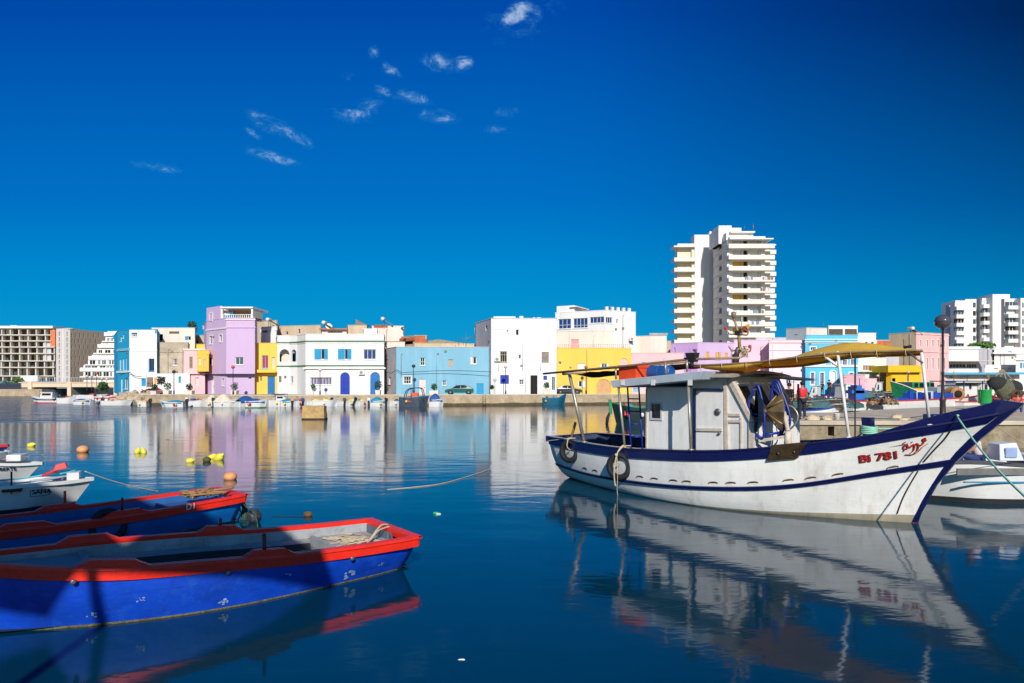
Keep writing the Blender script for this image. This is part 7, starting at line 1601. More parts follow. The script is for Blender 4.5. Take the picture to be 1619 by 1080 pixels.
for (x, Y, yt, gm, lb_) in ((368.5, 88, 577.5, g_amb, 'lamp with a reddish globe in front of the lilac tower'), (275, 89.5, 585, lampmetal, 'dark lamp post with small head in front of the white annexe'), (506, 87.5, 582, g_pale, 'pale globe lamp in front of the left window of the green banded house'), (654, 90, 576, lampmetal, 'dark lamp post with box head at the left of the light blue house'),
                        (799.5, 89.5, 577, g_pale, 'pale globe lamp in front of the dark blue shutter of the tall white house'), (926.5, 92.5, 578, g_amb, 'lamp with amber globe in front of the yellow balustraded house')):
    lamp(lb_, x, Y, QZ, yt, lampmetal, gm, .24)
for (x, yt, lb_) in ((137.5, 593, 'leftmost'), (145.3, 592, 'second from the left'), (153, 588, 'third from the left, tallest'), (161.5, 596, 'fourth from the left'), (169, 597, 'rightmost')):
    lamp('thin globe lamp by the canal bridge, %s of that cluster' % lb_, x, 118, QZ, yt, lampmetal, g_pale if x != 153 else g_amb, .25)
lamp('thin lamp standing before the yellow kiosk', 1436, 90, QZ, 586, lampmetal, g_pale, .2); lamp('small lamp before the mint house', 1388, 90, QZ, 592, lampmetal, g_pale, .2)
mb = MB(); X_ = xq(782.5, 88.6); mb.tube([(X_, 88.6, QZ), (X_, 88.6, Zy(598, 88.6))], .035); mb.build('sign_pole', steel, thing('round_sign', 'round grey street sign on a pole at the left corner of the tall white house', 'sign', (X_, 88.6, QZ)))
rs = bpy.data.objects['round_sign']; mb = MB(); mb.lathe([(.001, -.02), (.24, -.02), (.24, .0), (.001, .0)], (X_, 88.58, Zy(600.5, 88.6)), 'y', n=16); mb.build('sign_plate', c_pgrey, rs)
# cars
def car(lab, x0, x1_, Y, pm, face=-1):
    X0, X1 = xq(x0, Y), xq(x1_, Y); Lc = X1-X0; root = thing('parked_car', lab, 'car', ((X0+X1)/2, Y+.8, QZ), 0 if face < 0 else pi)
    k = Lc/4.0; prof = [(-2, .3), (-2, .62), (-1.9, .75), (-1.0, .9), (-.35, 1.32), (.9, 1.38), (1.75, .98), (1.95, .85), (2, .4), (1.95, .28)]
    mb = MB(); rows = []
    for y, s, z_ in ((-.8, .97, 0), (-.84, 1, 0), (.84, 1, 0), (.8, .97, 0)): rows.append([V((a*k*s, y*(1 if b < .95 else .82), b*k*1.03)) for a, b in prof])
    mb.grid(rows, smooth=False); mb.poly(rows[0]); mb.poly(rows[-1]); mb.build('body', pm, root, local=True, bevel=.03)
    for sg in (-1, 1):
        for q in ([(-.9, .96), (-.32, 1.28), (.15, 1.31), (.15, .96)], [(.22, .96), (.22, 1.31), (.85, 1.31), (1.35, 1.0)]):
            mb = MB(); mb.prism([(a*k, sg*.845 if b < 1 else sg*.72, b*k*1.03) for a, b in q], (0, sg*.01, 0)); mb.build('side_window', glass, root, local=True)
        for wx in (-1.25, 1.3):
            mb = MB(); mb.lathe([(.2, -.1), (.3, -.1), (.32, -.05), (.32, .05), (.3, .1), (.2, .1)], (wx*k, sg*.8, .31), 'y', n=16); wl_ = mb.build('wheel', black, root, local=True); mb = MB(); mb.lathe([(.001, -.11), (.2, -.105), (.21, .105), (.001, .11)], (wx*k, sg*.8, .31), 'y', n=12); mb.build('rim', steel, wl_, local=True)
        mb = MB(); mb.box((-1.99*k, sg*.5-.15, .6), (-1.88*k, sg*.5+.15, .74)); mb.build('headlight', g_pale, root, local=True)
    mb = MB(); mb.prism([(-.98*k, -.62, .945*k), (-.38*k, -.58, 1.35*k), (-.38*k, .58, 1.35*k), (-.98*k, .62, .945*k)], (-.03, 0, .02)); mb.build('windscreen', glass, root, local=True)
    return root
car('dark green hatchback car parked in front of the light blue house', 703.5, 748.5, 89.5, mat('green_car_paint', (20, 92, 84), .25, .1, 2, coat=.6)); car('dark grey hatchback car parked in front of the yellow balustraded house', 879, 920, 93, mat('dark_car_paint', (50, 58, 62), .25, .1, 2, coat=.6), 1)
car('red car parked low behind the flower boxes by the white annexe', 222, 250, 92, mat('red_car_paint', (185, 35, 60), .3, .1, 2, coat=.6)); 
# planters and shrubs
leaf = mat('leaf_green', (52, 96, 40), .7, .5, 3); leafd = mat('leaf_dark', (36, 66, 34), .75, .4, 3); palm_m = mat('palm_leaf', (96, 120, 48), .7, .35, 3)
def foliage(mbx, c, r, n, sz, sq=(1, 1, 1), m=None, seed=0):
    rn = random.Random(seed)
    for _ in range(n):
        d = V((rn.gauss(0, 1), rn.gauss(0, 1), rn.gauss(0, 1))).normalized()*r*rn.random()**.4; p = V(c)+V((d.x*sq[0], d.y*sq[1], d.z*sq[2]))
        a = V((rn.uniform(-1, 1), rn.uniform(-1, 1), rn.uniform(-1, 1))).normalized(); b = a.cross(V((rn.uniform(-1, 1), rn.uniform(-1, 1), .3))).normalized(); s = sz*rn.uniform(.6, 1.3)
        mbx.poly([p-a*s, p-b*s*.5, p+a*s, p+b*s*.5], m)
def planter(lab, x0, x1_, ytop, Y, hp, kind, seed):
    X0, X1 = xq(x0, Y), xq(x1_, Y); zt_ = Zy(ytop, Y); mb = MB(); root = thing('planter', lab, 'planter', ((X0+X1)/2, Y, QZ)); mb.hexa([(X0+.08, Y-.4, QZ), (X1-.08, Y-.4, QZ), (X1-.08, Y+.4, QZ), (X0+.08, Y+.4, QZ), (X0, Y-.45, zt_), (X1, Y-.45, zt_), (X1, Y+.45, zt_), (X0, Y+.45, zt_)]); mb.build('box', offwhite, root)
    c = ((X0+X1)/2, Y, zt_+hp*.5); mb = MB(); mb.tube([(c[0], Y, zt_), (c[0]+.05, Y, zt_+hp*.6)], .03, woodbr, 5); foliage(mb, c, hp*.5, 160, .12, (.9, .9, 1), leaf if kind else leafd, seed); mb.build('shrub', None, root)
for i, p in enumerate(((240, 249.5, 618, .9, 'white flower box with low shrub, leftmost on the quay'), (260, 269.5, 617.5, 1.1, 'white flower box with small dark tree right of the leftmost one'), (292.5, 306, 617.5, .9, 'wide white flower box in front of the pink house'), (366.5, 376, 617.5, 1.1, 'white flower box with pink flowers beside the reddish globe lamp'),
             (594, 602, 617, 1.3, 'white flower box with palm like plant by the light blue arched door'), (679, 694, 617.5, 1.0, 'white flower box with spiky plant left of the green car'), (775, 781, 616, .6, 'tall white flower box at the corner of the tall white house'), (858, 870, 615, .9, 'white flower box with wispy plant before the tall white house'))):
    planter(p[4], p[0], p[1], p[2], 88.6 if p[0] < 600 else 89.8, p[3], i % 2, i)
mb = MB(); Y = 92; c = px(495, 611, 91.4); foliage(mb, c, .35, 60, .12, m=leaf); mb.tube([(c.x, c.y, QZ), (c.x, c.y, c.z)], .02, woodbr, 5); tag(mb.build('climbing_plant', None), 'small green plant against the wall left of the lamp of the green banded house', 'plant')
# canal side: palm, fence, shrubs
def palm(lab, x, Y, zb, h_, n=16, ln=2.6):
    X_ = xq(x, Y); root = thing('palm_tree', lab, 'palm tree', (X_, Y, zb)); mb = MB(); mb.lathe([(.3, 0), (.22, h_*.5), (.25, h_*.9), (.1, h_)], (X_, Y, zb), n=8); mb.build('trunk', woodbr, root)
    mb = MB(); rn = random.Random(4)
    for k in range(n*2):
        a = 2*pi*k/n+rn.uniform(-.1, .1); e_ = rn.uniform(.1, 1.1); L_ = ln*rn.uniform(.8, 1.1); P = []
        for i in range(7): t = i/6; P.append(V((X_, Y, zb+h_))+V((cos(a)*cos(e_)*L_*t, sin(a)*cos(e_)*L_*t, sin(e_)*L_*t-1.4*t*t*L_*.5)))
        sd_ = V((-sin(a), cos(a), 0))
        for i in range(6):
            for s in (-1, 1):
                for q in (.0, .5): p = P[i].lerp(P[i+1], q); p2 = P[i].lerp(P[i+1], q+.3); mb.poly([p, p2, p2+sd_*s*.35*(1-i/8)-V((0, 0, .15))])
    mb.build('fronds', palm_m, root)
palm('short bushy palm tree on the canal bank at the left edge', 12, 152, 1.45, 1.2, ln=2.5)
mb = MB(); foliage(mb, px(28, 601, 151), .9, 240, .25, (1.6, 1, .8), palm_m); tag(mb.build('low_shrub', None), 'low yellowish shrub right of the palm on the canal bank', 'shrub')
mb = MB(); Yf = 148; 
for i in range(40): x = xq(-20+i*1.35, Yf); mb.box((x, Yf, 1.45), (x+.12, Yf+.06, Zy(606, Yf)))
mb.box((xq(-20, Yf), Yf+.06, 1.5), (xq(32, Yf), Yf+.1, Zy(606.5, Yf))); tag(mb.build('dark_fence', mat('slate_fence', (52, 62, 78), .7, .2, 2)), 'dark slate blue fence on top of the canal bank wall', 'fence')
mb = MB(); foliage(mb, px(163, 611, 116), .9, 300, .22, (1, 1, .9), leaf); mb.tube([(xq(163, 116), 116, QZ), (xq(163, 116), 116, 2.3)], .1, woodbr); tag(mb.build('round_tree', None), 'small round green tree under the canal lamps', 'tree')
mb = MB(); foliage(mb, px(1552, 546, 155), 1.0, 700, .28, (3.4, 1, .75), mat('leaf_bright', (96, 140, 52), .7, .4, 3), 3); tag(mb.build('hedge', None), 'long green hedge on the roof below the right apartment block', 'hedge')
mb = MB(); p = px(304, 516, 112); mb.lathe([(.8, -.9), (.5, 0), (.001, 1.0)], p, n=8); foliage(mb, p, .8, 120, .2, (1, 1, 1.2), leafd, 2); tag(mb.build('conifer', leafd), 'dark green tree top peeping over the cement house roof', 'tree')
# rubble at the left quay corner
mb = MB(); rnd = random.Random(11)
for i in range(260):
    t = rnd.random(); x = xq(190+t*52, 89.5); y = 88.2+rnd.random()*2.2; z = .1+rnd.random()*1.5*min(1, .35+(y-88)/3); s = rnd.uniform(.12, .4); M_ = Matrix.Translation((x, y, z)) @ Matrix.Rotation(rnd.random()*3, 4, V((rnd.random(), rnd.random(), rnd.random()+.1)).normalized()); mb.M = M_; mb.hexa([V(q)*s*rnd.uniform(.7, 1.1) for q in ((-1, -1, -.7), (1, -1, -.7), (1, 1, -.7), (-1, 1, -.7), (-.8, -.8, .7), (.8, -.9, .7), (.9, .8, .7), (-.8, .9, .7))], [quaywall, conc, beige, quaywall][i % 4])
mb.M = None; tag(mb.build('rubble', None), 'heap of stone rubble on the quay edge below the turquoise corner house', 'rubble', kind='stuff')
# small details on the facades
def ac(lab, x, y, Y):
    p = px(x, y, Y); root = thing('air_conditioner', lab, 'air conditioner', p); mb = MB(); mb.box(p+V((-.4, -.35, -.3)), p+V((.4, -.04, .3))); mb.build('case', frame_w, root, bevel=.02); mb = MB(); mb.lathe([(.001, -.01), (.2, -.01), (.22, 0)], p+V((-.05, -.355, 0)), 'y', n=12); mb.build('fan_grille', frame_g, root)
ac('air conditioner on the white wall between the two arched doors', 572.5, 589, 92); ac('air conditioner left of the open window of the tall white house', 786.5, 568, 92.5); ac('air conditioner on the right flank of the white villa', 999, 536, 106)
def dish(lab, x, y, Y, r=.45, m=frame_w):
    p = px(x, y, Y); root = thing('satellite_dish', lab, 'satellite dish', p); mb = MB(Matrix.Translation(p) @ Matrix.Rotation(-.5, 4, 'X') @ Matrix.Rotation(.4, 4, 'Z')); mb.lathe([(.001, .12*r), (r*.6, .04*r), (r, -.1*r), (r*1.02, -.08*r), (r*.6, .07*r), (.001, .15*r)], (0, 0, 0), 'y', n=16); mb.build('reflector', m, root, smooth=True)
    mb = MB(); mb.tube([p+V((0, .1, 0)), p+V((0, .3, -.9))], .04); mb.tube([p+V((0, 0, -.2)), p+V((.05, -.5, .1))], .02); mb.build('mount', steel, root)
dish('satellite dish inside the roof loggia of the lilac tower', 358.5, 495, 95, .42); dish('small dark satellite dish on the far wall behind the green banded house', 637, 520, 104, .35, steel); dish('large pale satellite dish on the roof behind the lilac tower', 520, 516, 104, .5)
def solar(lab, x, y, Y, flip=1):
    p = px(x, y, Y); root = thing('solar_boiler', lab, 'solar water heater', p); mb = MB(); mb.lathe([(.001, -.7), (.26, -.68), (.28, -.6), (.28, .6), (.26, .68), (.001, .7)], p+V((0, 0, .25)), 'y' if flip == 1 else 'x', n=12); mb.build('tank', offwhite, root)
    mb = MB(); mb.beam(p+V((.2, 0, .1)), p+V((1.6, 0, -.75)), 1.1, .08); mb.build('collector', steel, root); mb = MB(); mb.tube([p, p+V((-.1, 0, -1.0))], .03); mb.tube([p+V((.2, .4, .1)), p+V((.1, .4, -1.0))], .03); mb.build('stand', steel, root)
solar('solar water heater at the top of the beige block behind the narrow yellow house', 425, 508, 108); solar('solar water heater on the ochre rooftop room behind the green banded house', 513, 513, 104); solar('solar water heater with a long collector on the brick edged roof', 606, 507, 108); solar('solar water heater on top of the pink house', 1440, 522, 109)
def mastant(lab, pts, Y, r=.035):
    mb = MB()
    for a, b in pts: mb.tube([px(*a, Y), px(*b, Y)], r, n=5)
    tag(mb.build('antenna', steel), lab, 'antenna')
mastant('television antenna above the light blue house roof', [((737, 554), (737, 524)), ((720, 540), (752, 531)), ((722, 536), (726, 543)), ((730, 533), (733, 541)), ((742, 531), (744, 538)), ((748, 530), (749, 536))], 103); mastant('thin mast on the roof of the white villa', [((966, 493), (964, 480))], 106); mastant('short mast on the grey hall roof', [((1302, 520), (1302, 509))], 114); mastant('thin pole on the cement house roof', [((303, 518), (303, 508))], 112)
# black cables slung along the light blue and white houses
mb = MB()
pts = [px(x, y, 92.6) for x, y in ((608, 587), (618, 590), (627, 585), (636, 589), (655, 588), (700, 586), (740, 586.5), (777, 588), (820, 587.5), (880, 588.5))]; mb.tube(catmull(pts, 6), .035, n=5); tag(mb.build('facade_cable', black), 'black cable slung along the light blue and tall white house fronts', 'cable')
mb = MB(); mb.tube(catmull([px(x, y, 96.5) for x, y in ((190, 593), (204, 589), (212, 594), (225, 596))], 5), .04, n=5); tag(mb.build('facade_cable', black), 'drooping black cable on the turquoise corner house', 'cable')
# stairs / ladder on the quay wall, wall drawings
mb = MB(); 
for x in (763.5, 768): mb.tube([px(x, 624, 86.7), px(x, 640, 86.7)], .04, n=5)
for i in range(5): mb.tube([px(763.5, 626+i*3, 86.7), px(768, 626+i*3, 86.7)], .03, n=5)
tag(mb.build('quay_ladder', poleb), 'iron ladder on the bare quay wall left of the round sign', 'ladder')
for (lb_, x0, y0, x1_, y1, mm, sd2) in (('black line drawing painted on the annexe wall', 440, 715, 520, 790, black, 1), ('brown mural sketch on the annexe wall beside the blue door', 352, 722, 405, 790, woodbr, 3)):
    mb = MB(); rn = random.Random(sd2); Yw_ = 95.53; a = cr('2', x0, y0); b = cr('2', x1_, y1)
    for i in range(16): mb.tube(catmull([px(rn.uniform(a[0], b[0]), rn.uniform(a[1], b[1]), Yw_) for _ in range(4)], 4), .035, n=4)
    tag(mb.build('wall_drawing', mm), lb_, 'mural')
# ---- boats and clutter beyond the pier ----
def place_boat(lab, x0, x1_, yb, Yd, hm, rim, h, bow=.35, B=2.4, ins=whi, band=None, bot=None, name='fishing_boat', flip=False, zb=0.0):
    X0, X1 = xq(x0, Yd), xq(x1_, Yd); root = thing(name, lab, 'fishing boat', (X0, Yd, zb), pi if X1 < X0 else 0); T = hull_small(root, abs(X1-X0), B, h, hm, rim, ins, bow, bot, band=band); return root, abs(X1-X0)
r1, L1 = place_boat('white fishing boat with blue rail and blue lettering beyond the pier, right of the cabin', 1215, 1336, 655, 41.5, whb, mat('strong_blue_paint', (28, 70, 170), .45, .12, 3), 1.35, .3, 2.2, band=None)
mb = MB()
for sg in (1, -1): mb.tube([(L1*f, sg*(2.2*g+.02), z) for f, g, z in ((.02, .37, .6), (.5, .46, .6), (.75, .35, .68), (.95, .1, .8))], .05, n=6)
mb.build('blue_band', MATS['strong_blue_paint'], r1, local=True)
text_on('2233 Bi', V((L1*.62, -.93, .95)), V((.965, .26, .05)).normalized(), V((0, -.25, 1)).normalized(), V((.26, -.93, -.2)).normalized(), .26, MATS['strong_blue_paint'], 'registration_number', r1)
fl_cols = [redb, c_blue, whb, covert, mat('net_teal', (58, 92, 94), .8, .2), greenb, mat('float_pink', (220, 120, 120), .6, .2)]
rnd = random.Random(21)
def netpile(lab, name, c, rx, ry, rz_, m1, nf, cols, fr=.09, ns=50):
    root = thing(name, lab, 'nets', c); mb = MB(); c = V(c)
    for h_ in range(5):                                    # several slumped heaps run together
        o_ = V(((h_-2)*rx*.42, rnd.uniform(-.3, .3)*ry, 0)); k = rnd.uniform(.45, 1); rows = []
        for i in range(8):
            a = i/7*pi/2; rows.append([c+o_+V((rx*.5*cos(a)*cos(b), ry*cos(a)*sin(b), rz_*k*sin(a)))*(1+.0)+V((noise.noise(V((b*3, a*4, c.x+h_))), noise.noise(V((b*3, a*4+9, c.x+h_))), noise.noise(V((b*3+5, a*4, h_)))))*.16 for b in [2*pi*j/22 for j in range(22)]])
        mb.grid(rows, [m1, nd2, m1, mat('net_rust', (130, 80, 55), .95, .3, 10), m1][h_], cv=True)
    for i in range(ns): mb.tube(catmull([c+V((rx*rnd.uniform(-.95, .95), -ry*rnd.uniform(.2, 1.0), rz_*rnd.uniform(.05, .8))) for _ in range(4)], 3), .012, [MATS['net_rust'], m1, nd2, ropem][i % 4], 4)
    mb.build('net', None, root)
    mb = MB()
    for i in range(nf): a = rnd.random()*2*pi; q = rnd.random()**.5; mb.sphere(c+V((rx*q*cos(a), -ry*q*abs(sin(a)), rz_*(1.0-q*q)*rnd.uniform(.7, 1.0)+.05)), fr*rnd.uniform(.6, 1), cols[i % len(cols)], 6)
    mb.build('floats', None, root)
nd2 = mat('net_dark_green', (48, 62, 56), .95, .35, 10)
netpile('heap of teal nets with red, blue and white floats in the blue and white boat', 'net_heap', (xq(1288, 41.5), 41.5, 1.45), 2.2, .9, .75, MATS['net_teal'], 90, fl_cols, .1)
def angled_boat(lab, xs, Ys, xb, Yb, hm, rim, h, bow, B, bot=None, name='fishing_boat', band=None, ins=whi):
    a, b = V((xq(xs, Ys), Ys, 0)), V((xq(xb, Yb), Yb, 0)); d = b-a; root = thing(name, lab, 'fishing boat', a, atan2(d.y, d.x)); hull_small(root, d.length, B, h, hm, rim, ins, bow, bot, band=band); return root, d.length
r2, L2 = angled_boat('long red and white fishing boat with blue roofed wheelhouse beyond the pier', 1322, 46.5, 1580, 60, whb, redb, 1.75, .45, 3.0, bot=greenb)
angled_boat('long low boat with bright red bottom stripe lying right of the green barrel', 1500, 53, 1680, 66, whb, redb, 1.5, .5, 2.6, bot=redb, band=redb, name='red_striped_boat')
angled_boat('blue and white open boat moored between the blue winch and the dusty rose house', 1330, 58, 1420, 66, MATS['strong_blue_paint'], whb, 1.4, .3, 2.2, band=whb, name='blue_white_boat')
angled_boat('orange and white boat half hidden behind the hung nets', 1560, 70, 1640, 72, whb, orf, 1.5, .4, 2.4, band=orf, name='orange_boat')
angled_boat('white boat with turquoise band beyond the white motor cruiser', 1500, 78, 1560, 80, whb, covert, 1.5, .4, 2.4, band=covert, name='turquoise_banded_boat')
mb = MB()
for sg in (1, -1): mb.tube([(L2*f, sg*(3.0*g+.02), z) for f, g, z in ((.02, .40, .8), (.5, .48, .8), (.75, .38, 1.0), (.93, .14, 1.4))], .05, n=6)
mb.build('dark_green_band', greenb, r2, local=True)
def f2x(x):                                               # station along the slanting boat seen at this column
    k = (x-CX)/F; A_ = V((xq(1322, 46.5), 46.5)); B_ = V((xq(1580, 60), 60)); d = (B_-A_).normalized(); return (k*A_.y-A_.x)/(d.x-k*d.y)
def f2z(y, x=1520): k = f2x(x)/L2; return Zy(y, 46.5+13.5*k)
mb = MB(); mb.box((f2x(1531), -1.0, 1.4), (f2x(1552), 1.0, f2z(605))); mb.box((f2x(1500), -.7, 1.4), (f2x(1531), .9, f2z(609))); wh = mb.build('wheelhouse', frame_w, r2, local=True, bevel=.03)
for (x, w_) in ((1537.5, 4.5), (1545, 4.5)):
    mb = MB(); mb.box((f2x(x-w_/2), -1.02, f2z(616)), (f2x(x+w_/2), -1.005, f2z(607.5))); mb.build('window', glass, wh, local=True)
mb = MB(); mb.lathe([(.001, -.73), (.2, -.73), (.2, -.70)], (f2x(1519), 0, f2z(612)), 'y', n=12); mb.build('porthole', glass, wh, local=True)
mb = MB(); mb.box((f2x(1497), -1.3, f2z(603.5)), (f2x(1553), 1.3, f2z(602))); mb.build('wheelhouse_roof', navyb, wh, local=True)
mb = MB(); 
for x in (1498, 1528): mb.tube([(f2x(x), -1.2, 1.5), (f2x(x), -1.2, f2z(603))], .05, n=6)
mb.build('roof_post', navyb, wh, local=True)
mb = MB(); mb.box((f2x(1448), -1.2, 1.5), (f2x(1490), 1, 2.15)); mb.box((f2x(1376), -1.1, 1.5), (f2x(1414), .9, 1.85)); mb.box((f2x(1415), -1.1, 1.5), (f2x(1420), -.9, 2.4)); mb.build('hatch_box', MATS['strong_blue_paint'], r2, local=True, bevel=.03)
mb = MB(); 
for x in (1421, 1444, 1446): mb.tube([(f2x(x), -1.3, 1.5), (f2x(x), -1.3, 2.3)], .03, n=6)
mb.tube([(f2x(1421), -1.3, 2.3), (f2x(1446), -1.3, 2.3)], .03, n=6); mb.build('hand_rail', frame_w, r2, local=True)
# reel of straw-coloured rope
c = px(1508, 623, 53.5); mb = MB(); mb.lathe([(.34, -.02), (.54, 0), (.56, .1), (.5, .8), (.56, .9), (.54, .98), (.001, .98)], c+V((.0, -.5, 0)), 'y', mf=None, m=mat('straw_rope', (170, 125, 75), .9, .25, 12), n=18); mb.lathe([(.001, -.08), (.3, -.08), (.3, -.03)], c+V((0, -.49, 0)), 'y', m=dark, n=14)  # dark disc on the closed front paints the shade of a hollow
tag(mb.build('rope_drum', None), 'round straw coloured drum, dark disc for its shaded hollow, on the red and white boat', 'drum')
# blue winch block
mb = MB(); q = lambda x, y: px(x, y, 47); 
for (x0, y0, x1_, y1) in ((1345, 632, 1361, 614), (1341, 622, 1366, 617), (1349, 614, 1357, 609), (1338, 641, 1360, 633)): a, b = q(x0, y0), q(x1_, y1); mb.box((a.x, 46.5, a.z), (b.x, 47.4, b.z))
mb.tube([q(1359, 612), q(1359, 598)], .03); tag(mb.build('winch', mat('bright_blue_machine', (30, 100, 180), .45, .15, 3), bevel=.03), 'bright blue boxy deck winch at the left end of the red and white boat', 'winch')
for i, (x0, y0, x1_, y1, Y, mm, lb_) in enumerate(((1395, 640, 1411, 634, 46, 'net_buff', 'heap of buff nets behind the blue winch'), (1370, 640, 1384, 630, 46.5, 'net_buff', 'pinkish buff net heap right beside the blue winch'))):
    netpile(lb_, 'net_heap', (xq((x0+x1_)/2, Y), Y, 1.5), (xq(x1_, Y)-xq(x0, Y))*.6, .7, .5, mat('net_buff', (158, 124, 98), .95, .25, 10), 10, [orf, redb, ropem], .07)
# green bin
p = px(1557, 638, 44.4); root = thing('green_barrel', 'bright green open barrel on the pier edge by the red and white boat', 'barrel', p); mb = MB(); mb.lathe([(.34, 0), (.36, .05), (.38, .84), (.41, .86), (.41, .9), (.36, .9), (.34, .1)], p, n=20); mb.build('drum', mat('bright_green_plastic', (30, 165, 80), .4, .12, 3), root)
for s in (-1, 1): mb = MB(); mb.tube([p+V((.36*s, -.1, .1)), p+V((.36*s, -.1, 1.05))], .025); mb.build('handle', greenb, root)
# dark trawl nets hung on poles + red bow
rt = thing('hung_nets', 'dark fishing nets hung from a tripod of poles at the right, behind the green barrel', 'nets', px(1588, 628, 52)); mb = MB(); nd = mat('black_net', (44, 46, 44), .95, .3, 10)
ap = px(1585, 584, 52)
for (x, y) in ((1563, 606), (1572, 628), (1600, 628), (1611, 612)): mb.tube([ap, px(x, y, 52)], .05, n=6)
mb.build('poles', poleb, rt)
for (x, y, rx, rz_, m_) in ((1577, 606, .75, .5, nd), (1590, 616, .8, .8, mat('olive_net', (92, 92, 72), .95, .3, 10)), (1604, 612, .6, .5, nd), (1600, 622, .9, .4, mat('brown_net', (80, 60, 45), .95, .3, 10))):
    mb = MB(); c = px(x, y, 52); rows = []
    for i in range(9):
        a = -pi/2+pi*i/8; rows.append([c+V((rx*cos(a)*cos(b)*(1+.35*noise.noise(V((b*2, a*3, x)))), rx*.6*cos(a)*sin(b), rz_*sin(a)*(1+.3*noise.noise(V((b*2, a*2, x)))))) for b in [2*pi*j/14 for j in range(14)]])
    mb.grid(rows, cv=True); mb.build('net', m_, rt)
place_boat('small red boat prow between the green barrel and the hung nets', 1620, 1564, 634, 55, redb, redb, 1.25, .6, 2, name='red_boat')
r3, L3 = place_boat('green and white trawler with high green bow beyond the red and white boat', 1520, 1407, 630, 62, greenb, frame_w, 2.0, .55, 3.2, bot=whb, name='trawler')
mb = MB(); a = px(1432, 614, 62); b = px(1466, 604, 62); mb.box((a.x, 61, a.z), (b.x, 63.5, b.z)); w3 = mb.build('deckhouse', greenb, r3, bevel=.05)
for i in range(4): mb = MB(); x = a.x+.2+i*.48; mb.box((x, 60.97, a.z+.1), (x+.32, 60.995, b.z-.1)); mb.build('window', glass, w3)
mb = MB(); a = px(1468, 626, 60); b = px(1488, 612, 60); mb.hexa([(a.x, 59, a.z), (b.x, 59, a.z), (b.x, 61, a.z), (a.x, 61, a.z), (a.x+.4, 59.3, b.z), (b.x, 59.3, b.z), (b.x, 61, b.z), (a.x+.4, 61, b.z)]); tag(mb.build('white_skiff', mat('mint_white', (205, 222, 210), .5, .1, 3), bevel=.05), 'pale mint upturned skiff beside the green trawler', 'skiff')
r4, L4 = place_boat('low dark green fishing boat between the blue winch and the green trawler', 1376, 1425, 630, 64, greenb, greenb, 1.3, .35, 2.2, name='green_boat')
r5, L5 = place_boat('long light blue fishing boat moored in front of the ornate turquoise house', 1255, 1390, 626, 72, mat('light_blue_boat', (60, 150, 200), .5, .12, 3), MATS['strong_blue_paint'], 1.2, .35, 2.4, name='blue_boat')
r6, L6 = place_boat('navy boat with covered deck before the arched white door', 1318, 1280, 625, 80, navyb, navyb, 1.5, .3, 2.4, name='navy_boat')
place_boat('white boat with blue awning at the far right beyond the hung nets', 1590, 1660, 625, 60, whb, navyb, 1.4, .3, 2.2, name='white_boat')
for (lb_, x0, x1_, Y, hm_, rm_, h_, cb_, bow_) in (('red hulled cabin boat before the dusty rose house', 1322, 1356, 68, redb, frame_w, 1.5, 2.75, .4), ('blue hulled cabin boat before the pale pink shed', 1400, 1372, 76, navyb, frame_w, 1.5, 2.95, .4),
        ('white cabin boat with red gunwale, far basin, just right of the pier lamp', 1497, 1528, 76, whb, redb, 1.6, 3.1, .5), ('white motor cruiser seen between the wheelhouse and the hung nets', 1550, 1580, 74, whb, navyb, 1.4, 2.9, .4),
        ('white skiff with teal gunwale behind the nets near the person in red', 1300, 1272, 66, whb, covert, 1.5, 2.6, .5), ('green cabin boat moored before the yellow kiosk', 1446, 1414, 82, greenb, frame_w, 1.5, 3.0, .5)):
    r_, L_ = angled_boat(lb_, x0, Y, x1_, Y+1, hm_, rm_, h_, bow_, 2.0, name='cabin_boat'); cabin(r_, L_*.2, L_*.5, 1.6, h_*.9, cb_, whb)
    mb = MB(); mb.tube([(L_*.35, 0, cb_), (L_*.35, 0, cb_+1.1)], .035, n=5); mb.tube([(L_*.35, -.35, cb_+.7), (L_*.35, .35, cb_+.7)], .025, n=5); mb.build('mast', poleb, r_, local=True)
netpile('colourful heap of nets and crates before the mint house', 'net_heap', (xq(1395, 70), 70, 1.2), 2.4, .9, 1.1, mat('net_teal2', (70, 110, 110), .9, .3, 10), 40, fl_cols, .12)
# things lying on the pier
mb = MB(); p = px(1323, 661.5, 32.4); mb.lathe([(.12, 0), (.15, .3), (.16, .31), (.14, .31), (.1, .05)], p-V((0, 0, p.z-PZ)), n=14); tag(mb.build('bucket', frame_w), 'white bucket standing on the pier below the blue and white boat', 'bucket')
def lump(name, lab, x, Y, rx, rz_, m, cat):
    mb = MB(); c = V((xq(x, Y), Y, PZ)); rows = []
    for i in range(6):
        a = i/5*pi/2; rows.append([c+V((rx*cos(a)*cos(b)*(1+.3*noise.noise(V((b, a, x)))), rx*.6*cos(a)*sin(b), rz_*sin(a)*(1+.4*noise.noise(V((b*1.5, a, x)))))) for b in [2*pi*j/12 for j in range(12)]])
    mb.grid(rows, cv=True); 
    for i in range(8): mb.tube(catmull([c+V((rx*rnd.uniform(-1, 1), -rx*.5*rnd.random(), rz_*rnd.uniform(.1, 1))) for _ in range(4)], 3), .015, ropem, 4)
    tag(mb.build(name, m if not mb.mats else None), lab, cat)
lump('net_bundle', 'brown net bundle on the pier edge right of the person in red', 1285, 32.3, .35, .22, MATS['net_buff'], 'net'); lump('black_bag', 'black bag on the pier between the brown bundle and the white bucket', 1307, 32.3, .3, .2, blackt, 'bag'); lump('blue_rag', 'dark blue rag lying on the pier near the lamp', 1417, 34, .28, .2, navyb, 'rag')
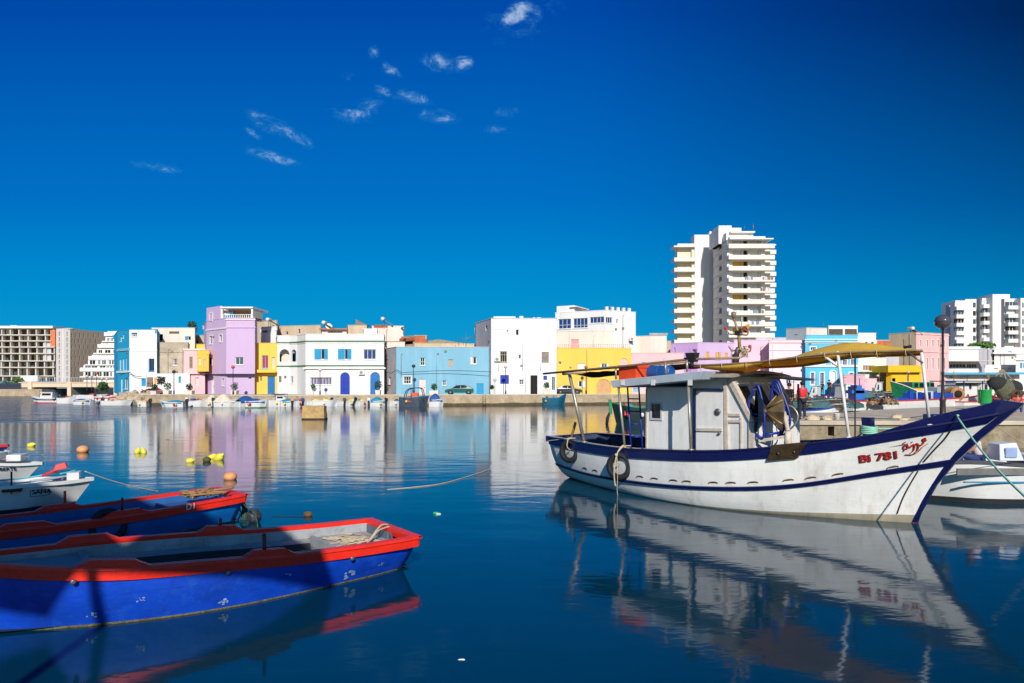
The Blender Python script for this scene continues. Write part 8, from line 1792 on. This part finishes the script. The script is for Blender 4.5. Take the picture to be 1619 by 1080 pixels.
lump('rope_pile', 'small tangled rope on the pier in front of the mooring bitt', 1428, 32.2, .25, .1, poleb, 'rope'); lump('cloth_scrap', 'red and blue scrap on the pier edge', 1397, 31.4, .16, .05, redb, 'rag')
mb = MB(); mb.tube(catmull([px(1335+i*20, 667-i*3, 36)*1+V((0, 0, 0)) for i in range(0)] or [V((xq(1250, 36), 36, PZ+.02)), V((xq(1350, 34), 34, PZ+.02)), V((xq(1420, 33), 33, PZ+.02)), V((xq(1460, 36), 36, PZ+.02))], 6), .015, n=4); tag(mb.build('pier_line', black), 'thin dark line lying along the pier', 'rope')
# mooring masts of the far boats on the right
for (x, y0, y1, Y, lb_) in ((1255, 620, 598, 62, 'thin mast of a boat near the person in red'), (1330, 618, 600, 70, 'thin mast left of the dusty rose house'), (1563, 620, 590, 66, 'slim mast above the white motor cruiser')):
    mb = MB(); mb.tube([px(x, y0, Y), px(x, y1, Y)], .04, n=5); mb.tube([px(x-3, y1+6, Y), px(x+3, y1+6, Y)], .03, n=5); tag(mb.build('boat_mast', poleb), lb_, 'mast')
# ---------------- behind the photographer: unseen sail, added to shade the near boats ----------------
ss_ = thing('added_shade_sail', 'made-up canvas sail on posts behind the photographer, added to shade the near boats', 'shade sail', (-3, -2.2, QZ))
mb = MB()
for pl in ([(-1.3, 7.02), (-1.5, 7.7), (-2.6, 8.6), (-4.3, 9.6), (-4.36, 8.1), (-4.2, 7.85), (-4.36, 7.65), (-4.1, 6.72), (-3.3, 6.8), (-2.4, 6.94)], [(-4.3, 9.6), (-8.6, 11.0), (-12, 12.2), (-16, 12.2), (-16, 5.4), (-8, 5.7), (-6.3, 5.9), (-5.6, 6.35), (-4.5, 6.2), (-4.1, 6.72), (-4.36, 7.65), (-4.6, 7.85), (-4.36, 8.1)]):
    mb.prism([(x, -2.2, z) for x, z in pl], (0, .03, 0))  # outline and notch shaped after the shadow edges wanted on the boats
mb.build('sail', offwhite, ss_)
for x in (-3.93, -12.5): mb = MB(); mb.tube([(x, -2.3, QZ), (x, -2.3, 9.0)], .07, n=8); mb.build('post', lampmetal, ss_)
